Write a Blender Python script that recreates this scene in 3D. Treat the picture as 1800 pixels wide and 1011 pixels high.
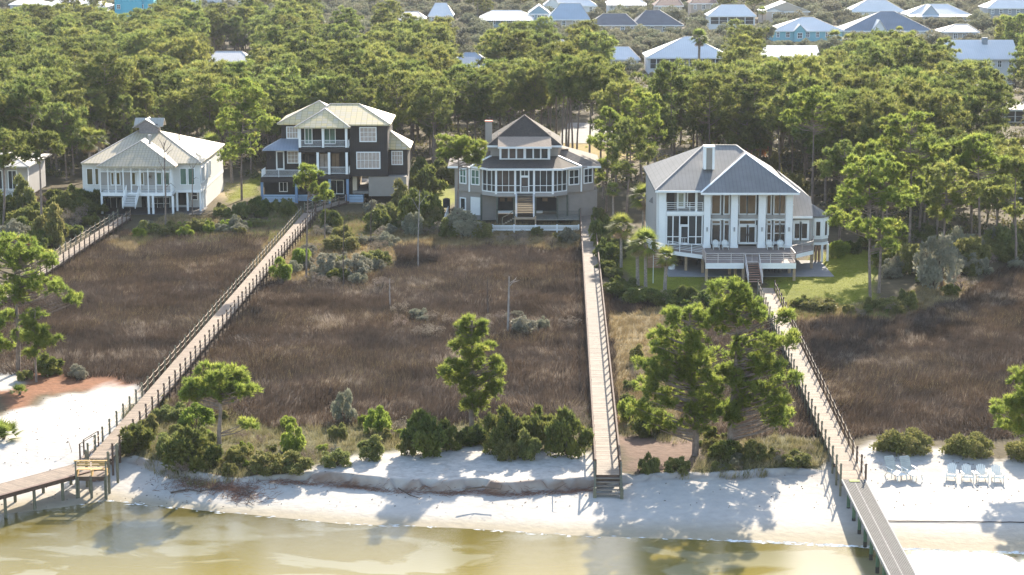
import bpy, bmesh, math, random
import numpy as np
from mathutils import Vector, Matrix

for o in list(bpy.data.objects):
    bpy.data.objects.remove(o)
SC = bpy.context.scene
COL = SC.collection
R = math.radians

# ------------------------------------------------------------------ camera
FPX = 3500.0; HC = 39.5; YH = -160.0
TH = math.atan((505.5 - YH) / FPX)
CT, ST = math.cos(TH), math.sin(TH)
cam = bpy.data.cameras.new('camera'); camo = bpy.data.objects.new('camera', cam); COL.objects.link(camo)
cam.sensor_width = 36.0; cam.lens = FPX / 1800 * 36.0
cam.clip_start = 1.0; cam.clip_end = 6000.0
camo.location = (0, 0, HC); camo.rotation_euler = (math.pi / 2 - TH, 0, 0)
SC.camera = camo

# ------------------------------------------------------------------ world, sun, exposure
SUN_EL, SUN_AZ = R(26), R(15)          # sun stands behind the scene, a little to the right
w = bpy.data.worlds.new('World'); SC.world = w; w.use_nodes = True
nt = w.node_tree; nt.nodes.clear()
sky = nt.nodes.new('ShaderNodeTexSky'); sky.sky_type = 'NISHITA'; sky.sun_disc = False
sky.sun_elevation = SUN_EL; sky.sun_rotation = SUN_AZ
sky.air_density = 1.0; sky.dust_density = 1.0; sky.ozone_density = 0.6
bg = nt.nodes.new('ShaderNodeBackground'); bg.inputs['Strength'].default_value = 0.15
wo = nt.nodes.new('ShaderNodeOutputWorld')
nt.links.new(sky.outputs[0], bg.inputs[0]); nt.links.new(bg.outputs[0], wo.inputs[0])
sun = bpy.data.lights.new('sun', 'SUN'); suno = bpy.data.objects.new('sun', sun); COL.objects.link(suno)
sun.energy = 5.0; sun.angle = R(0.6); sun.color = (1.0, 0.91, 0.76)
sdir = Vector((math.sin(SUN_AZ) * math.cos(SUN_EL), math.cos(SUN_AZ) * math.cos(SUN_EL), math.sin(SUN_EL)))
suno.rotation_euler = sdir.to_track_quat('Z', 'Y').to_euler()
suno.location = (40, 200, 120)
vs = SC.view_settings
vs.view_transform = 'Standard'; vs.look = 'None'; vs.gamma = 1; vs.use_curve_mapping = False
vs.exposure = 1.58

# ------------------------------------------------------------------ picture <-> place
def plane(px, py, D):
    """the point on the upright plane y = D that stands at a picture position (1800 px wide)"""
    v = 505.5 - py
    t = D / (FPX * CT + v * ST)
    return Vector((t * (px - 900), D, HC + t * (-FPX * ST + v * CT)))
def gp(px, py, z=0.0):
    v = 505.5 - py
    dz = -FPX * ST + v * CT
    t = (z - HC) / dz
    return Vector((t * (px - 900), t * (FPX * CT + v * ST), z))
def topx(x, y, z=0.0):
    """vectorised: place -> picture"""
    x = np.asarray(x, float); y = np.asarray(y, float)
    dep = y * CT - (z - HC) * ST
    up = y * ST + (z - HC) * CT
    return 900 + FPX * x / dep, 505.5 - FPX * up / dep
def ppm(D):                                   # picture px per metre at distance D
    return FPX / D

# ------------------------------------------------------------------ noise in numpy
def _h(ix, iy, s):
    n = (ix.astype(np.int64) * 374761393 + iy.astype(np.int64) * 668265263 + s * 1442695) & 0x7fffffff
    n = ((n ^ (n >> 13)) * 1274126177) & 0x7fffffff
    return ((n ^ (n >> 16)) & 0xffff) / 65535.0
def vnoise(x, y, s=0):
    x = np.asarray(x, float); y = np.asarray(y, float)
    ix = np.floor(x); iy = np.floor(y); fx = x - ix; fy = y - iy
    fx = fx * fx * (3 - 2 * fx); fy = fy * fy * (3 - 2 * fy)
    a = _h(ix, iy, s); b = _h(ix + 1, iy, s); c = _h(ix, iy + 1, s); d = _h(ix + 1, iy + 1, s)
    return (a + (b - a) * fx) * (1 - fy) + (c + (d - c) * fx) * fy
def fnoise(x, y, s=0, o=3):
    t = 0; a = 1; n = 0
    for k in range(o):
        t = t + a * vnoise(np.asarray(x) * 2 ** k, np.asarray(y) * 2 ** k, s + k * 17); n += a; a *= 0.5
    return t / n
def inpoly(px, py, poly):
    px = np.asarray(px, float); py = np.asarray(py, float)
    r = np.zeros(px.shape, bool); n = len(poly)
    for i in range(n):
        x1, y1 = poly[i]; x2, y2 = poly[(i + 1) % n]
        if y1 == y2: continue
        c = ((y1 > py) != (y2 > py)) & (px < (x2 - x1) * (py - y1) / (y2 - y1) + x1)
        r ^= c
    return r

# ------------------------------------------------------------------ materials
MATS = {}
def nd(t, k, **kw):
    n = t.nodes.new(k)
    for a, b in kw.items():
        setattr(n, a, b)
    return n
def mat(name, col, rough=0.8, var=0.25, scale=2.0, bump=0.0, bscale=20.0, metal=0.0, spec=0.3, col2=None, stripes=None, obj_rand=0.0):
    if name in MATS: return MATS[name]
    m = bpy.data.materials.new(name); m.use_nodes = True; MATS[name] = m
    t = m.node_tree; b = t.nodes['Principled BSDF']
    b.inputs['Roughness'].default_value = rough; b.inputs['Metallic'].default_value = metal
    b.inputs['Specular IOR Level'].default_value = spec
    geo = nd(t, 'ShaderNodeNewGeometry')
    n1 = nd(t, 'ShaderNodeTexNoise'); n1.inputs['Scale'].default_value = scale; n1.inputs['Detail'].default_value = 6
    n1.inputs['Roughness'].default_value = 0.65
    t.links.new(geo.outputs['Position'], n1.inputs['Vector'])
    mx = nd(t, 'ShaderNodeMix', data_type='RGBA')
    c2 = col2 or tuple(min(1, c * (1 + var)) for c in col)
    c1 = tuple(c * (1 - var) for c in col) if not col2 else col
    mx.inputs[6].default_value = (*c1, 1); mx.inputs[7].default_value = (*c2, 1)
    rp = nd(t, 'ShaderNodeMapRange'); rp.inputs[1].default_value = 0.3; rp.inputs[2].default_value = 0.7
    t.links.new(n1.outputs['Fac'], rp.inputs[0]); t.links.new(rp.outputs[0], mx.inputs[0])
    out = mx.outputs[2]
    if obj_rand:
        oi = nd(t, 'ShaderNodeObjectInfo'); hs = nd(t, 'ShaderNodeHueSaturation')
        mr = nd(t, 'ShaderNodeMapRange'); mr.inputs[3].default_value = 1 - obj_rand; mr.inputs[4].default_value = 1 + obj_rand
        t.links.new(oi.outputs['Random'], mr.inputs[0]); t.links.new(mr.outputs[0], hs.inputs['Value'])
        t.links.new(out, hs.inputs['Color']); out = hs.outputs[0]
    if stripes:                                   # shade lines of fine relief, painted as darker stripes: (direction, spacing, darkening)
        ax, sp, dep = stripes
        sx = nd(t, 'ShaderNodeSeparateXYZ'); t.links.new(geo.outputs['Position'], sx.inputs[0])
        mm = nd(t, 'ShaderNodeMath', operation='FRACT'); dv = nd(t, 'ShaderNodeMath', operation='DIVIDE'); dv.inputs[1].default_value = sp
        t.links.new(sx.outputs[ax], dv.inputs[0]); t.links.new(dv.outputs[0], mm.inputs[0])
        gt = nd(t, 'ShaderNodeMath', operation='GREATER_THAN'); gt.inputs[1].default_value = 0.86
        t.links.new(mm.outputs[0], gt.inputs[0])
        m2 = nd(t, 'ShaderNodeMix', data_type='RGBA', blend_type='MULTIPLY'); m2.inputs[7].default_value = (1 - dep, 1 - dep, 1 - dep, 1)
        t.links.new(gt.outputs[0], m2.inputs[0]); t.links.new(out, m2.inputs[6]); out = m2.outputs[2]
    t.links.new(out, b.inputs['Base Color'])
    if bump:
        n2 = nd(t, 'ShaderNodeTexNoise'); n2.inputs['Scale'].default_value = bscale; n2.inputs['Detail'].default_value = 5
        t.links.new(geo.outputs['Position'], n2.inputs['Vector'])
        bp = nd(t, 'ShaderNodeBump'); bp.inputs['Strength'].default_value = min(1, bump); bp.inputs['Distance'].default_value = 0.05
        t.links.new(n2.outputs['Fac'], bp.inputs['Height']); t.links.new(bp.outputs[0], b.inputs['Normal'])
    return m
def leafmat(name, ca, cb, trans=0.35, rnd=0.25, scale=0.7, cc=None, hue=0.02):
    if name in MATS: return MATS[name]
    m = bpy.data.materials.new(name); m.use_nodes = True; MATS[name] = m
    t = m.node_tree; t.nodes.clear()
    geo = nd(t, 'ShaderNodeTexCoord'); oi = nd(t, 'ShaderNodeObjectInfo')
    n1 = nd(t, 'ShaderNodeTexNoise'); n1.inputs['Scale'].default_value = scale; n1.inputs['Detail'].default_value = 4
    t.links.new(geo.outputs['Object'], n1.inputs['Vector'])
    rp = nd(t, 'ShaderNodeValToRGB')
    e = rp.color_ramp.elements
    e[0].position = 0.34; e[0].color = (*ca, 1); e[1].position = 0.62; e[1].color = (*cb, 1)
    if cc:
        x = e.new(0.78); x.color = (*cc, 1)
    nf = nd(t, 'ShaderNodeTexNoise'); nf.inputs['Scale'].default_value = scale * 11; nf.inputs['Detail'].default_value = 2
    t.links.new(geo.outputs['Object'], nf.inputs['Vector'])
    sa = nd(t, 'ShaderNodeMath', operation='MULTIPLY_ADD'); sa.inputs[1].default_value = .75; sa.inputs[2].default_value = -.375
    t.links.new(nf.outputs['Fac'], sa.inputs[0]); sb = nd(t, 'ShaderNodeMath', operation='ADD'); t.links.new(sa.outputs[0], sb.inputs[0]); t.links.new(n1.outputs['Fac'], sb.inputs[1])
    t.links.new(sb.outputs[0], rp.inputs[0])
    hs = nd(t, 'ShaderNodeHueSaturation')
    mr = nd(t, 'ShaderNodeMapRange'); mr.inputs[3].default_value = 1 - rnd; mr.inputs[4].default_value = 1 + rnd
    t.links.new(oi.outputs['Random'], mr.inputs[0]); t.links.new(mr.outputs[0], hs.inputs['Value'])
    m7 = nd(t, 'ShaderNodeMath', operation='MULTIPLY'); m7.inputs[1].default_value = 7.31
    fr = nd(t, 'ShaderNodeMath', operation='FRACT'); t.links.new(oi.outputs['Random'], m7.inputs[0]); t.links.new(m7.outputs[0], fr.inputs[0])
    mh = nd(t, 'ShaderNodeMapRange'); mh.inputs[3].default_value = 0.5 - hue; mh.inputs[4].default_value = 0.5 + hue
    t.links.new(fr.outputs[0], mh.inputs[0]); t.links.new(mh.outputs[0], hs.inputs['Hue'])
    t.links.new(rp.outputs[0], hs.inputs['Color'])
    d = nd(t, 'ShaderNodeBsdfPrincipled'); d.inputs['Roughness'].default_value = 0.6; d.inputs['Specular IOR Level'].default_value = 0.25
    tr = nd(t, 'ShaderNodeBsdfTranslucent'); ms = nd(t, 'ShaderNodeMixShader'); ms.inputs[0].default_value = trans
    g2 = nd(t, 'ShaderNodeHueSaturation'); g2.inputs['Value'].default_value = 1.7; g2.inputs['Saturation'].default_value = .92
    t.links.new(hs.outputs[0], d.inputs['Base Color']); t.links.new(hs.outputs[0], g2.inputs['Color']); t.links.new(g2.outputs[0], tr.inputs['Color'])
    o = nd(t, 'ShaderNodeOutputMaterial')
    t.links.new(d.outputs[0], ms.inputs[1]); t.links.new(tr.outputs[0], ms.inputs[2]); t.links.new(ms.outputs[0], o.inputs[0])
    return m
def glass(name, col, rough=0.08):
    return mat(name, col, rough=rough, var=0.35, scale=0.5, spec=0.6)

# ------------------------------------------------------------------ mesh helpers
class MB:
    def __init__(s): s.v = []; s.f = []
    def add(s, vs_, fs_):
        n = len(s.v); s.v += [tuple(q) for q in vs_]; s.f += [tuple(i + n for i in f) for f in fs_]
    def box(s, a, b):
        x0, x1 = sorted((a[0], b[0])); y0, y1 = sorted((a[1], b[1])); z0, z1 = sorted((a[2], b[2]))
        s.add([(x0, y0, z0), (x1, y0, z0), (x1, y1, z0), (x0, y1, z0), (x0, y0, z1), (x1, y0, z1), (x1, y1, z1), (x0, y1, z1)],
              [(3, 2, 1, 0), (4, 5, 6, 7), (0, 1, 5, 4), (1, 2, 6, 5), (2, 3, 7, 6), (3, 0, 4, 7)])
    def bar(s, a, b, wd, h=None, up=(0, 0, 1)):
        """a rectangular bar from a to b"""
        a = Vector(a); b = Vector(b); h = h or wd
        d = (b - a).normalized(); up = Vector(up)
        if abs(d.dot(up)) > 0.98: up = Vector((0, 1, 0))
        sd = d.cross(up).normalized(); u = sd.cross(d).normalized()
        q = [(-.5, -.5), (.5, -.5), (.5, .5), (-.5, .5)]
        s.add([p + sd * wd * i + u * h * j for p in (a, b) for i, j in q],
              [(3, 2, 1, 0), (4, 5, 6, 7), (0, 1, 5, 4), (1, 2, 6, 5), (2, 3, 7, 6), (3, 0, 4, 7)])
    def tube(s, pts, rad, n=6, cap=True):
        pts = [Vector(p) for p in pts]; base = len(s.v)
        if not hasattr(rad, '__len__'): rad = [rad] * len(pts)
        up = Vector((0.3, 0.9, 0.1)).normalized()
        for i, p in enumerate(pts):
            d = (pts[min(i + 1, len(pts) - 1)] - pts[max(i - 1, 0)])
            d = d.normalized() if d.length > 1e-9 else Vector((0, 0, 1))
            u = up if abs(d.dot(up)) < 0.95 else Vector((1, 0, 0))
            a = d.cross(u).normalized(); b = d.cross(a).normalized()
            for k in range(n):
                an = 2 * math.pi * k / n
                s.v.append(tuple(p + (a * math.cos(an) + b * math.sin(an)) * rad[i]))
        for i in range(len(pts) - 1):
            for k in range(n):
                a0 = base + i * n + k; a1 = base + i * n + (k + 1) % n
                s.f.append((a0, a1, a1 + n, a0 + n))
        if cap:
            s.f.append(tuple(base + k for k in range(n))[::-1]); s.f.append(tuple(base + (len(pts) - 1) * n + k for k in range(n)))
    def slab(s, faces, th=0.15, d=(0, 0, -1)):
        """polygons given a thickness"""
        d = Vector(d) * th; key = {}; vl = []; fl = []
        for f in faces:
            ff = []
            for p in f:
                k = tuple(round(c, 4) for c in p)
                if k not in key: key[k] = len(vl); vl.append(Vector(p))
                ff.append(key[k])
            fl.append(ff)
        n = len(vl); ed = {}
        for f in fl:
            for i in range(len(f)):
                e = (f[i], f[(i + 1) % len(f)]); ed[e] = 1
        out = [tuple(f) for f in fl] + [tuple(i + n for i in f[::-1]) for f in fl]
        for (a, b) in ed:
            if (b, a) not in ed: out.append((b, a, a + n, b + n))
        s.add(vl + [q + d for q in vl], out)
    def build(s, name, m, parent=None, off=None, smooth=False):
        me = bpy.data.meshes.new(name)
        off = Vector(off) if off is not None else (parent_origin(parent) if parent is not None else Vector((0, 0, 0)))
        me.from_pydata([(x - off.x, y - off.y, z - off.z) for x, y, z in s.v], [], s.f)
        return link(name, me, m, parent, None if parent is not None else off, smooth)
ORG = {}
def parent_origin(p):
    return ORG.get(p.name, Vector((0, 0, 0)))
def link(name, me, m, parent=None, loc=None, smooth=False):
    if m is not None and not me.materials: me.materials.append(m)
    if smooth:
        me.polygons.foreach_set('use_smooth', [True] * len(me.polygons))
    o = bpy.data.objects.new(name, me); COL.objects.link(o)
    if parent is not None:
        o.parent = parent; ORG[o.name] = parent_origin(parent)
    elif loc is not None:
        o.location = loc; ORG[o.name] = Vector(loc)
    return o
def thing(name, label, cat, loc=(0, 0, 0), group=None, rz=0):
    o = bpy.data.objects.new(name, None); COL.objects.link(o)
    o.location = loc; o.empty_display_size = 0.3; o.rotation_euler[2] = rz
    o['label'] = label; o['category'] = cat
    if group: o['group'] = group
    ORG[o.name] = Vector(loc)
    return o
def tag(o, label, cat, group=None, kind=None):
    if label: o['label'] = label
    if cat: o['category'] = cat
    if group: o['group'] = group
    if kind: o['kind'] = kind
    return o
def struct(o):
    o['kind'] = 'structure'; return o
def tri_mesh(name, V, T):
    """numpy verts (n,3) and triangles (m,3)"""
    me = bpy.data.meshes.new(name)
    me.vertices.add(len(V)); me.vertices.foreach_set('co', np.ascontiguousarray(V, dtype=np.float32).ravel())
    me.loops.add(len(T) * 3); me.loops.foreach_set('vertex_index', np.ascontiguousarray(T, dtype=np.int32).ravel())
    me.polygons.add(len(T)); me.polygons.foreach_set('loop_start', np.arange(0, len(T) * 3, 3, dtype=np.int32))
    try: me.polygons.foreach_set('loop_total', np.full(len(T), 3, dtype=np.int32))
    except Exception: pass
    me.update(calc_edges=True); me.validate()
    return me
def dup(root, loc, rz=0.0, sc=1.0, label=None, group=None):
    r = root.copy(); COL.objects.link(r); r.location = loc; r.rotation_euler[2] = rz
    r.scale = (sc, sc, sc) if not hasattr(sc, '__len__') else sc
    if label: r['label'] = label
    if group: r['group'] = group
    for ch in list(root.children):
        c = ch.copy(); COL.objects.link(c); c.parent = r
        for g in ch.children:
            d = g.copy(); COL.objects.link(d); d.parent = c
    return r
# ------------------------------------------------------------------ terrain
WL = -0.75
def _line(pts, z=0.0):
    q = [gp(a, b, z) for a, b in pts]
    return np.array([p.x for p in q]), np.array([p.y for p in q])
BX, BY = _line([(-300, 800), (0, 800), (120, 803), (200, 800), (300, 826), (400, 846), (520, 838), (620, 846), (760, 856), (900, 858), (1040, 852),
                (1100, 842), (1250, 836), (1450, 828), (1560, 820), (1800, 815), (2100, 812)])
RX, RY = _line([(-300, 490), (0, 470), (150, 415), (480, 395), (700, 385), (760, 420), (1000, 412), (1060, 480), (1200, 520), (1380, 530), (1560, 540), (1700, 500), (1800, 450), (2100, 440)])
SXx, _t = _line([(-300, 830), (200, 830), (225, 830), (320, 830), (480, 830), (560, 830), (1060, 830), (1110, 830), (1400, 830), (1480, 830), (2000, 830)])
SXv = np.array([0, 0, .75, .6, .3, 1, 1, .55, .5, 0, 0])
WX, WY = _line([(-300, 915), (0, 905), (100, 893), (190, 880), (300, 892), (420, 903), (600, 921), (800, 928), (1000, 941), (1200, 948), (1400, 956), (1560, 965), (1700, 972), (1800, 973), (2100, 975)], -0.75)
def sstep(t): t = np.clip(t, 0, 1); return t * t * (3 - 2 * t)
def yb(x):
    return np.interp(x, BX, BY) + 1.1 * (fnoise(np.asarray(x) * 0.8, 3.1, 5) - .5)
def gz(x, y):
    x = np.asarray(x, float); y = np.asarray(y, float)
    t = y - yb(x); S = np.interp(x, SXx, SXv)
    tw = np.maximum(4, yb(x) - np.interp(x, WX, WY)); u_ = np.maximum(0, -t) / tw
    low = -0.10 - 0.65 * u_
    low = np.maximum(low, -1.45 - 0.004 * np.maximum(0, -t))
    jag = 1.1 * (fnoise(x * 1.5, y * 1.5, 9) - .5)
    up = sstep((t + 0.55 + jag) / 0.5)
    ramp = sstep((t + 3.5) / 8.5)
    tb = 0.30 + 0.26 * S; top = tb + 0.10 * (fnoise(x * .35, y * .35, 3) - .5)
    z = low + (top - low) * (S * up + (1 - S) * ramp)
    z = np.where(t > 6, tb * (1 - sstep((t - 6) / 9)) + 0.10 * (fnoise(x * .35, y * .35, 3) - .5), z)
    yr = np.interp(x, RX, RY)
    z = z + 0.5 * sstep((y - yr + 3) / 9)
    lump = 0.05 * (fnoise(x * 1.3, y * 1.3, 21) - .5) * np.clip((t + 9) / 5, 0.15, 1)
    return z + lump
def gz1(x, y): return float(gz(np.array([x]), np.array([y]))[0])
def G(px, py):
    """ground point under a picture position"""
    p = gp(px, py, 0.2)
    for _ in range(4):
        p = gp(px, py, gz1(p.x, p.y))
    return p
def geo_steps(a, b, first, ratio):
    r = [a]; s = first
    while r[-1] < b:
        r.append(r[-1] + s); s *= ratio
    return r
xr = geo_steps(78, 2200, 1.0, 1.22)[1:]
xs = np.array([-v for v in xr[::-1]] + list(np.arange(-78, 78.01, 0.5)) + xr)
ts = np.array([-v for v in geo_steps(16, 1500, 1.0, 1.35)[::-1]][:-1] + list(np.arange(-16, -2, .4)) + list(np.arange(-2, 1.0, .12)) +
              list(np.arange(1.0, 20, .5)) + list(np.arange(20, 115, .9)) + geo_steps(115, 3000, 1.5, 1.08))
XX, TT = np.meshgrid(xs, ts)
YY = TT + yb(XX)
ZZ = gz(XX, YY)
PXX, PYY = topx(XX, YY, 0.1)
W1 = (fnoise(XX * .35, YY * .2, 31) - .5) * 40 * np.clip(170 / np.maximum(YY, 60), 0, 2)
W2 = (fnoise(XX * .35, YY * .2, 47) - .5) * 26 * np.clip(170 / np.maximum(YY, 60), 0, 2)
W3 = (fnoise(XX * 1.6, YY * 1.2, 57) - .5) * 14
QX = PXX + W1 + W3; QY = PYY + W2 + W3 * .6
front = YY < 100
import bisect
_xl = list(map(float, xs)); _tl = list(map(float, ts)); _yc = list(map(float, yb(xs))); _zl = ZZ.tolist()
def gz1(x, y):
    i = min(max(bisect.bisect(_xl, x) - 1, 0), len(_xl) - 2); fx = (x - _xl[i]) / (_xl[i + 1] - _xl[i])
    t = y - (_yc[i] * (1 - fx) + _yc[i + 1] * fx)
    j = min(max(bisect.bisect(_tl, t) - 1, 0), len(_tl) - 2); fy = min(1, max(0, (t - _tl[j]) / (_tl[j + 1] - _tl[j])))
    a, b = _zl[j], _zl[j + 1]
    return (a[i] * (1 - fx) + a[i + 1] * fx) * (1 - fy) + (b[i] * (1 - fx) + b[i + 1] * fx) * fy
C_SAND = (0.44, 0.405, 0.36); C_WET = (0.33, 0.28, 0.20); C_MARSH = (0.060, 0.040, 0.028); C_DRY = (0.18, 0.135, 0.065)
C_LAWN = (0.16, 0.165, 0.018); C_STRAW = (0.21, 0.095, 0.05); C_FLOOR = (0.085, 0.065, 0.035); C_OLIVE = (0.095, 0.085, 0.035)
C_PALE = (0.28, 0.22, 0.13); C_MAUVE = (0.15, 0.095, 0.068); C_ORANGE = (0.33, 0.14, 0.045); C_YEL = (0.26, 0.19, 0.06)
Z_MARSH = [(-400, 500), (0, 497), (110, 455), (220, 410), (480, 395), (560, 380), (700, 385), (760, 420), (1015, 408), (1050, 500), (1100, 530), (1380, 540), (1560, 548), (1700, 508), (1800, 455), (2200, 445), (2200, 775), (1800, 772), (1430, 772), (1320, 780), (1100, 745), (1035, 740), (640, 745), (480, 760), (300, 720), (245, 672), (100, 660), (-400, 640)]
ZONES = [
    (C_MARSH, Z_MARSH),
    (C_OLIVE, [(200, 700), (330, 690), (480, 760), (640, 745), (1035, 730), (1040, 800), (760, 800), (620, 808), (520, 838), (330, 850), (205, 800)]),
    (C_DRY, [(470, 372), (700, 380), (785, 400), (765, 428), (695, 430), (692, 475), (620, 500), (480, 492), (440, 470), (480, 400)]),
    (C_DRY, [(700, 400), (1020, 398), (1025, 438), (860, 430), (760, 440)]),
    (C_DRY, [(180, 430), (300, 385), (480, 395), (470, 410), (300, 415), (225, 440)]),
    (C_DRY, [(1075, 548), (1180, 540), (1215, 600), (1190, 745), (1085, 740)]),
    ((.12, .085, .05), [(690, 545), (870, 545), (1010, 560), (1015, 580), (800, 590), (690, 580)]),
    (C_DRY, [(1380, 535), (1560, 540), (1640, 500), (1720, 490), (1700, 520), (1560, 560), (1400, 560)]),
    (C_PALE, [(180, 425), (330, 405), (345, 420), (240, 448)]),
    (C_PALE, [(610, 497), (690, 500), (690, 515), (610, 515)]),
    (C_STRAW, [(-300, 660), (20, 650), (100, 655), (250, 668), (240, 682), (150, 682), (60, 702), (30, 720), (-10, 700), (-300, 730)]),
    (C_MAUVE, [(1088, 772), (1200, 775), (1300, 790), (1240, 830), (1150, 838), (1098, 842)]),
    (C_OLIVE, [(1240, 780), (1460, 785), (1460, 825), (1300, 834), (1200, 838), (1230, 810)]),
    (C_ORANGE, [(1084, 738), (1130, 736), (1130, 752), (1086, 752)]),
    (C_SAND, [(-400, 770), (0, 735), (40, 712), (70, 706), (150, 684), (262, 674), (235, 720), (205, 790), (205, 900), (-400, 950)]),
    (C_SAND, [(-400, 640), (20, 648), (38, 660), (25, 690), (-400, 690)]),
    (C_SAND, [(515, 842), (560, 828), (625, 806), (760, 795), (880, 796), (1040, 798), (1042, 870), (515, 870)]),
    (C_SAND, [(1470, 800), (1515, 782), (1560, 786), (1800, 800), (2300, 810), (2300, 900), (1440, 870), (1440, 826)]),
    (C_LAWN, [(1345, 500), (1440, 455), (1520, 440), (1548, 480), (1530, 530), (1470, 540), (1370, 538)]),
    (C_LAWN, [(1090, 425), (1160, 430), (1240, 500), (1230, 525), (1140, 515), (1092, 470)]),
    (C_LAWN, [(395, 325), (455, 318), (455, 348), (400, 362)]),
    (C_LAWN, [(738, 318), (800, 312), (800, 362), (755, 372)]),
    (C_YEL, [(985, 252), (1080, 255), (1140, 262), (1120, 285), (1000, 282), (970, 268)]),
    (C_PALE, [(200, 318), (440, 322), (410, 345), (390, 360), (380, 345)]),
]
CC = np.zeros(XX.shape + (3,)); CC[:] = C_FLOOR
br = fnoise(XX * .12, YY * .12, 77)[..., None]
CC = CC * (0.7 + 0.6 * br)
for c, poly in ZONES:
    m = inpoly(QX, QY, poly) & ~front
    CC[m] = c
beachm = (TT < 0.1) | front
S2 = np.interp(XX, SXx, SXv)
gr = sstep((TT + 1.0) / 1.2) * np.clip(S2 * 2, 0, 1) * (PXX > 1090) * (PXX < 1460) + 0.0
sandc = np.array(C_SAND) * (0.93 + 0.14 * fnoise(XX * .5, YY * .5, 12))[..., None]
wet = sstep((-(ZZ) - 0.50) / 0.22)[..., None]
wetc = np.array(C_WET)
sandc = sandc * (1 - wet) + wetc * wet
# eroded face of the bank: dark roots and a red-brown tone over the sand
face = np.exp(-((TT + 0.42) / 0.38) ** 2) * np.clip(S2 * 1.3 - .2, 0, 1)
face = face * (.35 + .65 * sstep((fnoise(XX * 2.2, TT * 4, 61) - .36) * 6))
deb = np.exp(-((TT + 1.0) / 0.5) ** 2) * sstep((fnoise(XX * .9, YY * 1.2, 62) - .52) * 8) * np.clip(S2 + .1, 0, 1) * .85
sandc = sandc * (1 - np.clip(face * .8 + deb * .7, 0, .85))[..., None] + np.array((.16, .085, .05)) * np.clip(face * .8 + deb * .7, 0, .85)[..., None]
CC = np.where(beachm[..., None], sandc, CC)
# soft blend across rows
K = CC.copy()
for _ in range(1):
    K[1:-1, 1:-1] = (CC[1:-1, 1:-1] * 2 + CC[:-2, 1:-1] + CC[2:, 1:-1] + CC[1:-1, :-2] + CC[1:-1, 2:]) / 6
CC = K

def grid_obj(name, r0, r1, m):
    X = XX[r0:r1]; n, k = X.shape
    V = np.stack([X, YY[r0:r1], ZZ[r0:r1]], -1).reshape(-1, 3)
    i = np.arange(n * k).reshape(n, k)
    a, b, c, d = i[:-1, :-1].ravel(), i[:-1, 1:].ravel(), i[1:, 1:].ravel(), i[1:, :-1].ravel()
    T = np.concatenate([np.stack([a, b, c], 1), np.stack([a, c, d], 1)])
    me = tri_mesh(name, V, T)
    ca = me.color_attributes.new('soil', 'FLOAT_COLOR', 'POINT')
    cc = np.concatenate([CC[r0:r1].reshape(-1, 3), np.ones((n * k, 1))], 1).astype(np.float32)
    ca.data.foreach_set('color', cc.ravel())
    return link(name, me, m, None, (0, 0, 0), True)
def soil_mat(name, bump, sc, lo, hi, bsc=3.0):
    m = bpy.data.materials.new(name); m.use_nodes = True; t = m.node_tree; b = t.nodes['Principled BSDF']
    b.inputs['Roughness'].default_value = 0.95; b.inputs['Specular IOR Level'].default_value = 0.1
    at = nd(t, 'ShaderNodeAttribute', attribute_name='soil'); geo = nd(t, 'ShaderNodeNewGeometry')
    n1 = nd(t, 'ShaderNodeTexNoise'); n1.inputs['Scale'].default_value = sc; n1.inputs['Detail'].default_value = 8; n1.inputs['Roughness'].default_value = .7
    t.links.new(geo.outputs['Position'], n1.inputs['Vector'])
    mr = nd(t, 'ShaderNodeMapRange'); mr.inputs[1].default_value = .3; mr.inputs[2].default_value = .7; mr.inputs[3].default_value = lo; mr.inputs[4].default_value = hi
    t.links.new(n1.outputs['Fac'], mr.inputs[0])
    mx = nd(t, 'ShaderNodeVectorMath', operation='SCALE'); t.links.new(at.outputs['Color'], mx.inputs[0]); t.links.new(mr.outputs[0], mx.inputs['Scale'])
    t.links.new(mx.outputs[0], b.inputs['Base Color'])
    n2 = nd(t, 'ShaderNodeTexNoise'); n2.inputs['Scale'].default_value = bsc; n2.inputs['Detail'].default_value = 8
    t.links.new(geo.outputs['Position'], n2.inputs['Vector'])
    bp = nd(t, 'ShaderNodeBump'); bp.inputs['Strength'].default_value = .6; bp.inputs['Distance'].default_value = bump
    t.links.new(n2.outputs['Fac'], bp.inputs['Height']); t.links.new(bp.outputs[0], b.inputs['Normal'])
    return m
r_split = int(np.searchsorted(ts, 0.13))
struct(grid_obj('beach', 0, r_split + 1, soil_mat('beach_sand', .10, 1.3, .88, 1.07, 1.7)))
struct(grid_obj('ground', r_split, len(ts), soil_mat('soil', .10, 1.6, .72, 1.22, 2.5)))

# water over the shallow sand
wm = bpy.data.materials.new('bay_water'); wm.use_nodes = True; t = wm.node_tree; t.nodes.clear()
geo = nd(t, 'ShaderNodeNewGeometry')
mp = nd(t, 'ShaderNodeMapping'); mp.inputs['Scale'].default_value = (0.55, 1.5, 1); mp.inputs['Rotation'].default_value = (0, 0, R(-14))
t.links.new(geo.outputs['Position'], mp.inputs['Vector'])
n1 = nd(t, 'ShaderNodeTexNoise'); n1.inputs['Scale'].default_value = 2.8; n1.inputs['Detail'].default_value = 7; n1.inputs['Roughness'].default_value = .6
t.links.new(mp.outputs[0], n1.inputs['Vector'])
mp3 = nd(t, 'ShaderNodeMapping'); mp3.inputs['Scale'].default_value = (0.05, .45, 1); mp3.inputs['Rotation'].default_value = (0, 0, R(-9))
t.links.new(geo.outputs['Position'], mp3.inputs['Vector'])
n3 = nd(t, 'ShaderNodeTexNoise'); n3.inputs['Scale'].default_value = 1.0; n3.inputs['Detail'].default_value = 3; n3.inputs['Distortion'].default_value = .6
t.links.new(mp3.outputs[0], n3.inputs['Vector'])
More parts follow.
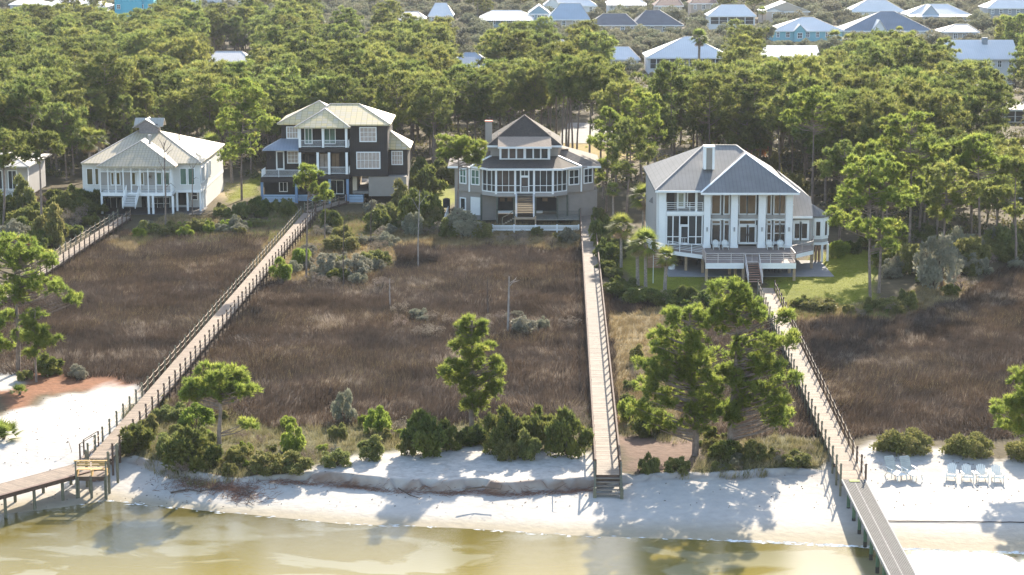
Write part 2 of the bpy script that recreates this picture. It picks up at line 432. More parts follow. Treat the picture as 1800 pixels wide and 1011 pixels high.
ad = nd(t, 'ShaderNodeMath', operation='MULTIPLY_ADD'); ad.inputs[1].default_value = .25
t.links.new(n3.outputs['Fac'], ad.inputs[0]); t.links.new(n1.outputs['Fac'], ad.inputs[2])
bp = nd(t, 'ShaderNodeBump'); bp.inputs['Strength'].default_value = 1.0; bp.inputs['Distance'].default_value = .018
t.links.new(ad.outputs[0], bp.inputs['Height'])
fr = nd(t, 'ShaderNodeFresnel'); fr.inputs['IOR'].default_value = 1.33; t.links.new(bp.outputs[0], fr.inputs['Normal'])
gl = nd(t, 'ShaderNodeBsdfGlossy'); gl.inputs['Roughness'].default_value = .04; gl.inputs[0].default_value = (.36, .38, .42, 1); t.links.new(bp.outputs[0], gl.inputs['Normal'])
tp = nd(t, 'ShaderNodeBsdfTransparent'); tp.inputs[0].default_value = (.90, .86, .66, 1)
df = nd(t, 'ShaderNodeBsdfDiffuse'); 
# the suspended silt and weed of the bay, in drifts
mp2 = nd(t, 'ShaderNodeMapping'); mp2.inputs['Scale'].default_value = (.09, .16, 1); mp2.inputs['Location'].default_value = (4.2, 1.7, 0)
t.links.new(geo.outputs['Position'], mp2.inputs['Vector'])
n2 = nd(t, 'ShaderNodeTexNoise'); n2.inputs['Scale'].default_value = 1.0; n2.inputs['Detail'].default_value = 5; n2.inputs['Distortion'].default_value = .8
t.links.new(mp2.outputs[0], n2.inputs['Vector'])
rp = nd(t, 'ShaderNodeValToRGB'); rp.color_ramp.elements[0].position = .485; rp.color_ramp.elements[0].color = (.38, .335, .18, 1)
rp.color_ramp.elements[1].position = .525; rp.color_ramp.elements[1].color = (.28, .22, .055, 1)
t.links.new(n2.outputs['Fac'], rp.inputs[0]); t.links.new(rp.outputs[0], df.inputs[0])
sy = nd(t, 'ShaderNodeSeparateXYZ'); t.links.new(geo.outputs['Position'], sy.inputs[0])
dp = nd(t, 'ShaderNodeMapRange'); dp.inputs[1].default_value = 131; dp.inputs[2].default_value = 112; dp.inputs[3].default_value = .25; dp.inputs[4].default_value = .85
t.links.new(sy.outputs[1], dp.inputs[0])
m1 = nd(t, 'ShaderNodeMixShader'); t.links.new(dp.outputs[0], m1.inputs[0]); t.links.new(tp.outputs[0], m1.inputs[1]); t.links.new(df.outputs[0], m1.inputs[2])
m2 = nd(t, 'ShaderNodeMixShader'); t.links.new(fr.outputs[0], m2.inputs[0]); t.links.new(m1.outputs[0], m2.inputs[1]); t.links.new(gl.outputs[0], m2.inputs[2])
o = nd(t, 'ShaderNodeOutputMaterial'); t.links.new(m2.outputs[0], o.inputs[0])
q = MB(); q.add([(-2200, -1400, WL), (2200, -1400, WL), (2200, 139, WL), (-2200, 139, WL)], [(0, 1, 2, 3)])
struct(q.build('water', wm))
# thin white flecks where the water ends
fo = MB(); rnd = random.Random(4)
for i in range(430):
    x = rnd.uniform(14, 36) if i % 3 else rnd.uniform(-30, 36)
    # find the waterline
    y0 = float(np.interp(x, xs, _yc)) - 21
    for k in range(150):
        if gz1(x, y0) > WL + .01: break
        y0 += .15
    y0 += rnd.uniform(-.5, .02); L = rnd.uniform(.05, .35); wd = rnd.uniform(.02, .06); sl = -.10 + rnd.uniform(-.2, .2)
    fo.add([(x - L, y0 - L * sl, WL + .012), (x, y0 - wd, WL + .012), (x + L, y0 + L * sl, WL + .012), (x, y0 + wd, WL + .03)], [(0, 1, 2, 3)])
tag(fo.build('flecks', mat('flecks', (.8, .8, .78))), 'thin broken line of white flecks along the water edge', 'flecks', kind='stuff')

# roads and drives behind the houses, as sheets on the ground
M_CONC = mat('concrete', (.20, .185, .165), .9, .12, .6)
M_ASPH = mat('asphalt', (.22, .21, .20), .9, .15, .5)
def sheet(name, pts, m, lift=.02, n=10):
    b = MB(); rows = []
    # pts: left edge and right edge in the picture, bottom to top
    for (l, r_) in pts:
        rows.append((G(*l), G(*r_)))
    vv = []; k = 6
    for l, r_ in rows:
        for j in range(k + 1):
            p = l.lerp(r_, j / k); vv.append((p.x, p.y, gz1(p.x, p.y) + lift))
    f = []
    for i in range(len(rows) - 1):
        for j in range(k):
            a = i * (k + 1) + j; f.append((a, a + 1, a + k + 2, a + k + 1))
    b.add(vv, f)
    return struct(b.build(name, m))
def dens(pts, n=14):
    out = []
    for i in range(len(pts) - 1):
        for k in range(n):
            s = k / n
            out.append(tuple((pts[i][j][0] * (1 - s) + pts[i + 1][j][0] * s, pts[i][j][1] * (1 - s) + pts[i + 1][j][1] * s) for j in (0, 1)))
    out.append(pts[-1]); return out
sheet('driveway', dens([((985, 252), (1095, 254)), ((985, 236), (1130, 238)), ((1000, 216), (1170, 219))]), M_CONC, .05)
sheet('road', dens([((1705, 345), (1775, 340)), ((1700, 300), (1765, 300)), ((1735, 262), (1850, 262))]), M_ASPH, .05)
sheet('path', dens([((1240, 196), (1290, 196)), ((1235, 180), (1300, 180))]), M_CONC, .05)
# ------------------------------------------------------------------ leaves, needles, trunks
M_BARK = mat('pine_bark', (.20, .15, .12), .95, .35, 3, .6, 9)
M_BARKD = mat('dark_bark', (.10, .075, .06), .95, .35, 3, .6, 9)
M_DEAD = mat('dead_wood', (.30, .26, .23), .95, .3, 3)
M_PINE = leafmat('pine_needles', (.065, .085, .019), (.145, .162, .030), .54, .30, .9, (.24, .215, .05), .02)
M_PINEN = leafmat('near_pine_needles', (.085, .120, .018), (.175, .205, .026), .62, .08, .8, (.29, .27, .05), .006)
M_OAK = leafmat('oak_leaves', (.10, .105, .058), (.18, .175, .105), .3, .25, .8, None, .03)
M_PALM = leafmat('palm_fronds', (.11, .14, .02), (.20, .22, .04), .5, .12, .8, None, .015)
M_PALMD = leafmat('dead_fronds', (.22, .15, .08), (.34, .25, .13), .3, .15, .8)
M_DARK = leafmat('dark_shrub_leaves', (.07, .09, .02), (.155, .16, .03), .35, .15, 1.3, (.17, .15, .03), .02)
M_OLIV = leafmat('olive_shrub_leaves', (.11, .12, .035), (.19, .185, .05), .35, .15, 1.3, (.26, .21, .07), .02)
M_BRIGHT = leafmat('bright_shrub_leaves', (.13, .17, .02), (.20, .24, .03), .4, .1, 1.3, None, .01)
M_GREY = leafmat('grey_shrub_leaves', (.16, .16, .11), (.26, .245, .17), .25, .12, 1.3, None, .02)
M_HEDGE = leafmat('hedge_leaves', (.11, .12, .03), (.21, .19, .055), .3, .1, 1.6, (.28, .25, .13), .01)
M_RUST = leafmat('rust_leaves', (.35, .12, .04), (.48, .19, .06), .4, .15, 1.5)
M_TWIG = leafmat('bare_twigs', (.20, .15, .11), (.30, .23, .17), .1, .15, 1.5)

def rdir(rg, n):
    v = rg.normal(size=(n, 3)); return v / np.linalg.norm(v, axis=1, keepdims=True)
def blades(rg, P, N, K, L, Wd, spread=0.8):
    """K thin pointed blades springing from each tuft P with outward direction N"""
    n = len(P); P = np.repeat(P, K, 0); N = np.repeat(N, K, 0)
    d = N + rdir(rg, n * K) * spread; d /= np.linalg.norm(d, axis=1, keepdims=True)
    s = np.cross(d, rdir(rg, n * K)); s /= np.linalg.norm(s, axis=1, keepdims=True) + 1e-9
    L = L * rg.uniform(.7, 1.25, (n * K, 1)); P = P + rdir(rg, n * K) * L * .25
    V = np.stack([P - s * Wd / 2, P + s * Wd / 2, P + d * L], 1).reshape(-1, 3)
    return V
def leafobj(name, V, m, parent=None, loc=None):
    return link(name, tri_mesh(name, V, np.arange(len(V)).reshape(-1, 3)), m, parent, loc)
def clump_points(rg, C, Rr, n_total, flat=.6, shell=.45):
    """tufts spread through clumps; more on their upper outside"""
    C = np.asarray(C, float); Rr = np.asarray(Rr, float); wgt = Rr ** 2 / np.sum(Rr ** 2)
    idx = rg.choice(len(C), n_total, p=wgt); u = rdir(rg, n_total)
    low = (u[:, 2] < -.15) & (rg.random(n_total) < .75); u[low, 2] *= -1
    r = Rr[idx][:, None] * (shell + (1 - shell) * rg.random((n_total, 1)) ** .5)
    off = u * r; off[:, 2] *= flat
    return C[idx] + off, u + np.array([0, 0, .55])
def pine_parts(seed, h, cb, cr, nb, tufts, K, L, Wd, top=1.0, lean=.04, trunk_r=.17):
    rg = np.random.default_rng(seed); rd = random.Random(seed)
    tp = []; bx, by = rd.uniform(-lean, lean) * h, rd.uniform(-lean, lean) * h
    for i in range(7):
        f = i / 6; tp.append((bx * f * f + rd.uniform(-.05, .05) * (i > 0) * h * .12, by * f * f, h * f * .96 - (.3 if i == 0 else 0)))
    b = MB(); b.tube(tp, [trunk_r * (1 - .78 * i / 6) for i in range(7)], 7)
    def tr(z):
        f = max(0, min(.999, z / (h * .96))) * 6; i = int(f); a = Vector(tp[i]); c = Vector(tp[min(6, i + 1)]); return a.lerp(c, f - i)
    C = []; Rr = []
    nb = int(nb * 1.5)
    for i in range(nb):
        f = cb + (1 - cb) * (i + .5) / nb; u = (f - cb) / (1 - cb)
        prof = math.sqrt(max(.08, 1 - ((u - .38) / .68) ** 2)) * (.75 + .5 * rd.random()) * top
        az = i * 2.4 + rd.uniform(-.5, .5); Ln = cr * prof
        z0 = h * f - Ln * (.35 + .1 * rd.random()); s = tr(z0); e = Vector((s.x + math.cos(az) * Ln * .82, s.y + math.sin(az) * Ln * .82, h * f))
        mid = s.lerp(e, .5) + Vector((0, 0, -.08 * Ln + rd.uniform(-.1, .1)))
        b.tube([s, mid, e], [trunk_r * .36, trunk_r * .22, .02], 4, False)
        for q, k in ((1.0, .20), (.84, .19), (.68, .18), (.50, .16)):
            if Ln * q < cr * .3: continue
            p = s.lerp(e, q); C.append((p.x + rd.uniform(-.3, .3) * cr * .6, p.y + rd.uniform(-.3, .3) * cr * .6, p.z + .1 + rd.uniform(-.1, .12) * cr)); Rr.append(cr * k * rd.uniform(.75, 1.15))
            b.tube([s.lerp(e, q * .6), Vector(C[-1]) + Vector((0, 0, -.1))], [trunk_r * .15, .02], 3, False)
    C.append((tp[-1][0], tp[-1][1], h * .97)); Rr.append(cr * .28)
    P, N = clump_points(rg, C, Rr, int(tufts * .42), .75, .35)
    return b, blades(rg, P, N * .8, int(K * 2.3), L * 1.2, Wd * .95, 1.0)
def make_pine(seed, h, cb, cr, nb, tufts, K, L, Wd, mleaf=None, **kw):
    b, V = pine_parts(seed, h, cb, cr, nb, tufts, K, L, Wd, **kw)
    t = thing('pine_tree', 'x', 'pine tree', (0, 0, 0))
    b.build('trunk', M_BARK, t); leafobj('crown', V, mleaf or M_PINE, t)
    return t
def make_broad(name, seed, rx, rz, z0, ncl, n, leaf, m, trunk=True, cat='oak tree', mt=None):
    rg = np.random.default_rng(seed); rd = random.Random(seed)
    C = []; Rr = []
    for i in range(ncl if trunk else int(ncl * 2.4)):
        a = rd.random() * 6.28; q = math.sqrt(rd.random()) * (.72 if trunk else .82); zz = rd.random()
        if trunk: C.append((math.cos(a) * q * rx, math.sin(a) * q * rx, z0 + rz * (.25 + .62 * zz * (1 - q * .5)))); Rr.append(rx * rd.uniform(.2, .36))
        else: C.append((math.cos(a) * q * rx, math.sin(a) * q * rx, rz * (.10 + .80 * zz * math.sqrt(1 - q * q * .9)) * rd.uniform(.7, 1.12))); Rr.append(rx * rd.uniform(.15, .30))
    P, N = clump_points(rg, C, Rr, n, min(1.0, .9 * rz / rx + .2), .4)
    if not trunk: P[:, 2] = np.where(P[:, 2] < .03, rg.uniform(.02, .3, len(P)), P[:, 2])
    else: P[:, 2] = np.maximum(P[:, 2], z0 * .8 + .03)
    V = blades(rg, P, N, 2, leaf * 1.5, leaf, 1.0)
    t = thing(name, 'x', cat)
    b = MB()
    top = z0 + rz * .45
    if not trunk:
        pass
    if trunk:
        b.tube([(0, 0, -.3), (rd.uniform(-.2, .2), .1, top * .6), (0, 0, top)], [rx * .065, rx * .05, rx * .03], 6)
        for i in range(6):
            c = Vector(C[i]); b.tube([(0, 0, top * .55), c * .5 + Vector((0, 0, top * .35)), c], [rx * .035, rx * .02, .02], 4, False)
        b.build('trunk', mt or M_BARKD, t)
    else:
        for i in range(min(7, ncl)):
            c = Vector(C[i]); b.tube([(0, 0, -.1), (c.x * .5, c.y * .5, c.z * .6), c], [.035, .025, .01], 4, False)
        b.build('stems', mt or M_BARKD, t)
    leafobj('crown' if trunk else 'foliage', V, m, t)
    return t
def fan_frond(rg, V, c, d, L, droop):
    """a fan leaf: pointed segments radiating from the stalk's end"""
    d = d / np.linalg.norm(d); up = np.array([0, 0, 1.0]); s = np.cross(d, up); s /= np.linalg.norm(s) + 1e-6; n = np.cross(s, d)
    e = c + d * L * .5
    for k in np.linspace(-1.25, 1.25, 11):
        v = d * math.cos(k) + s * math.sin(k) + n * .1; v = v / np.linalg.norm(v)
        tip = e + v * L * .62 + np.array([0, 0, -droop * L * (.25 + .2 * abs(k))]); w_ = np.cross(v, n) * .055 * L
        V += [e - w_, e + w_, tip]
    w_ = s * .02; V += [c - w_, c + w_, e]
def make_palm(seed, h, L=1.75, n=40, dead=12, rt=.16, nm='palm_tree'):
    rg = np.random.default_rng(seed); t = thing(nm, 'x', 'palm tree'); b = MB()
    lx, ly = rg.uniform(-.25, .25, 2)
    b.tube([(0, 0, -.2), (lx * .4, ly * .4, h * .5), (lx, ly, h)], [rt * 1.15, rt * .9, rt * .95], 8)
    b.build('trunk', mat('palm_trunk', (.27, .22, .18), .95, .4, 6, .8, 12), t)
    V = []; c = np.array([lx, ly, h])
    for i in range(n):
        a = i * 2.4; el = rg.uniform(-.45, 1.3); d = np.array([math.cos(a) * math.cos(el), math.sin(a) * math.cos(el), math.sin(el)])
        fan_frond(rg, V, c, d, L * rg.uniform(.85, 1.15), .5 if el > .5 else .8)
    leafobj('crown', np.array(V), M_PALM, t)
    V = []
    for i in range(dead):
        a = i * 2.4 + 1; el = rg.uniform(-1.3, -.8); d = np.array([math.cos(a) * math.cos(el), math.sin(a) * math.cos(el), math.sin(el)])
        fan_frond(rg, V, c, d, L * .75, .6)
    if V: leafobj('dead_fronds', np.array(V), M_PALMD, t)
    return t
def make_date_palm(seed, h, L):
    rg = np.random.default_rng(seed); t = thing('date_palm', 'x', 'palm tree'); b = MB()
    b.tube([(0, 0, -.2), (0, 0, h)], [.32, .3], 9); b.build('trunk', mat('palm_trunk', (.27, .22, .18)), t)
    V = []
    for i in range(44):
        a = i * 2.4; el = rg.uniform(-.1, 1.35); ll = L * rg.uniform(.85, 1.1); p = np.array([0, 0, h], float)
        d = np.array([math.cos(a) * math.cos(el), math.sin(a) * math.cos(el), math.sin(el)])
        for k in range(14):
            q = p + d * ll / 14; d = d + np.array([0, 0, -.10]); d /= np.linalg.norm(d)
            s = np.cross(d, [0, 0, 1.0]); s /= np.linalg.norm(s) + 1e-6
            V += [p - s * .02, p + s * .02, q]
            if k > 1:
                lf = ll * .17 * math.sin(math.pi * (k / 14) ** .7 * .95 + .12)
                for sg in (-1, 1):
                    tip = p + s * sg * lf + d * lf * .7 + np.array([0, 0, .12 * lf]); V += [p - d * .06, p + d * .06, tip]
            p = q
    leafobj('crown', np.array(V), leafmat('date_palm_fronds', (.10, .13, .045), (.17, .19, .08), .3, .1, .8), t)
    return t
def place(t, p, label, rz=None, sc=1.0, group=None, used=set()):
    """first use moves the model itself, later ones copy it"""
    rz = random.uniform(0, 6.28) if rz is None else rz
    if t.name in used:
        return dup(t, p, rz, sc, label, group)
    used.add(t.name); t.location = p; t.rotation_euler[2] = rz; t.scale = (sc, sc, sc) if not hasattr(sc, '__len__') else sc
    t['label'] = label
    if group: t['group'] = group
    return t
random.seed(11)

# ------------------------------------------------------------------ single pines shaped one by one
def custom_pine(label, base, trunk, lobes, nclump, cr_px, tufts, K=9, L=.30, Wd=.045, m=None, tr=.16, group=None, trunks=None, nm='pine_tree', flat=.62, mb=None, dz=0, limbs=True, seed=None):
    """base: foot in the picture; trunk: picture points up the stem; lobes: (px,py,rx,ry) parts of the crown; everything built in 3-D round the stem"""
    seed = seed or int(base[0] * 7 + base[1]); rg = np.random.default_rng(seed); rd = random.Random(seed)
    p0 = G(*base); D = p0.y; k = D / FPX
    t = thing(nm, label, 'pine tree' if nm == 'pine_tree' else 'tree', p0, group)
    b = MB(); tp = [p0 - Vector((0, 0, .3))]
    off = 0
    for i, (a, c) in enumerate(trunk):
        tp.append(plane(a, c, D + rd.uniform(-.2, .2)))
    n = len(tp); b.tube(tp, [tr * (1 - .75 * i / (n - 1)) for i in range(n)], 8)
    C = []; Rr = []
    tot = sum(l[2] * l[3] for l in lobes)
    for (a, c, rx, ry) in lobes:
        cc = plane(a, c, D); m_ = max(3, int(nclump * 2.2 * rx * ry / tot + .5)); rw = rx * k; rh = ry * k
        dep = min(rw, 2.6)
        for i in range(m_):
            u = rdir(rg, 1)[0] * rd.uniform(.45, 1.0)
            r_ = cr_px * .62 * k * rd.uniform(.7, 1.25)
            q = Vector((cc.x + u[0] * max(.1, rw - r_ * .35), cc.y + u[1] * dep, cc.z + u[2] * max(.1, rh - r_ * .45)))
            C.append(tuple(q)); Rr.append(r_)
            if limbs:
                best = min(tp[1:], key=lambda s: (s - q).length + (2 if s.z > q.z else 0)) if rd.random() < .5 else None
                zz = q.z - (abs(q.x - p0.x)) * .35
                # a limb leaves the stem below the clump
                s = None
                for j in range(n - 1):
                    if tp[j].z <= zz <= tp[j + 1].z: s = tp[j].lerp(tp[j + 1], (zz - tp[j].z) / (tp[j + 1].z - tp[j].z))
                if s is None: s = tp[-1] if zz > tp[-1].z else tp[1]
                mid = s.lerp(q, .5) + Vector((0, 0, rd.uniform(-.35, .1)))
                b.tube([s, mid, q], [tr * .3, tr * .18, .015], 4, False)
    b.build('trunk', mb or M_BARK, t)
    P, N = clump_points(rg, C, Rr, int(tufts * .40), .85, .2)
    V = blades(rg, P, N * .9, int(K * 2.4), L * 1.15, Wd * 1.2, 1.0) - np.array(p0)
    leafobj('crown', V, m or M_PINEN, t)
    return t
GP = 'single pines on the marsh edge'
custom_pine('round-crowned pine with one low side branch beside the lower end of the long boardwalk', (386, 812),
            [(385, 760), (388, 720), (384, 690), (386, 650)],
            [(385, 660, 48, 26), (350, 685, 36, 22), (425, 680, 40, 22), (390, 690, 50, 22), (440, 747, 26, 6), (335, 700, 22, 14)], 34, 17, 2600, tr=.2, dz=0)
custom_pine('upright bushy pine standing by itself at the front of the central marsh', (830, 775),
            [(828, 720), (832, 670), (830, 620), (830, 565)],
            [(832, 575, 34, 25), (835, 610, 42, 30), (805, 650, 34, 30), (862, 650, 34, 28), (835, 680, 50, 25), (832, 700, 30, 30)], 44, 16, 3600, tr=.22)
custom_pine('big many-limbed pine with hanging lower boughs, left one of the pair beside the right boardwalk', (1222, 800),
            [(1224, 740), (1222, 680), (1215, 610), (1212, 550)],
            [(1210, 565, 52, 35), (1195, 610, 75, 40), (1165, 650, 62, 40), (1235, 650, 60, 45), (1135, 690, 40, 28), (1200, 700, 75, 35), (1240, 730, 50, 35), (1170, 740, 40, 22), (1125, 720, 28, 18)], 92, 18, 6800, tr=.27)
custom_pine('tall pine with a domed bright top, right one of the pair beside the right boardwalk', (1284, 797),
            [(1284, 740), (1290, 680), (1296, 600), (1290, 520)],
            [(1285, 515, 50, 30), (1315, 550, 45, 30), (1270, 560, 40, 30), (1330, 610, 50, 32), (1375, 600, 36, 18), (1310, 660, 60, 40), (1350, 640, 48, 24), (1340, 700, 55, 35), (1365, 735, 40, 25), (1290, 720, 40, 30), (1375, 560, 25, 15), (1385, 665, 32, 14)], 96, 18, 6800, tr=.27)
custom_pine('tall open pine with layered tufts at the left edge above the boardwalk', (32, 655),
            [(32, 600), (29, 540), (27, 480), (30, 425)],
            [(30, 435, 50, 28), (5, 465, 50, 30), (75, 455, 30, 22), (60, 500, 40, 22), (15, 520, 40, 25), (95, 505, 30, 15), (128, 525, 26, 13), (10, 560, 20, 12), (40, 590, 22, 16)], 62, 16, 4200, tr=.22)
custom_pine('slender young pine with drooping tufts beside the tall one at the left edge', (64, 672),
            [(62, 630), (60, 590), (62, 545)],
            [(62, 560, 24, 18), (60, 590, 30, 22), (85, 605, 26, 18), (45, 575, 22, 14), (60, 625, 18, 12)], 22, 13, 1500, tr=.11)
custom_pine('pine cut by the left edge with bright green tufts over the sand', (-22, 668),
            [(-20, 640), (-18, 610), (-20, 560)], [(-12, 580, 32, 30), (-5, 610, 28, 20)], 14, 14, 1100, tr=.15)
custom_pine('bright green pine reaching in at the right edge over the beach shrubs', (1822, 835),
            [(1820, 780), (1818, 720), (1822, 650)],
            [(1815, 665, 40, 30), (1790, 700, 34, 22), (1770, 725, 34, 20), (1790, 750, 38, 15), (1830, 720, 40, 30)], 34, 16, 2600, tr=.2)
custom_pine('small leaning pine with a round yellow-green crown in front of the dark brown house', (538, 492),
            [(539, 440), (540, 390), (541, 350), (543, 318)], [(540, 308, 26, 18), (560, 335, 26, 14), (530, 322, 16, 12)], 16, 11, 1100, L=.3, Wd=.055, tr=.13)
custom_pine('thin pine with a small low crown beside the bend of the long boardwalk', (571, 440),
            [(571, 400), (572, 370), (570, 340)], [(570, 343, 16, 12), (560, 350, 12, 8)], 6, 9, 400, L=.3, Wd=.055, tr=.11)
custom_pine('umbrella-shaped pine in front of the grey bow-fronted house', (803, 410),
            [(804, 360), (806, 320), (806, 285), (806, 262)], [(800, 252, 38, 18), (830, 275, 30, 18), (785, 272, 24, 14), (815, 262, 40, 16)], 26, 13, 2300, L=.33, Wd=.06, tr=.16)
for (lab, base, trk, lob, n_, tf) in [
    ('tall pine standing on the lawn edge right of the white-columned house', (1530, 530), [(1528, 450), (1530, 380), (1528, 320)], [(1528, 300, 48, 30), (1500, 345, 40, 28), (1560, 350, 42, 30), (1530, 400, 50, 24), (1560, 430, 30, 14)], 44, 2800),
    ('forked pine close behind the tallest one right of the white-columned house', (1545, 515), [(1548, 440), (1552, 380), (1556, 330)], [(1556, 300, 40, 30), (1590, 345, 34, 25), (1575, 400, 30, 20), (1480, 385, 34, 20)], 30, 1900),
    ('straight dark-trunked pine at the inner edge of the right marsh', (1655, 502), [(1658, 430), (1662, 370), (1664, 320)], [(1660, 310, 42, 26), (1635, 345, 34, 22), (1690, 345, 32, 22), (1720, 330, 22, 14), (1650, 375, 30, 14)], 34, 2100),
    ('slim pine left of the house with white columns, its crown over the boardwalk end', (1100, 392), [(1104, 330), (1108, 280), (1108, 250)], [(1108, 235, 36, 24), (1085, 265, 26, 20), (1130, 268, 28, 20), (1100, 300, 30, 16)], 26, 1700),
    ('scraggy pine at the right edge beyond the marsh', (1786, 470), [(1786, 420), (1784, 350), (1786, 300)], [(1785, 300, 30, 22), (1765, 340, 26, 16), (1790, 370, 22, 12)], 18, 1100),
    ('pine with a spreading crown over the roof end of the white-columned house', (1475, 430), [(1478, 370), (1482, 320), (1484, 280)], [(1490, 275, 46, 26), (1460, 300, 36, 22), (1520, 300, 36, 22)], 34, 2000),
    ('broad yellow-green pine standing between the white cottage and the dark brown house', (425, 352), [(424, 300), (426, 240), (428, 190)], [(425, 175, 50, 32), (400, 215, 40, 26), (450, 215, 40, 28), (430, 255, 36, 28), (405, 275, 24, 18), (442, 160, 38, 22)], 60, 3400),
    ('thin pine left of the white cottage with its foot in the bushes', (73, 405), [(72, 340), (70, 290), (72, 250)], [(72, 245, 34, 22), (95, 262, 26, 16), (55, 272, 26, 16)], 22, 1300),
    ('pine with a ragged crown leaning over the left edge house', (6, 395), [(8, 330), (6, 280), (8, 240)], [(10, 250, 42, 26), (35, 270, 28, 16), (5, 285, 34, 16)], 26, 1500)]:
    custom_pine(lab, base, trk, lob, n_, 13, tf, K=8, L=.34, Wd=.07, m=M_PINE if base[0] not in (1530, 1545, 425) else M_PINEN, tr=.17)
for (lab, base, trk, lob, n_, tf) in [
    ('bushy pine touching the right end of the bow-fronted house', (1066, 372), [(1066, 330), (1068, 270), (1068, 225)], [(1068, 215, 34, 26), (1050, 250, 26, 20), (1088, 252, 28, 20), (1070, 290, 34, 20), (1056, 320, 22, 14)], 30, 1900),
    ('leafy pine rising midway between the bow-fronted and the white-columned house', (1128, 360), [(1128, 310), (1126, 250), (1128, 200)], [(1128, 190, 40, 28), (1104, 222, 28, 20), (1150, 225, 32, 22), (1130, 262, 36, 20)], 34, 2100),
    ('wide bright pine behind the tallest pair right of the white-columned house', (1598, 455), [(1600, 380), (1602, 300), (1600, 235)], [(1600, 225, 56, 30), (1566, 258, 36, 22), (1640, 262, 38, 22), (1602, 290, 46, 22)], 44, 2700),
    ('bright round pine farther right at the marsh thicket', (1722, 458), [(1722, 390), (1720, 320), (1720, 270)], [(1720, 262, 44, 28), (1694, 290, 30, 20), (1750, 292, 32, 20)], 32, 2000),
    ('low bright pine in the gap behind the tallest pine at right', (1560, 452), [(1560, 400), (1558, 350), (1560, 310)], [(1560, 300, 40, 24), (1530, 272, 40, 22), (1590, 322, 36, 22)], 32, 2000),
    ('tall pine before the silver-roof end, trunks visible below its crown', (1428, 380), [(1428, 320), (1430, 250), (1430, 190)], [(1430, 180, 48, 26), (1400, 208, 32, 18), (1462, 212, 34, 20)], 34, 2100)]:
    custom_pine(lab, base, trk, lob, n_, 13, tf, K=8, L=.34, Wd=.07, m=M_PINEN, tr=.17)
# dead snags and bare trees
def snag(label, base, pts, branches, r=.10, name='dead_tree', m=None):
    p0 = G(*base); t = thing(name, label, 'dead tree', p0); b = MB(); D = p0.y
    tp = [p0 - Vector((0, 0, .2))] + [plane(a, c, D) for a, c in pts]
    b.tube(tp, [r * (1 - .6 * i / (len(tp) - 1)) for i in range(len(tp))], 6); b.build('trunk', m or M_DEAD, t)
    for br in branches:
        q = MB(); n = len(br); rr = random.Random(base[0])
        q.tube([plane(a, c, D + rr.uniform(-.4, .4) * i) for i, (a, c) in enumerate(br)], [r * .45 * (1 - .7 * i / (n - 1)) for i in range(n)], 4); q.build('branch', m or M_DEAD, t)
    return t
snag('tall bare dead tree with thin twigs standing before the white cottage', (291, 408), [(291, 340), (289, 280), (288, 250)],
     [[(289, 300), (280, 285), (276, 262)], [(289, 282), (296, 268), (304, 262)], [(288, 262), (283, 250), (277, 242)], [(288, 258), (292, 246), (298, 241)], [(290, 330), (300, 322), (309, 330)], [(290, 268), (300, 255), (301, 246)]], .13, m=M_BARK)
snag('short dead trunk with a forked tip by the right corner of the white cottage', (338, 378), [(338, 330), (339, 290)], [[(339, 300), (333, 290), (332, 283)], [(339, 296), (346, 286), (350, 282)], [(338, 318), (344, 312), (349, 314)]], .10, m=M_BARK)
snag('plain bare pole of a dead pine in the bushes between the boardwalks', (604, 508), [(603, 450), (605, 388)], [], .09, m=M_BARKD)
snag('slim dead trunk rising from the grass right of the dark brown house', (652, 440), [(652, 390), (653, 345)], [[(652, 372), (660, 355), (668, 350)], [(652, 362), (645, 350), (641, 348)]], .09, m=M_BARKD)
snag('short pale stump trunk at the edge of the dry grass patch', (686, 542), [(685, 515), (685, 490)], [], .08)
snag('thin dead tree with fine twigs at the top behind the central marsh', (735, 472), [(735, 420), (737, 360), (738, 335)], [[(736, 370), (725, 350), (716, 348)], [(737, 360), (748, 345), (758, 343)], [(737, 345), (733, 335), (728, 331)]], .08)
snag('dark straight snag, left one of two in the middle of the marsh', (858, 556), [(857, 520), (857, 488)], [[(857, 488), (862, 484)], [(857, 490), (853, 487)]], .10, m=M_BARKD)
snag('grey snag with one bent side branch, right one of two in mid marsh', (893, 583), [(894, 530), (895, 486)], [[(895, 503), (902, 496), (913, 493)], [(895, 498), (905, 492), (908, 487)]], .13)
# ------------------------------------------------------------------ boardwalks
M_DECK = mat('weathered_boards', (.23, .172, .125), .85, .22, 1.6, .3, 8, obj_rand=.16)
M_DECK3 = mat('grey_boards', (.235, .188, .145), .85, .2, 1.6, .3, 8, obj_rand=.16)
M_POST = mat('old_posts', (.11, .07, .05), .9, .3, 2.5, .4, 8)
M_POSTG = mat('green_posts', (.15, .14, .095), .9, .3, 2.5, .4, 8)
M_ROPE = mat('rope', (.36, .28, .20), .9, .15, 6)
M_NEW = mat('new_lumber', (.48, .31, .12), .75, .15, 2)
M_DKW = mat('dark_timber', (.11, .075, .055), .9, .3, 2)  # plain dark brown for timber and small fittings
def share(me_src, parent, loc, name, m, scale=None, rz=None):
    o = bpy.data.objects.new(name, me_src); COL.objects.link(o); o.parent = parent
    o.location = Vector(loc) - parent_origin(parent)
    if scale: o.scale = scale
    if rz is not None: o.rotation_euler[2] = rz
    return o
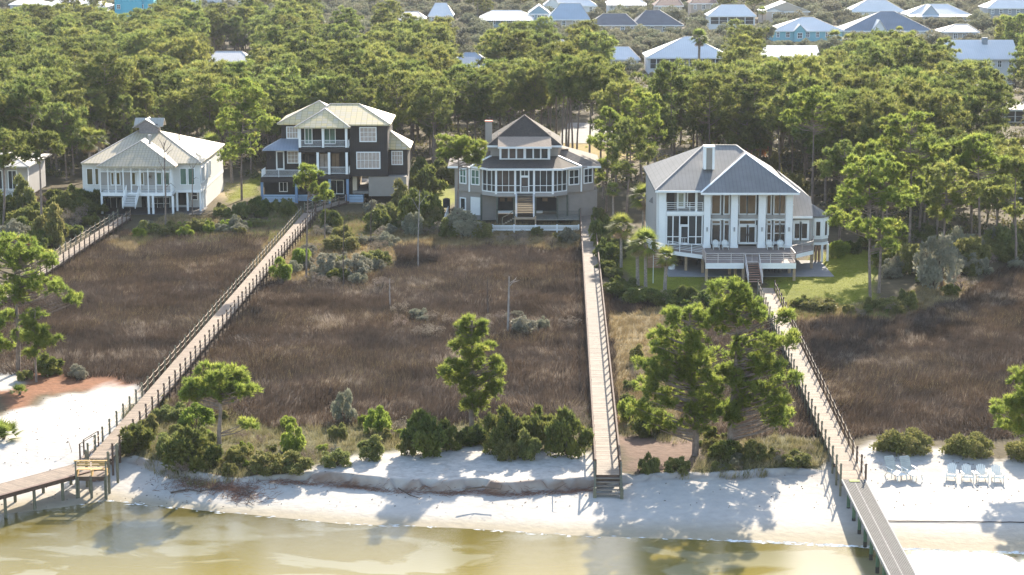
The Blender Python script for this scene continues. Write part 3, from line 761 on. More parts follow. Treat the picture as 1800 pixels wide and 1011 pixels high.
def boardwalk(label, a, b, width, z=.9, spacing=2.44, ph=1.05, rope='both', plank=.145, deckm=None, top=None, rail=None, skip=lambda s, side: False, piles=True, cap=True):
    """a, b: ends in the picture at deck height"""
    A = gp(a[0], a[1], z); B = gp(b[0], b[1], z); d = (B - A); Ln = d.length; d.normalize(); s = Vector((d.y, -d.x, 0))   # s points right
    t = thing('boardwalk', label, 'boardwalk', A.lerp(B, .5) - Vector((0, 0, z)))
    rd = random.Random(int(a[0]))
    # boards: the near ones are parts, the rest one piece
    n = int(Ln / plank); me = None; far = MB(); ang = math.atan2(d.y, d.x) - math.pi / 2
    pb = MB(); pb.box((-width / 2, -.065, -.04), (width / 2, .065, 0))
    me = bpy.data.meshes.new('plank'); me.from_pydata(pb.v, [], pb.f); me.materials.append(deckm or M_DECK)
    for i in range(n):
        c = A + d * (i + .5) * plank + Vector((0, 0, rd.uniform(-.006, .006))) + s * rd.uniform(-.02, .02)
        if i < 260:
            share(me, t, c, 'plank', None, rz=ang)
        else:
            far.bar(c - s * width / 2 - Vector((0, 0, .02)), c + s * width / 2 - Vector((0, 0, .02)), .13, .04)
    if far.v: tag(far.build('far_planks', deckm or M_DECK, t), None, None, kind='stuff')
    for sd in (-1, 1):
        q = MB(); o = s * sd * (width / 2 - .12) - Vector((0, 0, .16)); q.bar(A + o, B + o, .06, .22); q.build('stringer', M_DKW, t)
    pm = {}
    npost = int(Ln / spacing); tops = {-1: [], 1: []}
    for i in range(npost + 1):
        c = A + d * min(Ln - .05, i * spacing + .05)
        for sd in (-1, 1):
            if skip(i, sd): continue
            p = c + s * sd * (width / 2 + .06); g = gz1(p.x, p.y) - .25; hh = z + ph + rd.uniform(-.03, .03)
            mm = M_POST if (sd > 0 or not rope) else M_POSTG
            q = MB(); rr = .075
            q.tube([(p.x, p.y, g), (p.x + rd.uniform(-.02, .02), p.y, hh)], [rr * 1.1, rr], 7)
            if cap: q.tube([(p.x, p.y, hh - .0), (p.x, p.y, hh + .05), (p.x, p.y, hh + .09)], [rr * 1.25, rr * 1.15, .02], 7)
            q.build('post', mm, t); tops[sd].append(Vector((p.x, p.y, hh - .12)))
        if piles and i % 2 == 0:
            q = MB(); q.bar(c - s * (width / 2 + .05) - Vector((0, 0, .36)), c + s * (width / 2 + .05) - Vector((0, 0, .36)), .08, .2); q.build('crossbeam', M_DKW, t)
    for sd in (-1, 1):
        tt = tops[sd]
        if rope in ('both', 'right' if sd > 0 else 'left'):
            for lv, drop in ((0, 0),) :
                q = MB()
                for i in range(len(tt) - 1):
                    if (tt[i + 1] - tt[i]).length > spacing * 1.5: continue
                    pts = [tt[i].lerp(tt[i + 1], k / 5) - Vector((0, 0, .16 * 4 * (k / 5) * (1 - k / 5))) for k in range(6)]
                    q.tube(pts, .032, 4, False)
                q.build('rope', M_ROPE, t)
                q = MB()
                for i in range(len(tt) - 1):
                    if (tt[i + 1] - tt[i]).length > spacing * 1.5: continue
                    pts = [tt[i].lerp(tt[i + 1], k / 4) - Vector((0, 0, .48 + .1 * 4 * (k / 4) * (1 - k / 4))) for k in range(5)]
                    q.tube(pts, .022, 4, False)
                q.build('lower_rope', M_ROPE, t)
        elif rail:
            q = MB(); q.bar(tt[0] + Vector((0, 0, .14)), tt[-1] + Vector((0, 0, .14)), .12, .05); q.build('handrail', M_POST, t)
    return t, A, B, d, s
bw1, *_ = boardwalk('greyed boardwalk at the far left running down from the steps of the white cottage', (-60, 563), (221, 381), 1.5, spacing=2.3)
bw2, A2, B2, d2, s2 = boardwalk('longest boardwalk with rope rails, slanting across the marsh to the dark brown house', (176, 806), (545, 374), 1.65, spacing=2.3)
bw2b, *_ = boardwalk('short turned length of boardwalk leading up to the dark brown house', (545, 372), (606, 353), 1.5, spacing=2.3, piles=False)
bw3, A3, B3, d3, s3 = boardwalk('straight boardwalk in the middle, from the beach steps to the grey bow-fronted house', (1068.5, 835), (1031.5, 377), 1.62, spacing=2.44, rope=None, rail=True, deckm=M_DECK3, cap=False)
bw4, A4, B4, d4, s4 = boardwalk('boardwalk on the right with post and rope rail, going up to the white-columned house', (1500, 843), (1345, 506), 1.6, spacing=2.3)

# beach steps of the middle boardwalk
def steps(parent, A, d, s, z, width, n, run, rise, mt, ms, name='step'):
    for i in range(n):
        c = A - d * (run * (i + .5)); zz = z - rise * (i + 1)
        q = MB(); q.bar(Vector((c.x, c.y, zz)) - s * width / 2, Vector((c.x, c.y, zz)) + s * width / 2, run * .9, .05); q.build(name, mt, parent)
    for sd in (-1, 1):
        q = MB(); o = s * sd * width / 2
        q.bar(A + o - Vector((0, 0, .1)), A - d * run * n + o - Vector((0, 0, .1 + rise * n)), .07, .28); q.build('step_stringer', ms, parent)
steps(bw3, A3, d3, s3, .9, 1.7, 5, .30, .19, M_DECK3, M_POSTG)
q = MB(); q.bar(A3 - s3 * .85 + Vector((0, 0, -.12)), A3 + s3 * .85 + Vector((0, 0, -.12)), .05, .26); q.build('end_board', M_POST, bw3)
for sd in (-1, 1):
    p = A3 - d3 * 1.6 + s3 * sd * .93; q = MB(); q.box((p.x - .11, p.y - .11, gz1(p.x, p.y) - .3), (p.x + .11, p.y + .11, .45)); q.build('newel_post', M_POSTG, bw3)
    q = MB(); q.bar(A3 + s3 * sd * .9 + Vector((0, 0, .95)), p + Vector((0, 0, -.5)), .1, .06); q.build('handrail', M_POSTG, bw3)
# side steps of the long boardwalk
e = A2 + d2 * 3.2 - s2 * .85
for i in range(4):
    c = e - s2 * (.3 * i + .15); q = MB(); q.bar(Vector((c.x, c.y, (.75 - .2 * i))) - d2 * .55, Vector((c.x, c.y, (.75 - .2 * i))) + d2 * .55, .28, .05); q.build('step', M_DECK, bw2)
for sd in (-1, 1):
    tops_ = []
    for k in (0, 1):
        c = e - s2 * (.15 + 1.1 * k) + d2 * .6 * sd; g = gz1(c.x, c.y); q = MB(); q.tube([(c.x, c.y, g - .2), (c.x, c.y, (1.9 - .65 * k))], .07, 6); q.build('post', M_POST, bw2); tops_.append(Vector((c.x, c.y, (1.9 - .65 * k))))
    q = MB(); q.bar(tops_[0], tops_[1], .12, .05); q.build('handrail', M_DECK, bw2)

# dock going left over the water from the foot of the long boardwalk
P0 = gp(172, 815, .9); P1 = gp(-70, 880, .9)
dk = thing('dock', 'plain low dock leaving the long boardwalk toward the bottom left over the water', 'dock', P0.lerp(P1, .5) - Vector((0, 0, .9)))
dd = (P1 - P0); LL = dd.length; dd.normalize(); ss = Vector((-dd.y, dd.x, 0)); wd = 2.3
if ss.y > 0: ss = -ss                                         # toward the camera
pb = MB(); pb.box((-wd / 2, -.065, -.04), (wd / 2, .065, 0)); me = bpy.data.meshes.new('plank'); me.from_pydata(pb.v, [], pb.f); me.materials.append(M_DECK)
an = math.atan2(dd.y, dd.x) - math.pi / 2
for i in range(int(LL / .145)):
    share(me, dk, P0 + dd * (i + .5) * .145, 'plank', None, rz=an)
for sd in (-1, 1):
    q = MB(); o = ss * sd * (wd / 2 + .04) - Vector((0, 0, .13)); q.bar(P0 + o, P1 + o, .07, .26); q.build('fascia', M_POST, dk)
q = MB(); o = ss * (wd / 2 + .02) + Vector((0, 0, .03)); q.bar(P0 + o, P1 + o, .26, .06); q.build('edge_rail', mat('red_brown_timber', (.13, .075, .055)), dk)
for i in range(9):
    for sd in (-1, 1):
        p = P0 + dd * (1.6 + i * 2.4) + ss * sd * wd / 2 * .93; q = MB(); q.tube([(p.x, p.y, gz1(p.x, p.y) - .3), (p.x, p.y, .72)], .11, 7); q.build('piling', M_POSTG, dk)
# little platform and the bench on it
pf = thing('platform', 'small square wooden platform under the bench at the foot of the long boardwalk', 'platform', gp(158, 838, 0))
c0 = gp(134, 838, .88); c1 = gp(187, 838, .88)
for i in range(9):
    q = MB(); q.bar((c0.x, c0.y + .1 + i * .16, .86), (c1.x, c0.y + .1 + i * .16, .86), .14, .04); q.build('plank', M_DECK, pf)
for x in (c0.x + .1, c1.x - .1, c0.x + 1.0):
    q = MB(); q.tube([(x, c0.y + .05, gz1(x, c0.y) - .3), (x, c0.y + .05, .82)], .10, 7); q.build('piling', M_POSTG, pf)
q = MB(); q.bar((c0.x, c0.y + .05, .7), (c1.x, c0.y + .05, .7), .08, .25); q.build('beam', M_POST, pf)
for k, (px_, py_, h_) in enumerate([(152, 812, 2.1), (191, 820, 2.3), (206, 806, 2.3)]):
    p = gp(px_, py_ + 10, .9); q = MB(); q.tube([(p.x, p.y, gz1(p.x, p.y) - .3), (p.x, p.y, h_)], .10, 7); q.tube([(p.x, p.y, h_), (p.x, p.y, h_ + .1)], [.13, .04], 7); q.build('post', M_POSTG, pf)
bn = thing('bench', 'new yellow timber bench with a high slatted back at the foot of the long boardwalk', 'bench', (c0.x + .9, c0.y + .4, .88))
bw_ = c1.x - c0.x
for i, x in enumerate((c0.x, c1.x)):
    q = MB(); q.bar((x, c0.y - .08, gz1(x, c0.y) - .3), (x, c0.y - .08, 2.02), .10, .10); q.build('leg', M_POSTG, bn)
q = MB(); q.bar((c0.x - .1, c0.y - .08, 2.05), (c1.x + .1, c0.y - .08, 2.05), .16, .06); q.build('top_rail', M_NEW, bn)
for i, z_ in enumerate((1.88, 1.70)):
    for k in (0, 1):
        a_ = c0.x + .07 + k * (bw_ / 2); q = MB(); q.bar((a_, c0.y, z_), (a_ + bw_ / 2 - .12, c0.y, z_), .04, .12); q.build('back_slat', M_NEW, bn)
for i in range(3):
    for k in (0, 1):
        a_ = c0.x + .07 + k * (bw_ / 2); q = MB(); q.bar((a_, c0.y + .14 + i * .17, 1.36), (a_ + bw_ / 2 - .12, c0.y + .14 + i * .17, 1.36), .15, .04); q.build('seat_slat', M_NEW, bn)
for x in (c0.x + .05, c0.x + bw_ / 2, c1.x - .05):
    q = MB(); q.box((x - .04, c0.y + .02, .88), (x + .04, c0.y + .6, 1.33)); q.build('seat_support', M_NEW, bn)

# metal gangway at the foot of the right boardwalk
M_ALU = mat('ribbed_aluminium', (.155, .145, .135), .85, .1, 2, spec=.1)
M_ALUF = mat('aluminium_frame', (.28, .265, .255), .8, .08, 2, spec=.1)
E0 = gp(1500.5, 844, .9); E1 = gp(1638, 1110, .9)
E0n = E0; ge = E1 - E0; GL = ge.length; ge.normalize(); gs = Vector((-ge.y, ge.x, 0))
gw = thing('gangway', 'long grey ribbed metal gangway running out over the water from the right boardwalk', 'gangway', E0.lerp(E1, .5) - Vector((0, 0, .9)))
if gs.x < 0: gs = -gs
W_ = 1.5; nr = 15
for k in range(nr):
    o = gs * (-W_ / 2 + W_ * (k + .5) / nr); q = MB(); mid = (k == nr // 2)
    q.bar(E0 + o, E1 + o, W_ / nr * .72, .05); q.build('rib', mat('perforated_strip', (.27, .25, .24), .85, .3, 6, spec=.1) if mid else M_ALU, gw)
q = MB(); q.bar(E0 - Vector((0, 0, .06)), E1 - Vector((0, 0, .06)), W_, .05); q.build('deck_pan', M_DKW, gw)
for sd in (-1, 1):
    q = MB(); o = gs * sd * (W_ / 2 + .04) - Vector((0, 0, .06)); q.bar(E0 + o, E1 + o, .09, .22); q.build('side_beam', M_ALUF, gw)
for i in range(10):
    for sd in (-1, 1):
        p = E0 + ge * (2.2 + i * 2.5) + gs * sd * (W_ / 2 - .12); g = gz1(p.x, p.y)
        q = MB(); q.tube([(p.x, p.y, g - .3), (p.x, p.y, -.35)], .125, 8); q.build('piling_base', mat('wet_piling', (.04, .035, .03)), gw)
        q = MB(); q.tube([(p.x, p.y, -.35), (p.x, p.y, .74)], .12, 8); q.build('piling', mat('mossy_piling', (.08, .13, .08)), gw)
gn_ = E0 + ge * .35
sg = thing('green_mat', 'small green rectangle lying where the gangway meets the right boardwalk', 'mat', (gn_.x, gn_.y, .93))
q = MB(); q.bar(gn_ - gs * .35 + Vector((0, 0, .045)), gn_ + gs * .35 + Vector((0, 0, .045)), .5, .04); q.build('mat_top', mat('green_mat', (.13, .16, .01)), sg)

# ------------------------------------------------------------------ chairs
M_WHT = mat('white_paint', (.78, .76, .72), .6, .05, 2)
M_CHW = mat('chair_white', (.72, .70, .64), .6, .06, 2)
M_CHG = mat('chair_greywood', (.36, .38, .36), .7, .12, 3)
def adirondack():
    t = thing('adirondack_chair', 'x', 'chair')
    for i in range(5):                                             # fan back
        k = (i - 2); h = .98 - .05 * k * k * .7
        q = MB(); q.bar((k * .10, .28, .30), (k * .125, .28 + .42 * h, .30 + .62 * h), .088, .02, up=(0, 1, .6)); q.build('back_slat', M_CHW, t)
    for i in range(5):
        y = -.24 + i * .12; q = MB(); q.bar((-.27, y, .36 - i * .028), (.27, y, .36 - i * .028), .10, .02); q.build('seat_slat', M_CHW, t)
    for s_ in (-1, 1):
        q = MB(); q.box((s_ * .36 - .06, -.34, .52), (s_ * .36 + .06, .36, .545)); q.build('armrest', M_CHW, t)
        q = MB(); q.box((s_ * .30 - .02, -.30, 0), (s_ * .30 + .02, -.20, .52)); q.build('leg', M_CHW, t)
        q = MB(); q.bar((s_ * .27, -.26, .33), (s_ * .27, .55, .04), .02, .10); q.build('rear_leg', M_CHW, t)
        q = MB(); q.box((s_ * .30 - .02, .28, .1), (s_ * .30 + .02, .34, .52)); q.build('arm_support', M_CHW, t)
    q = MB(); q.box((-.28, -.30, .26), (.28, -.275, .36)); q.build('apron', M_CHW, t)
    return t
def lounge():
    t = thing('lounge_chair', 'x', 'lounge chair')
    for i in range(9):
        f = i / 8; q = MB(); q.bar((-.30, .15 + .42 * f, .36 + .78 * f), (.30, .15 + .42 * f, .36 + .78 * f), .03, .088, up=(0, .45, .9)); q.build('back_slat', M_CHG, t)
    for i in range(9):
        q = MB(); q.bar((-.30, .08 - i * .13, .36), (.30, .08 - i * .13, .36), .10, .02); q.build('seat_slat', M_CHW, t)
    for s_ in (-1, 1):
        q = MB(); q.bar((s_ * .32, .2, .33), (s_ * .32, -1.05, .33), .04, .07); q.build('side_rail', M_CHW, t)
        q = MB(); q.bar((s_ * .32, .15, .36), (s_ * .32, .58, 1.15), .04, .05); q.build('back_rail', M_CHG, t)
        q = MB(); q.bar((s_ * .32, .1, .35), (s_ * .34, .42, 0), .05, .05); q.build('leg', M_CHW, t)
        q = MB(); q.bar((s_ * .32, -.9, .35), (s_ * .34, -1.05, 0), .05, .05); q.build('leg', M_CHW, t)
        q = MB(); q.bar((s_ * .36, .25, .62), (s_ * .36, -.4, .58), .08, .025); q.build('armrest', M_CHW, t)
        q = MB(); q.bar((s_ * .36, -.36, .58), (s_ * .36, -.36, 0), .04, .04); q.build('arm_support', M_CHW, t)
    return t
adr = adirondack(); lou = lounge()
SCH = 1.12
for (px_, py_, rz, lab) in [(1672, 843, -.25, 'white adirondack chair on the sand, turned a little, first from the left of four'),
                            (1701, 845, 0.0, 'white adirondack chair on the sand, second from the left of four'),
                            (1727, 845, .02, 'white adirondack chair on the sand, third from the left of four'),
                            (1754, 846, .05, 'white adirondack chair on the sand, nearest the right picture edge')]:
    place(adr, G(px_, py_), lab, rz, SCH, 'adirondack chairs in a row on the beach')
for (px_, py_, rz, lab) in [(1570, 838, .38, 'reclining slatted beach chair nearer the gangway, left of the two'), (1597, 838, .38, 'reclining slatted beach chair, right of the two, with pale grey back')]:
    place(lou, G(px_, py_), lab, rz, 1.15, 'reclining beach chairs')
# things lying on the beach
def wobble(n, p, d, st, rg, z=0):
    out = [Vector(p)]
    for i in range(n):
        d = d + Vector((rg.uniform(-.5, .5), rg.uniform(-.3, .3), 0)); d.normalize(); q = out[-1] + d * st; q.z = min(gz1(q.x, q.y) + .03 + rg.uniform(0, .12), p[2] + .2); out.append(q)
    return out
rg_ = random.Random(8)
q = MB()
for i in range(1500):
    if i < 700: px_, py_ = rg_.gauss(375, 42), rg_.gauss(853, 8)
    elif i < 900: px_, py_ = rg_.gauss(425, 20), rg_.gauss(873, 7)
    else:
        px_ = rg_.uniform(470, 1035); py_ = 850 + 14 * math.sin((px_ - 468) / 570 * math.pi) ** .7 + rg_.gauss(0, 2.2)
    p = G(px_, py_)
    if i >= 900: p.y = float(np.interp(p.x, xs, _yc)) - .95 + rg_.gauss(0, .22)
    p.z = gz1(p.x, p.y); an = rg_.uniform(-.5, .5) + (1.5 if i < 900 and rg_.random() < .4 else 0)
    k = rg_.uniform(.2, .9); q.tube(wobble(4, (p.x, p.y, p.z + .05), Vector((math.cos(an), math.sin(an), 0)), k / 4, rg_), [.012, .014, .012, .01, .005], 3, False)
tag(q.build('root_tangle', mat('dead_roots', (.17, .085, .055), .95, .4, 2)), 'tangle of red-brown dead roots and twigs along the foot of the sand bank', 'roots', kind='stuff')
for (pts, r, lab) in [([(300, 868), (330, 862), (352, 866), (381, 858)], .07, 'dark driftwood branch lying left in the root tangle'), ([(432, 862), (442, 872), (436, 884), (447, 890)], .05, 'bent piece of driftwood below the root tangle'),
                      ([(820, 862), (850, 858), (880, 862)], .07, 'driftwood log at the foot of the long sand bank'), ([(960, 872), (972, 866), (985, 858)], .05, 'forked driftwood stick near the beach steps'),
                      ([(700, 860), (720, 872), (738, 878)], .05, 'slim driftwood branch under the left part of the bank')]:
    pp = [G(a, c) for a, c in pts]; q = MB(); q.tube([p + Vector((0, 0, .08)) for p in pp], [r * (1 - .2 * i) for i in range(len(pp))], 6)
    for j in range(3):
        p = pp[1 + j % (len(pp) - 1)]; q.tube([p + Vector((0, 0, .1)), p + Vector((rg_.uniform(-.5, .5), rg_.uniform(-.4, .4), rg_.uniform(.15, .5)))], [r * .5, .01], 4)
    tag(q.build('driftwood', M_BARKD, None, pp[0]), lab, 'driftwood')
q = MB(); pp = [G(1558 + i * 12, 917 + (i % 3) * .25 + i * .1) + Vector((0, 0, .05)) for i in range(32)]; q.tube(pp, .035, 6)
tag(q.build('pipe', mat('black_pipe', (.04, .035, .035)), None, pp[0]), 'long thin dark pipe lying along the beach at the right', 'pipe')
# small litter on the sand
q = MB()
for i in range(900):
    px_ = rg_.uniform(-20, 1820); py_ = rg_.uniform(690, 895)
    if px_ > 240 and py_ < 800: continue
    p = G(px_, py_)
    if p.z < -.75 or not (p.y < np.interp(p.x, xs, _yc) or px_ < 240 or px_ > 1500): continue
    r = rg_.uniform(.02, .07); a = rg_.uniform(0, 3.14); q.bar((p.x - r * math.cos(a), p.y - r * math.sin(a), p.z + .02), (p.x + r * math.cos(a), p.y + r * math.sin(a), p.z + .03), .03, .03)
tag(q.build('beach_litter', M_BARKD), 'scattered dark bits of wrack and cones on the white sand', 'litter', kind='stuff')
# lamp-like stake on the sand, bag under the bench
p = G(127, 795); q = MB(); q.tube([(p.x, p.y, p.z - .1), (p.x - .25, p.y + .1, p.z + .75)], .018, 5); q.tube([(p.x - .25, p.y + .1, p.z + .75), (p.x - .33, p.y + .05, p.z + .78), (p.x - .38, p.y, p.z + .7)], [.02, .05, .05], 6)
tag(q.build('stake', M_BARKD, None, p), 'thin leaning stake with a small hooked head on the sand by the bench', 'stake')
p = G(171, 845); q = MB(); q.tube([(p.x - .25, p.y, p.z), (p.x - .2, p.y, p.z + .35), (p.x - .05, p.y, p.z + .5)], [.2, .22, .1], 7); q.tube([(p.x + .2, p.y + .1, p.z), (p.x + .25, p.y, p.z + .3)], [.2, .12], 7)
tag(q.build('bag', mat('maroon_cloth', (.10, .02, .02)), None, p), 'dark red bundle lying in the shade under the bench', 'bag')
# ------------------------------------------------------------------ houses
M_SIDEW = mat('white_siding', (.66, .64, .60), .7, .05, 1, stripes=(2, .18, .10))
M_TRIM = mat('white_trim', (.80, .79, .76), .6, .04, 1)
M_GLASS = glass('dark_glass', (.035, .04, .042))
M_GLASSG = glass('green_glass', (.10, .17, .13))
M_GLASST = glass('tan_glass', (.20, .14, .09))
M_TANPANE = mat('pale_tan_panes', (.42, .33, .27), .5, .2, 2, spec=.5)  # pale tan pane colour
M_OPEN = mat('dark_inside', (.028, .028, .028), .9, .3, 1)  # near-black stands in for the shade inside openings and porches
M_SCREEN = mat('insect_screen', (.055, .052, .048), .8, .35, .6)
M_SCRMID = mat('brown_screen', (.095, .07, .055), .8, .35, .6)
M_ROOF1 = mat('pale_metal_roof', (.36, .33, .28), .5, .10, .8, spec=.5, stripes=(0, .42, .16))
M_ROOFS = mat('silver_metal_roof', (.185, .178, .17), .7, .14, .5, spec=.10, stripes=(0, .42, .20))
M_SHING = mat('dark_shingles', (.062, .048, .038), .9, .4, 4, .5, 10, stripes=(2, .13, .25))
M_SHINGT = mat('tan_shingles', (.29, .22, .165), .9, .2, 4, .5, 10, stripes=(2, .13, .12))
M_BROWN = mat('dark_brown_siding', (.042, .034, .030), .8, .15, 1, stripes=(0, .3, .25))
M_GREYW = mat('grey_siding', (.29, .255, .22), .8, .06, 1, stripes=(2, .18, .16))
M_TAUPE = mat('taupe_stucco', (.36, .33, .30), .85, .06, 1)
M_BLUE = mat('blue_paint', (.16, .23, .33), .7, .1, 1)
M_TIMB = mat('tan_timber', (.36, .26, .17), .85, .2, 2)
M_CAP = mat('roof_cap', (.38, .34, .30), .7, .06, 1)
def rooftile(name, a, b_, sx, sy):
    m = mat(name, a, .6, .05, 1, spec=.4); t = m.node_tree; bs = t.nodes['Principled BSDF']
    bt = nd(t, 'ShaderNodeTexBrick'); bt.offset = 0; bt.inputs['Color1'].default_value = (*a, 1); bt.inputs['Color2'].default_value = (*b_, 1)
    bt.inputs['Mortar'].default_value = tuple(c * .6 for c in a) + (1,); bt.inputs['Scale'].default_value = 1; bt.inputs['Mortar Size'].default_value = .035
    bt.inputs['Brick Width'].default_value = sx; bt.inputs['Row Height'].default_value = sy
    g = nd(t, 'ShaderNodeNewGeometry'); t.links.new(g.outputs['Position'], bt.inputs['Vector']); t.links.new(bt.outputs[0], bs.inputs['Base Color'])
    return m
M_ROOF2 = rooftile('cream_panel_roof', (.56, .43, .20), (.46, .385, .26), .75, .62)
M_ROOF1F = rooftile('cream_roof', (.44, .36, .23), (.38, .32, .23), .42, .5)
class Fr:
    def __init__(s, x0, y0, sc, D): s.x0, s.y0, s.sc, s.D = x0, y0, sc, D
    def p(s, zx, zy, d=0): return plane(s.x0 + zx / s.sc, s.y0 + zy / s.sc, s.D + d)
    def x(s, zx, d=0): return s.p(zx, 500, d).x
    def z(s, zy, d=0): return s.p(500, zy, d).z
    def box(s, mb, zx0, zy0, zx1, zy1, d0, d1):
        a = s.p(zx0, zy0, d0); b = s.p(zx1, zy1, d0); mb.box((a.x, s.D + d0, b.z), (b.x, s.D + d1, a.z))
def B1(fr, par, name, m, zx0, zy0, zx1, zy1, d0, d1):
    q = MB(); fr.box(q, zx0, zy0, zx1, zy1, d0, d1); return q.build(name, m, par)
def face_frame(a, b, z0, z1):
    """local axes on an upright face from a to b (left to right seen from outside)"""
    a = Vector((a[0], a[1], 0)); b = Vector((b[0], b[1], 0)); u = (b - a); L = u.length; u.normalize(); n = Vector((u.y, -u.x, 0)); return a, u, n, L
def window_on(par, a, b, z0, z1, cols=2, rows=2, mf=None, mg=None, fw=.09, name='window', out=.05, mw=None):
    a, u, n, L = face_frame(a, b, z0, z1); mf = mf or M_TRIM; mg = mg or M_GLASS; mw = mw or fw * .6
    def P(s_, z, o): q = a + u * s_ + n * o; return Vector((q.x, q.y, z))
    q = MB(); zm = (z0 + z1) / 2
    for z in (z0, z1): q.bar(P(-fw / 2, z, out), P(L + fw / 2, z, out), fw, .10, up=n) if False else q.bar(P(-fw / 2, z, out), P(L + fw / 2, z, out), .10, fw)
    for s_ in (0, L): q.bar(P(s_, z0 + fw / 2, out), P(s_, z1 - fw / 2, out), fw, .10, up=n)
    for i in range(1, cols): q.bar(P(L * i / cols, z0 + fw / 2, out), P(L * i / cols, z1 - fw / 2, out), mw, .07, up=n)
    for j in range(1, rows): q.bar(P(fw / 2, z0 + (z1 - z0) * j / rows, out - .01), P(L - fw / 2, z0 + (z1 - z0) * j / rows, out - .01), .06, mw)
    f = q.build(name, mf, par)
    q = MB(); q.bar(P(0, zm, out * .4), P(L, zm, out * .4), .02, z1 - z0); q.build('pane', mg, f)
    return f
def win(fr, par, zx0, zy0, zx1, zy1, d, cols=2, rows=2, mf=None, mg=None, fw=.09, name='window', mw=None):
    a = fr.p(zx0, zy0, d); b = fr.p(zx1, zy1, d)
    return window_on(par, (a.x, a.y), (b.x, b.y), b.z, a.z, cols, rows, mf, mg, fw, name, mw=mw)
def railing(par, pts, h, m=None, bal=.14, rails=2, post=.08, name='railing', posts=True, bw=.028, lo=.12):
    m = m or M_TRIM; q = MB()
    for i in range(len(pts) - 1):
        a = Vector(pts[i]); b = Vector(pts[i + 1]); U = Vector((0, 0, 1))
        q.bar(a + U * h, b + U * h, .07, .05)
        if rails == 2 or bal: q.bar(a + U * lo, b + U * lo, .05, .05)
        if not bal:
            for k in range(1, rails): q.bar(a + U * (lo + (h - lo) * k / rails), b + U * (lo + (h - lo) * k / rails), .03, .035)
        else:
            n = max(1, int((b - a).length / bal))
            for k in range(1, n): c = a.lerp(b, k / n); q.bar(c + U * lo, c + U * h, bw, bw)
    o = q.build(name, m, par)
    if posts:
        for p in pts:
            p = Vector(p); r = MB(); r.bar(p, p + Vector((0, 0, h + .05)), post, post); r.build('rail_post', m, par)
    return o
def hip(par, x0, x1, y0, y1, ze, r0, r1, zr, m, name='roof', th=.18, caps=None):
    """hip roof: eaves rectangle, ridge from r0 to r1 (x,y)"""
    a, b, c, d = (x0, y0, ze), (x1, y0, ze), (x1, y1, ze), (x0, y1, ze); R0 = (*r0, zr); R1 = (*r1, zr); q = MB()
    if abs(r0[0] - r1[0]) + abs(r0[1] - r1[1]) < .05: F = [(a, b, R0), (b, c, R0), (c, d, R0), (d, a, R0)]
    elif abs(r0[0] - r1[0]) > abs(r0[1] - r1[1]): F = [(a, b, R1, R0), (b, c, R1), (c, d, R0, R1), (d, a, R0)]
    else: F = [(a, b, R0), (b, c, R1, R0), (c, d, R1), (d, a, R0, R1)]
    q.slab(F, th); o = q.build(name, m, par)
    if caps:
        q = MB(); U = Vector((0, 0, .03))
        for s_, e in ((a, R0), (b, R1 if abs(r0[0] - r1[0]) > abs(r0[1] - r1[1]) else R0)): q.bar(Vector(s_) + U, Vector(e) + U, .16, .07)
        if (Vector(R0) - Vector(R1)).length > .1: q.bar(Vector(R0) + U, Vector(R1) + U, .16, .07)
        q.build('ridge_cap', caps, o)
    return o
def gable(par, x0, x1, y0, y1, ze, zr, m, axis='y', th=.15, name='roof', wall=None):
    xm = (x0 + x1) / 2; ym = (y0 + y1) / 2; q = MB()
    if axis == 'y': q.slab([((x0, y0, ze), (xm, y0, zr), (xm, y1, zr), (x0, y1, ze)), ((xm, y0, zr), (x1, y0, ze), (x1, y1, ze), (xm, y1, zr))], th)
    else: q.slab([((x0, y0, ze), (x1, y0, ze), (x1, ym, zr), (x0, ym, zr)), ((x0, ym, zr), (x1, ym, zr), (x1, y1, ze), (x0, y1, ze))], th)
    o = q.build(name, m, par)
    if wall:
        q = MB(); e = .25
        if axis == 'y': q.slab([((x0 + e, y0 + e, ze - .1), (x1 - e, y0 + e, ze - .1), (xm, y0 + e, zr - .2))], .15, (0, 1, 0))
        else:
            for xx, dx in ((x0 + e, 1), (x1 - e, -1)): q.slab([((xx, y0 + e, ze - .1), (xx, y1 - e, ze - .1), (xx, ym, zr - .2))], .15, (dx, 0, 0))
        q.build('gable_wall', wall, par)
    return o
def stairs(par, x0, x1, y0, z0, y1, z1, n, m, ms, riser=None):
    for i in range(n):
        f = (i + .5) / n; yy = y0 + (y1 - y0) * f; zz = z0 + (z1 - z0) * (i + 1) / (n + 1)
        q = MB(); q.box((x0, yy - abs(y1 - y0) / n * .45, zz - .05), (x1, yy + abs(y1 - y0) / n * .45, zz)); q.build('step', m, par)
    for x in (x0 - .04, x1 + .04):
        q = MB(); q.bar((x, y0, z0 - .12), (x, y1, z1 - .12), .07, .28); q.build('step_stringer', ms, par)
ZL = .5                                           # ground level of the lots

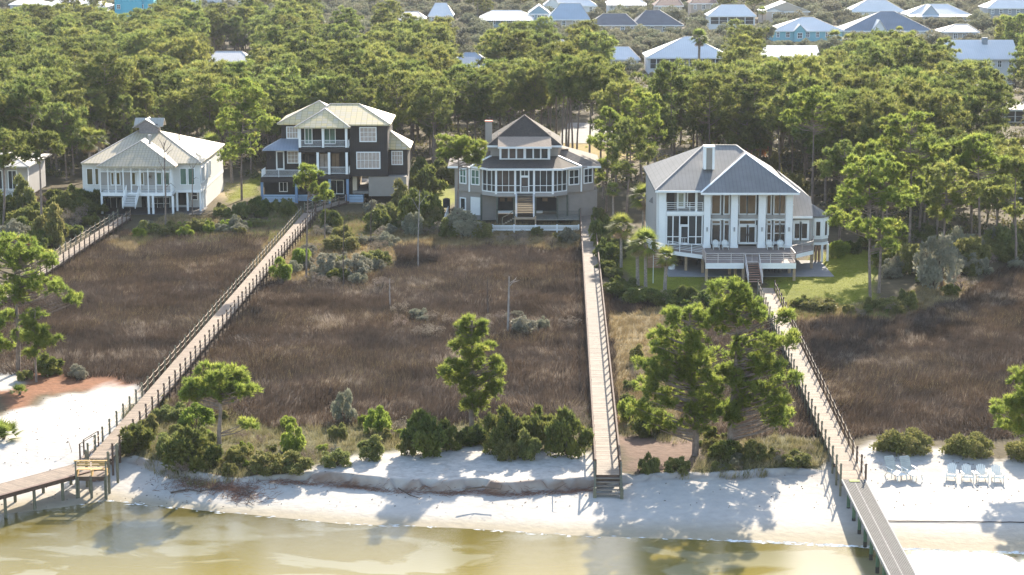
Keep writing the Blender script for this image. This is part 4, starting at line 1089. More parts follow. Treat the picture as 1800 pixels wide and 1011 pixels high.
# ---- the white cottage -------------------------------------------------
D1 = gp(230, 377, ZL).y; f = Fr(120, 190, 4.813, D1); H1 = thing('house', 'white raised cottage with pale roof and cupola at the top of the leftmost boardwalk', 'house', (f.x(600), D1 + 8, ZL))
xl, xr_ = f.x(116, 2.5), f.x(1116, 2.5); zt, zb = f.z(468, 2.5), f.z(692, 2.5); yF = D1 + 2.5; yB = D1 + 23
q = MB(); q.box((xl, yF, zb), (xr_, yB, zt)); q.build('wall', M_SIDEW, H1)
q = MB(); q.box((xl - .04, yF - .06, zb - .35), (xr_ + .04, yB, zb - .01)); q.build('floor_band', M_TRIM, H1)
q = MB(); q.box((f.x(330, 5), D1 + 6, ZL), (xr_ - .5, yB - .6, zb - .36)); q.build('ground_wall', mat('cottage_lower_wall', (.45, .44, .42), .8, .08, 1), H1)
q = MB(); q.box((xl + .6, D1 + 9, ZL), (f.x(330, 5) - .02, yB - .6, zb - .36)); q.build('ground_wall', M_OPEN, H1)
for z_, a, b_ in ((0, 250, 470), (0, 620, 665), (0, 700, 865)): B1(f, H1, 'opening_shade', M_OPEN, a, 745, b_, 880, 5.8, 5.95)
win(f, H1, 700, 752, 862, 862, 5.7, 3, 2); win(f, H1, 1040, 705, 1095, 775, 5.95, 1, 2); win(f, H1, 310, 752, 460, 868, 5.7, 3, 1)
B1(f, H1, 'opening_shade', M_OPEN, 910, 700, 1000, 820, 5.8, 5.95); B1(f, H1, 'door', M_TRIM, 205, 705, 262, 815, 8.8, 8.95)
B1(f, H1, 'opening_shade', M_OPEN, 175, 705, 203, 815, 8.8, 8.95)
q = MB(); q.box((f.x(240), D1 - .3, ZL - .4), (xr_ + .3, D1 + 6, ZL + .05)); q.build('patio', mat('dark_deck_floor', (.09, .08, .075)), H1)  # floor in a dark deck colour
# windows in the wings, on the side
for a, b_ in ((155, 211), (225, 260)): win(f, H1, a, 512, b_, 648, 2.5, 1, 1, None, glass('olive_glass', (.10, .085, .045)))
for a, b_ in ((945, 1002), (1013, 1070)): win(f, H1, a, 510, b_, 648, 2.5, 1, 1, None, M_GLASSG)
zw0, zw1 = f.z(640, 2.5), f.z(510, 2.5)
for y0_, y1_, n_ in ((3.2, 5.6, 3), (8.2, 9.0, 1), (10.4, 11.2, 1)): window_on(H1, (xr_, D1 + y0_), (xr_, D1 + y1_), zw0, zw1, n_, 1)
for k, (yy) in enumerate((2.6, 4.6)): q = MB(); x = xr_ - .12; q.box((x - .12, D1 + yy, ZL), (x + .12, D1 + yy + .24, zb - .35)); q.build('post', M_TRIM, H1)
for zx in (130, 176, 1000, 912): q = MB(); x = f.x(zx, 2.6); q.box((x - .12, D1 + 2.6, ZL), (x + .12, D1 + 2.84, zb - .35)); q.build('post', M_TRIM, H1)
# porch
zf = f.z(716); zd = f.z(745); ze1 = f.z(500)
q = MB(); q.box((f.x(265), D1, zd), (f.x(868), D1 + 2.42, zf)); q.build('porch_floor', M_TRIM, H1)
for zx in (272, 668, 706, 874):
    x = f.x(zx); q = MB(); q.box((x - .13, D1 + .02, ZL - .3), (x + .13, D1 + .28, zd - .01)); q.build('post', M_TRIM, H1)
for zx in (265, 330, 395, 460, 527, 604, 670, 735, 800, 862):
    x = f.x(zx); q = MB(); q.box((x - .07, D1 + .05, zf), (x + .07, D1 + .19, ze1 - .14)); q.build('column', M_TRIM, H1)
q = MB(); q.box((f.x(262), D1 + .02, f.z(510)), (f.x(868), D1 + .22, ze1 + .05)); q.box((f.x(262), D1 + .04, f.z(541)), (f.x(868), D1 + .2, f.z(535)))
a0, a1, z0_, z1_ = f.x(266), f.x(864), f.z(536), f.z(511); n_ = 34
for i in range(n_): xa = a0 + (a1 - a0) * i / n_; q.bar((xa, D1 + .1, z1_), (xa + (a1 - a0) / n_ * 1.4, D1 + .1, z0_), .03, .05, up=(0, 1, 0))
q.build('lattice_frieze', M_TRIM, H1)
for a, b_ in ((268, 478), (620, 862)): railing(H1, [(f.x(a), D1 + .1, zf), (f.x(b_), D1 + .1, zf)], f.z(660) - zf, bal=None, rails=4, posts=False)
railing(H1, [(f.x(862), D1 + .1, zf), (f.x(862), D1 + 2.4, zf)], f.z(660) - zf, bal=None, rails=4, posts=False)
for zy in (0,): 
    q = MB(); x = f.x(862); 
    for yy in (.8, 1.6): q.box((x - .06, D1 + yy, zf), (x + .06, D1 + yy + .12, ze1))
    q.build('side_columns', M_TRIM, H1)
mt = glass('amber_glass', (.13, .10, .05))
B1(f, H1, 'porch_back_shade', M_TAUPE, 270, 545, 868, 712, 2.38, 2.44)  # taupe panel over the white siding paints in the porch's recess shade
for a, b_ in ((360, 390), (405, 441), (535, 572), (612, 640), (745, 793), (805, 858)): win(f, H1, a, 545, b_, 650, 2.34, 1, 1, None, mt if a < 700 else M_GLASSG, fw=.12)
B1(f, H1, 'door', M_TRIM, 574, 545, 610, 660, 2.22, 2.37)
q = MB(); c = f.p(690, 582, 2.3)
for i in range(8): an = i * math.pi / 4; q.bar(c, c + Vector((math.cos(an), 0, math.sin(an))) * .32, .03, .05)
q.build('star_ornament', M_DKW, H1)
xs0, xs1 = f.x(492), f.x(588); ySt = D1 - 3.0; zSt = f.z(838, -3)
stairs(H1, xs0, xs1, D1, zf, ySt, zSt, 8, M_TRIM, M_TRIM)
for x in (xs0 - .1, xs1 + .1): railing(H1, [(x, D1 - .05, zf), (x, ySt, zSt)], .95, bal=.25, rails=2, name='stair_railing')
# roofs
ze = f.z(466, 2); yE0, yE1 = D1 + 1.9, D1 + 23.6; ym = (yE0 + yE1) / 2; zr = f.z(188, ym - D1)
hip(H1, f.x(110, 2), f.x(1128, 2), yE0, yE1, ze, (f.x(612, ym - D1), ym), (f.x(772, ym - D1), ym), zr, M_ROOF1F, caps=M_CAP)
za = f.z(278, 5.2); zpe = f.z(495, -.5); q = MB(); y0_ = D1 - .5; xA, xB, xC = f.x(238, -.5), f.x(905, -.5), f.x(622, 5.2)
P_ = [(xA, y0_, zpe), (xB, y0_, zpe), (xC, D1 + 5.2, za), (xC, D1 + 8.5, za), (xB, D1 + 4, zpe), (xA, D1 + 4, zpe)]
q.slab([(P_[0], P_[1], P_[2]), (P_[1], P_[4], P_[3], P_[2]), (P_[5], P_[0], P_[2], P_[3])], .16); po = q.build('porch_roof', M_ROOF1F, H1)
q = MB()
for a in (0, 1): q.bar(Vector(P_[a]) + Vector((0, 0, .03)), Vector(P_[2]) + Vector((0, 0, .03)), .16, .07)
q.bar(Vector(P_[2]) + Vector((0, 0, .03)), Vector(P_[3]) + Vector((0, 0, .03)), .16, .07); q.build('ridge_cap', M_CAP, po)
dm = ym - D1
cu = MB(); cx0, cx1 = f.x(612, dm - 1), f.x(768, dm - 1); cu.box((cx0, ym - 1.1, zr - .6), (cx1, ym + 1.1, f.z(128, dm))); cuo = cu.build('cupola', mat('cupola_shingles', (.23, .20, .19), .9, .2, 4, stripes=(2, .15, .3)), H1)
gz0, gz1_ = f.z(152, dm), f.z(84, dm)
gable(H1, f.x(572, dm), f.x(796, dm), ym - 1.5, ym + 1.5, gz0, gz1_, M_ROOF1, 'y', name='cupola_roof', wall=mat('cupola_shingles', (.23, .20, .19)))
gable(H1, f.x(580, dm), f.x(826, dm), ym - 1.1, ym + 1.3, gz0 + .15, gz1_ + .02, M_ROOF1, 'x', name='cupola_roof')
c = f.p(690, 305, 6); q = MB(); q.tube([(c.x, c.y, c.z - .5), (c.x, c.y, f.z(240, 6))], .17, 8); q.tube([(c.x, c.y, f.z(240, 6)), (c.x, c.y, f.z(226, 6))], [.27, .25], 8); q.build('chimney_pipe', mat('metal_pipe', (.32, .31, .30), .5, .1, 2, metal=.4), H1)
c = f.p(937, 252, 11); q = MB(); q.tube([(c.x, c.y, c.z - .4), (c.x, c.y, c.z + .55)], .10, 7); q.build('vent_pipe', M_DKW, H1)
x, y_ = f.x(1178, 4), D1 + 2.5
# lean-to at the right back
q = MB(); q.box((xr_ - .4, D1 + 6.5, ZL), (xr_ - .02, yB - .1, zb - .36)); q.build('side_skirt', M_SIDEW, H1)

# ---- the dark brown house ---------------------------------------------
D2 = gp(520, 358, ZL).y; f = Fr(440, 160, 4.597, D2); H2 = thing('house', 'dark brown three-storey house with cream panelled roofs and white balconies', 'house', (f.x(650), D2 + 8, ZL))
def bx(par, name, m, zx0, zx1, zyt, zyb, d0, d1):
    q = MB(); a = f.p(zx0, zyt, d0); b = f.p(zx1, zyb, d0); q.box((a.x, D2 + d0, b.z), (b.x, D2 + d1, a.z)); return q.build(name, m, par)
bx(H2, 'wall', M_BROWN, 800, 1113, 268, 690, 1.0, 12)
bx(H2, 'wall', M_BROWN, 250, 799, 268, 480, 2.6, 12)
bx(H2, 'wall', M_BROWN, 128, 799, 478, 690, 3.2, 11.9)
bx(H2, 'wall', M_BROWN, 1115, 1272, 462, 686, 3.0, 10)
for a in (('window', 885, 295, 1017, 408, 4, 3), ('window', 860, 495, 1048, 625, 6, 2)): win(f, H2, *a[1:5], .98, a[5], a[6], None, M_TANPANE, .14, mw=.05)
win(f, H2, 1143, 487, 1230, 594, 2.98, 4, 3, None, M_TANPANE, .13, mw=.05)
win(f, H2, 294, 290, 386, 382, 2.58, 4, 2, None, M_TANPANE, .13, mw=.05)
win(f, H2, 300, 488, 388, 582, 3.18, 3, 3, None, M_TANPANE, .12, mw=.05)
win(f, H2, 212, 488, 272, 630, 3.18, 1, 1, None, M_GLASS, .18, 'door')
for a, b_ in ((440, 500), (595, 688)): win(f, H2, a, 302, b_, 425, 2.58, 2, 1, None, M_GLASSG, .12, 'french_door')
for a, b_, m_ in ((420, 470, M_OPEN), (560, 635, M_TANPANE), (655, 720, M_GLASST)): win(f, H2, a, 505, b_, 625, 3.18, 2, 1, M_DKW, m_, .10)
c = f.p(163, 535, 3.1); q = MB(); q.tube([c - Vector((.15, 0, .25)), c + Vector((.1, 0, -.05)), c + Vector((-.1, 0, .25))], .05, 5); q.build('wall_lantern', M_DKW, H2)
# balconies: floors, columns, railings
for nm, zx0, zx1, zt_, zb_, d0 in (('balcony_floor', 392, 800, 458, 496, 0), ('balcony_floor', 385, 800, 674, 712, 0), ('balcony_floor', 83, 384, 697, 738, 0)):
    bx(H2, nm, M_BROWN, zx0, zx1, zt_, zb_, d0, 3.15)
bx(H2, 'beam', M_TRIM, 388, 800, 294, 303, 0, .2)
for zx, a, b_ in ((397, 303, 458), (585, 303, 458), (773, 303, 458), (399, 497, 674), (543, 497, 674), (635, 497, 674), (777, 497, 674)):
    q = MB(); p0, p1 = f.p(zx, a, 0), f.p(zx, b_, 0); q.box((p0.x - .16, D2 + .03, p1.z), (p0.x + .16, D2 + .33, p0.z)); q.build('column', M_TRIM, H2)
hr = f.z(400) - f.z(458); z1_ = f.z(458); z2_ = f.z(674); z3_ = f.z(697)
for a, b_ in ((408, 575), (597, 765)): railing(H2, [(f.x(a), D2 + .15, z1_), (f.x(b_), D2 + .15, z1_)], hr, posts=False)
railing(H2, [(f.x(795), D2 + .15, z1_), (f.x(795), D2 + 2.5, z1_)], hr)
for a, b_ in ((410, 535), (552, 628), (648, 770)): railing(H2, [(f.x(a), D2 + .15, z2_), (f.x(b_), D2 + .15, z2_)], hr, posts=False)
railing(H2, [(f.x(795), D2 + .15, z2_), (f.x(795), D2 + 2.5, z2_)], hr)
railing(H2, [(f.x(88), D2 + .15, z3_), (f.x(225), D2 + .15, z3_), (f.x(388), D2 + .15, z3_)], f.z(640) - z3_)
railing(H2, [(f.x(88), D2 + .15, z3_), (f.x(120, 3.1), D2 + 3.1, z3_)], f.z(640) - z3_, posts=False)
# ground floor
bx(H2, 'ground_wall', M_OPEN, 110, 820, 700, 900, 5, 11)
bx(H2, 'ground_wall', M_GREYW, 955, 1262, 692, 850, 1.2, 9.9)
bx(H2, 'passage_wall', mat('orange_beige_wall', (.62, .50, .36), .8, .1, 1), 826, 862, 692, 830, 2, 11)  # wall in a plain orange-beige
bx(H2, 'passage_floor', M_CONC, 826, 955, 812, 830, 1.0, 14)
win(f, H2, 235, 735, 300, 812, 4.95, 2, 1, M_TRIM, M_GLASS, .12, 'french_door'); win(f, H2, 640, 720, 755, 830, 4.95, 2, 1, M_TRIM, M_GLASS, .12, 'french_door')
for zx in (92, 370, 640, 785): q = MB(); p0 = f.p(zx, 735); q.box((p0.x - .17, D2 + .05, ZL), (p0.x + .17, D2 + .38, f.z(712) if zx > 384 else f.z(738))); q.build('post', M_BLUE, H2)
M_RB = mat('blue_grey_rail', (.36, .46, .56), .7, .08, 1)
def board_rail(zx0, zx1, zyt, zyb, d, side=None):
    za_, zb_ = f.z(zyt, d), f.z(zyb, d); n = 5
    for i in range(n):
        q = MB(); z_ = za_ + (zb_ - za_) * (i + .5) / n; q.bar((f.x(zx0, d), D2 + d, z_), (f.x(zx1, d), D2 + d, z_), .05, abs(za_ - zb_) / n * .72); q.build('rail_board', M_RB, H2)
        if side: q = MB(); q.bar((f.x(side, d), D2 + d, z_), (f.x(side, d), D2 + d + 2, z_), .05, abs(za_ - zb_) / n * .72); q.build('rail_board', M_RB, H2)
    q = MB(); q.bar((f.x(zx0, d), D2 + d, za_ + .03), (f.x(zx1, d), D2 + d, za_ + .03), .15, .06); q.build('handrail', M_RB, H2)
board_rail(92, 366, 842, 900, .2); board_rail(762, 905, 842, 900, .2, 905); board_rail(380, 600, 842, 890, 2.2)
bx(H2, 'deck', M_TIMB, 86, 380, 905, 918, 0, 5); bx(H2, 'deck', M_TIMB, 758, 915, 904, 920, 0, 5); bx(H2, 'deck', M_DKW, 382, 756, 900, 915, 1.8, 5)
for zx in (100, 368, 770, 900): q = MB(); p0 = f.p(zx, 918); q.box((p0.x - .1, D2 + .3, 0), (p0.x + .1, D2 + .5, p0.z)); q.build('pier', M_TIMB, H2)
# roofs
e0 = .3
ze = f.z(266, e0)
yb1 = D2 + 12.5
hip(H2, f.x(222, e0 + 1.6), f.x(800, e0 + 1.6), D2 + e0 + 1.6, yb1, f.z(264, e0 + 1.6), (f.x(565, 7), D2 + 7.2), (f.x(565, 7), D2 + 7.2), f.z(78, 7.2), M_ROOF2, caps=M_CAP)
hip(H2, f.x(430, e0), f.x(1134, e0), D2 + e0, yb1 + .2, f.z(271, e0), (f.x(655, 6.4), D2 + 6.5), (f.x(885, 6.4), D2 + 6.5), f.z(104, 6.5), M_ROOF2, caps=M_CAP)
za = f.z(144, 4); zpe = f.z(294, -.6); xA, xB, xC = f.x(358, -.6), f.x(810, -.6), f.x(612, 4); y0_ = D2 - .6
P_ = [(xA, y0_, zpe), (xB, y0_, zpe), (xC, D2 + 4, za), (xC, D2 + 7, za), (xB, D2 + 3, zpe), (xA, D2 + 3, zpe)]
q = MB(); q.slab([(P_[0], P_[1], P_[2]), (P_[1], P_[4], P_[3], P_[2]), (P_[5], P_[0], P_[2], P_[3])], .16); po = q.build('porch_roof', M_ROOF2, H2)
q = MB()
for a in (0, 1): q.bar(Vector(P_[a]) + Vector((0, 0, .03)), Vector(P_[2]) + Vector((0, 0, .03)), .16, .07)
q.build('ridge_cap', M_CAP, po)
hip(H2, f.x(1116, 2.5) - 2.2, f.x(1294, 2.5), D2 + 2.5, D2 + 10.5, f.z(464, 2.5), (f.x(1140, 6.4), D2 + 5.8), (f.x(1140, 6.4), D2 + 7.5), f.z(326, 6.4), M_ROOF2, name='wing_roof', caps=M_CAP)
q = MB(); a = f.p(97, 476, -.3); b = f.p(390, 476, -.3); c = f.p(390, 384, 2.55); d_ = f.p(248, 384, 2.55); e_ = (a.x, D2 + 3.2, a.z)
q.slab([(tuple(a), tuple(b), tuple(c), tuple(d_)), (e_, tuple(a), tuple(d_), (d_.x, D2 + 3.2, d_.z))], .15); q.build('side_roof', mat('blue_grey_roof', (.22, .25, .30), .5, .1, .6, spec=.5, stripes=(0, .42, .15)), H2)

# ---- the grey bow-fronted house ---------------------------------------
D3 = gp(925, 392, ZL).y; f = Fr(760, 190, 4.397, D3); H3 = thing('house', 'grey shingle-roofed house with a bowed screened porch at the top of the middle boardwalk', 'house', (f.x(712), D3 + 8, ZL))
def PX(zx, d): return (f.x(zx, d), D3 + d)
zT, zB = f.z(466), f.z(655); zg = ZL; zlow = f.z(684)
# plan of the front: wing, bay facets, porch bow, bay facets, wing
plan = [PX(172, 4.2), PX(285, 2.6), PX(384, 1.6), PX(492, 0), PX(932, 0), PX(1042, 1.6), PX(1152, 2.8), PX(1252, 4.4)]
zwT, zwB = f.z(462, 2), f.z(652, 2)
q = MB(); back = [(plan[-1][0], D3 + 15), (plan[0][0], D3 + 15)]
ring = [plan[0], plan[1], plan[2], (plan[2][0], D3 + 3.5), (plan[5][0], D3 + 3.5), plan[5], plan[6], plan[7]] + back
def prism(q, ring, z0, z1):
    n = len(ring); q.add([(x, y, z0) for x, y in ring] + [(x, y, z1) for x, y in ring], [tuple(range(n))[::-1], tuple(range(n, 2 * n))] + [(i, (i + 1) % n, (i + 1) % n + n, i + n) for i in range(n)])
prism(q, ring, zwB, zwT); q.build('wall', M_GREYW, H3)
q = MB(); prism(q, [(x, y + .35) for x, y in (plan[0], plan[1], plan[2])] + [(plan[2][0] + 1.9, D3 + 2.6), (plan[2][0] + 1.9, D3 + 15), (plan[0][0], D3 + 15)], zg - .2, zwB - .02); q.build('ground_wall', M_GREYW, H3)
q = MB(); prism(q, [(plan[5][0] - 1.2, D3 + 2.6), (plan[5][0], plan[5][1] + .35), (plan[6][0], plan[6][1] + .35), (plan[7][0] + .4, plan[7][1] + .3), (plan[7][0] + .4, D3 + 15), (plan[5][0] - 1.2, D3 + 15)], zg - .2, zwB - .02); q.build('ground_wall', M_GREYW, H3)
for a, b_, zz in ((172, 1254, 0),):
    pass
# screened porch
q = MB(); prism(q, [plan[2], plan[3], plan[4], plan[5], (plan[5][0], D3 + 3.4), (plan[2][0], D3 + 3.4)], zlow, zB); q.build('porch_floor', M_TAUPE, H3)
def screen_facet(a, b, n, zmid, m=None, nm='porch_screen'):
    a_, u, nn, L = face_frame(a, b, 0, 0)
    q = MB()
    def P(s_, z, o): w_ = a_ + u * s_ + nn * o; return Vector((w_.x, w_.y, z))
    for i in range(n + 1): q.bar(P(L * i / n, zB + .04, -.06), P(L * i / n, zT - .1, -.06), .17 if i in (0, n) else .07, .12, up=nn)
    for z_, h_ in ((zB + .06, .12), (zT - .12, .10), (zmid, .07)): q.bar(P(0, z_, -.07), P(L, z_, -.07), .09, h_)
    fo_ = q.build(nm, M_TRIM, H3)
    q = MB(); q.bar(P(.05, (zT + zB) / 2, -.2), P(L - .05, (zT + zB) / 2, -.2), .02, zT - zB - .1); q.build('mesh_panel', m or M_SCREEN, fo_)
zm = f.z(600)
screen_facet(plan[2], plan[3], 3, zm); screen_facet(plan[3], PX(640, 0), 3, zm, M_SCRMID); screen_facet(PX(786, 0), plan[4], 3, zm, M_SCREEN); screen_facet(plan[4], plan[5], 3, zm)
screen_facet(PX(640, 0), PX(682, 0), 1, zm); screen_facet(PX(745, 0), PX(786, 0), 1, zm)
win(f, H3, 683, 532, 744, 652, .05, 1, 1, None, M_SCRMID, .16, 'screen_door'); win(f, H3, 683, 480, 744, 524, .05, 2, 1, None, M_SCREEN, .1)
railing(H3, [(f.x(692), D3 - .1, f.z(655)), (f.x(738), D3 - .1, f.z(655))], .8, bal=.12, posts=False, name='door_grille')
for zx in (492, 640, 786, 932): q = MB(); x = f.x(zx); q.box((x - .13, D3 - .12, zlow + .3), (x + .13, D3 + .1, zT)); q.build('column', M_TRIM, H3)
zz0, zz1 = f.z(592, 2), f.z(478, 2)
def seg(i, a, b_): A_ = Vector(plan[i]); B_ = Vector(plan[i + 1]); return tuple(A_.lerp(B_, a)), tuple(A_.lerp(B_, b_))
for i, a, b_ in ((0, .38, .80), (1, .18, .80), (5, .12, .80), (6, .18, .82)): w0, w1 = seg(i, a, b_); window_on(H3, w0, w1, zz0, zz1, 2, 2, None, M_GLASSG if i < 2 else M_GLASS, .13)
q = MB(); p0, p1 = plan[6], plan[6]; q.box((p0[0] - .1, p0[1] - .12, zwB), (p0[0] + .1, p0[1] + .1, zwT)); q.build('corner_board', M_TRIM, H3)
q = MB(); p0 = plan[1]; q.box((p0[0] - .1, p0[1] - .12, zwB), (p0[0] + .1, p0[1] + .1, zwT)); q.build('corner_board', M_TRIM, H3)
# ground floor front
B1(f, H3, 'opening_shade', M_OPEN, 455, 692, 640, 812, 3.2, 3.4); B1(f, H3, 'opening_shade', M_OPEN, 790, 692, 965, 800, 3.2, 3.4)
for a, b_ in ((522, 558), (580, 612), (850, 890)): win(f, H3, a, 694, b_, 720, 3.15, 1, 1, M_DKW, M_GLASST, .05)
B1(f, H3, 'sill', M_TRIM, 453, 795, 640, 814, 2.9, 3.18); B1(f, H3, 'sill', M_TRIM, 790, 795, 852, 812, 2.9, 3.18); B1(f, H3, 'frame', M_TRIM, 450, 690, 458, 795, 2.9, 3.18)
p0, p1 = seg(1, .15, .85); window_on(H3, (p0[0], p0[1] + .35), (p1[0], p1[1] + .35), f.z(826, 2), f.z(696, 2), 1, 1, None, M_WHT, .1, 'door')
p0, p1 = seg(0, .4, .75); window_on(H3, (p0[0], p0[1] + .35), (p1[0], p1[1] + .35), f.z(790, 3), f.z(700, 3), 1, 1, None, M_GLASS, .14)
for zx, d_ in ((378, 1.6), (500, .1), (632, .1), (798, .1), (968, .1), (1045, 1.7), (1140, .6)):
    q = MB(); x = f.x(zx, d_); q.box((x - .11, D3 + d_, zg - .3), (x + .11, D3 + d_ + .22, zlow - .01 if zx < 1100 else f.z(780, d_))); q.build('post', mat('dark_green_post', (.10, .105, .08)), H3)
# ground deck with wire rail
zdk = f.z(858, -1.2); q = MB(); q.box((f.x(800, -1.2), D3 - 1.2, zdk - .16), (f.x(1138, -1.2), D3 + 3, zdk)); q.build('deck', mat('grey_deck', (.24, .22, .18)), H3)
railing(H3, [(f.x(800, -1.2), D3 - 1.15, zdk), (f.x(968, -1.2), D3 - 1.15, zdk), (f.x(1138, -1.2), D3 - 1.15, zdk)], 1.0, mat('dark_green_post', (.10, .105, .08)), bal=None, rails=6, post=.09)
# main stairs with landing and side flight
zL = f.z(838, -4.2); stairs(H3, f.x(655, -2), f.x(778, -2), D3 - .1, zB, D3 - 4.2, zL, 13, mat('stair_tread', (.034, .024, .02)), M_TRIM)
q = MB(); q.box((f.x(638, -4.3), D3 - 5.4, zL - .2), (f.x(800, -4.3), D3 - 4.25, zL - .06)); q.build('landing', M_TIMB, H3)
for x_ in (f.x(640, -5), f.x(798, -5)): q = MB(); q.box((x_ - .09, D3 - 5.3, zg - .3), (x_ + .09, D3 - 5.12, zL + .2)); q.build('post', M_TIMB, H3)
for zx in (645, 787): railing(H3, [(f.x(zx, -.1), D3 - .15, zB), (f.x(zx, -4.2), D3 - 4.2, zL)], 1.0, bal=None, rails=1, name='stair_railing')
M_TD = mat('side_stairs', (.25, .20, .13))
for i in range(5): q = MB(); xx = f.x(636, -5) - .3 * (i + .5); zz = zL - .17 * (i + 1); q.box((xx - .14, D3 - 5.3, zz - .04), (xx + .14, D3 - 4.3, zz)); q.build('step', M_TD, H3)
q = MB(); q.bar((f.x(636, -5), D3 - 5.3, zL + .9), (f.x(540, -5), D3 - 5.3, zL + .0), .08, .08); q.bar((f.x(540, -5), D3 - 5.3, zL + .05), (f.x(540, -5), D3 - 5.3, zg), .1, .1); q.build('stair_railing', M_TD, H3)
# lower roofs
zeL = f.z(462, 1.4); dU = 5.0; zU = f.z(352, dU); 
xuL, xuR = f.x(450, dU), f.x(972, dU)
def hipfr(par, outer, inner, m, nm):
    q = MB(); n = len(outer); q.slab([(outer[i], outer[(i + 1) % n], inner[(i + 1) % n], inner[i]) for i in range(n) if True], .16); return q.build(nm, m, par)
xo0, xo1 = f.x(118, 3.6), f.x(1304, 3.8)
outer = [(xo0, D3 + 3.6, zeL - .1), (xo1, D3 + 3.8, zeL - .1), (xo1, D3 + 15.6, zeL - .1), (xo0, D3 + 15.6, zeL - .1)]
zU2 = f.z(300, 8.5); ix0, ix1 = f.x(430, 8.5), f.x(985, 8.5)
inner = [(ix0, D3 + 8.5, zU2), (ix1, D3 + 8.5, zU2), (ix1, D3 + 11, zU2), (ix0, D3 + 11, zU2)]
hipfr(H3, outer[:], inner, mat('wing_shingles', (.16, .13, .105), .9, .3, 3, .5, 10, stripes=(2, .13, .15)), 'wing_roof')
# gabled bay roof planes at both sides of the porch
zP = f.z(470, -.5); e = .55
eav = [(f.x(296, 2.3), D3 + 2.0, zP), (f.x(372, 1.2), D3 + 1.0, zP), (f.x(432, -.5), D3 - .5, zP), (f.x(1002, -.5), D3 - .5, zP), (f.x(1070, 1.2), D3 + 1.0, zP), (f.x(1150, 2.3), D3 + 2.0, zP)]
zI = f.z(372, 5.0); inn = [(f.x(452, 5), D3 + 5, zI)] * 2 + [(f.x(470, 5), D3 + 5, zI), (f.x(960, 5), D3 + 5, zI)] + [(f.x(975, 5), D3 + 5, zI)] * 2
q = MB(); F = []
for i in range(5):
    poly = [eav[i], eav[i + 1], inn[i + 1]]
    if inn[i] != inn[i + 1]: poly.append(inn[i])
    F.append(tuple(poly))
q.slab(F, .14); q.build('porch_roof', M_SHING, H3)
q = MB()
for i in range(5): q.bar(Vector(eav[i]) + Vector((0, -.02, -.1)), Vector(eav[i + 1]) + Vector((0, -.02, -.1)), .06, .26)
for s_, t_ in ((eav[0], inn[0]), (eav[5], inn[5])): q.bar(Vector(s_) + Vector((0, 0, .04)), Vector(t_) + Vector((0, 0, .04)), .30, .10)
q.build('fascia', M_TRIM, H3)
q = MB(); q.bar((f.x(1152, 3.8), D3 + 3.5, zeL - .2), (xo1, D3 + 3.7, zeL - .2), .05, .25); q.build('fascia', M_TRIM, H3); q = MB(); q.bar((xo0, D3 + 3.5, zeL - .2), (f.x(290, 3.6), D3 + 3.5, zeL - .2), .05, .25); q.build('fascia', M_TRIM, H3)
# upper storey
q = MB(); q.box((xuL, D3 + 5, zI - .6), (xuR, D3 + 14, f.z(288, 5))); q.build('upper_wall', M_GREYW, H3)
q = MB(); zs0, zs1 = f.z(408, 3.5), f.z(298, 3.5); q.box((f.x(518, 3.5), D3 + 3.5, zs0 - .3), (f.x(910, 3.5), D3 + 5.2, zs1)); q.build('sunroom', M_TRIM, H3)
for a, b_ in ((532, 586), (594, 645), (653, 706), (722, 776), (783, 834), (841, 893)): win(f, H3, a, 306, b_, 391, 3.48, 1, 1, None, M_SCRMID if a < 700 else M_GLASS, .07)
a, b, c, d_ = f.p(506, 299, 2.9), f.p(922, 299, 2.9), f.p(914, 186, 7.2), f.p(508, 186, 7.2)
q = MB(); q.slab([(tuple(a), tuple(b), tuple(c), tuple(d_))], .2); q.slab([((a.x + .3, a.y + .3, a.z - .05), (d_.x + .2, d_.y, a.z - .05), (d_.x + .2, d_.y, d_.z - .1))], .1, (1, 0, 0)); q.slab([((b.x - .3, b.y + .3, b.z - .05), (c.x - .2, c.y, b.z - .05), (c.x - .2, c.y, c.z - .1))], .1, (-1, 0, 0)); q.build('sunroom_roof', M_SHINGT, H3)
q = MB(); q.box((f.x(506, 2.9), D3 + 2.85, a.z - .25), (f.x(922, 2.9), D3 + 2.95, a.z - .01)); q.build('fascia', M_TRIM, H3)
zeU = f.z(288, 4.4); ap = f.p(712, 52, 9.6)
hip(H3, f.x(424, 4.4), f.x(1000, 4.4), D3 + 4.4, D3 + 14.8, zeU, (ap.x, ap.y), (ap.x, ap.y), ap.z, M_SHING, name='main_roof', caps=M_SHINGT)
q = MB(); q.box((f.x(424, 4.4), D3 + 4.33, zeU - .26), (f.x(1000, 4.4), D3 + 4.38, zeU - .02)); q.build('fascia', M_TRIM, H3)
q = MB(); q.box((f.x(410, 6), D3 + 6, f.z(330, 6)), (f.x(461, 6), D3 + 7.2, f.z(108, 6))); ch = q.build('chimney', M_GREYW, H3)
q = MB(); q.box((f.x(406, 6), D3 + 5.9, f.z(107, 6)), (f.x(465, 6), D3 + 7.3, f.z(101, 6))); q.build('chimney_cap', mat('red_cap', (.45, .12, .07)), ch)
for zx, zy, d_ in ((1028, 320, 8),): q = MB(); c = f.p(zx, zy, d_); q.box((c.x - .5, c.y - .4, c.z - .5), (c.x + .4, c.y + .4, c.z + .1)); q.build('skylight', M_DKW, H3)
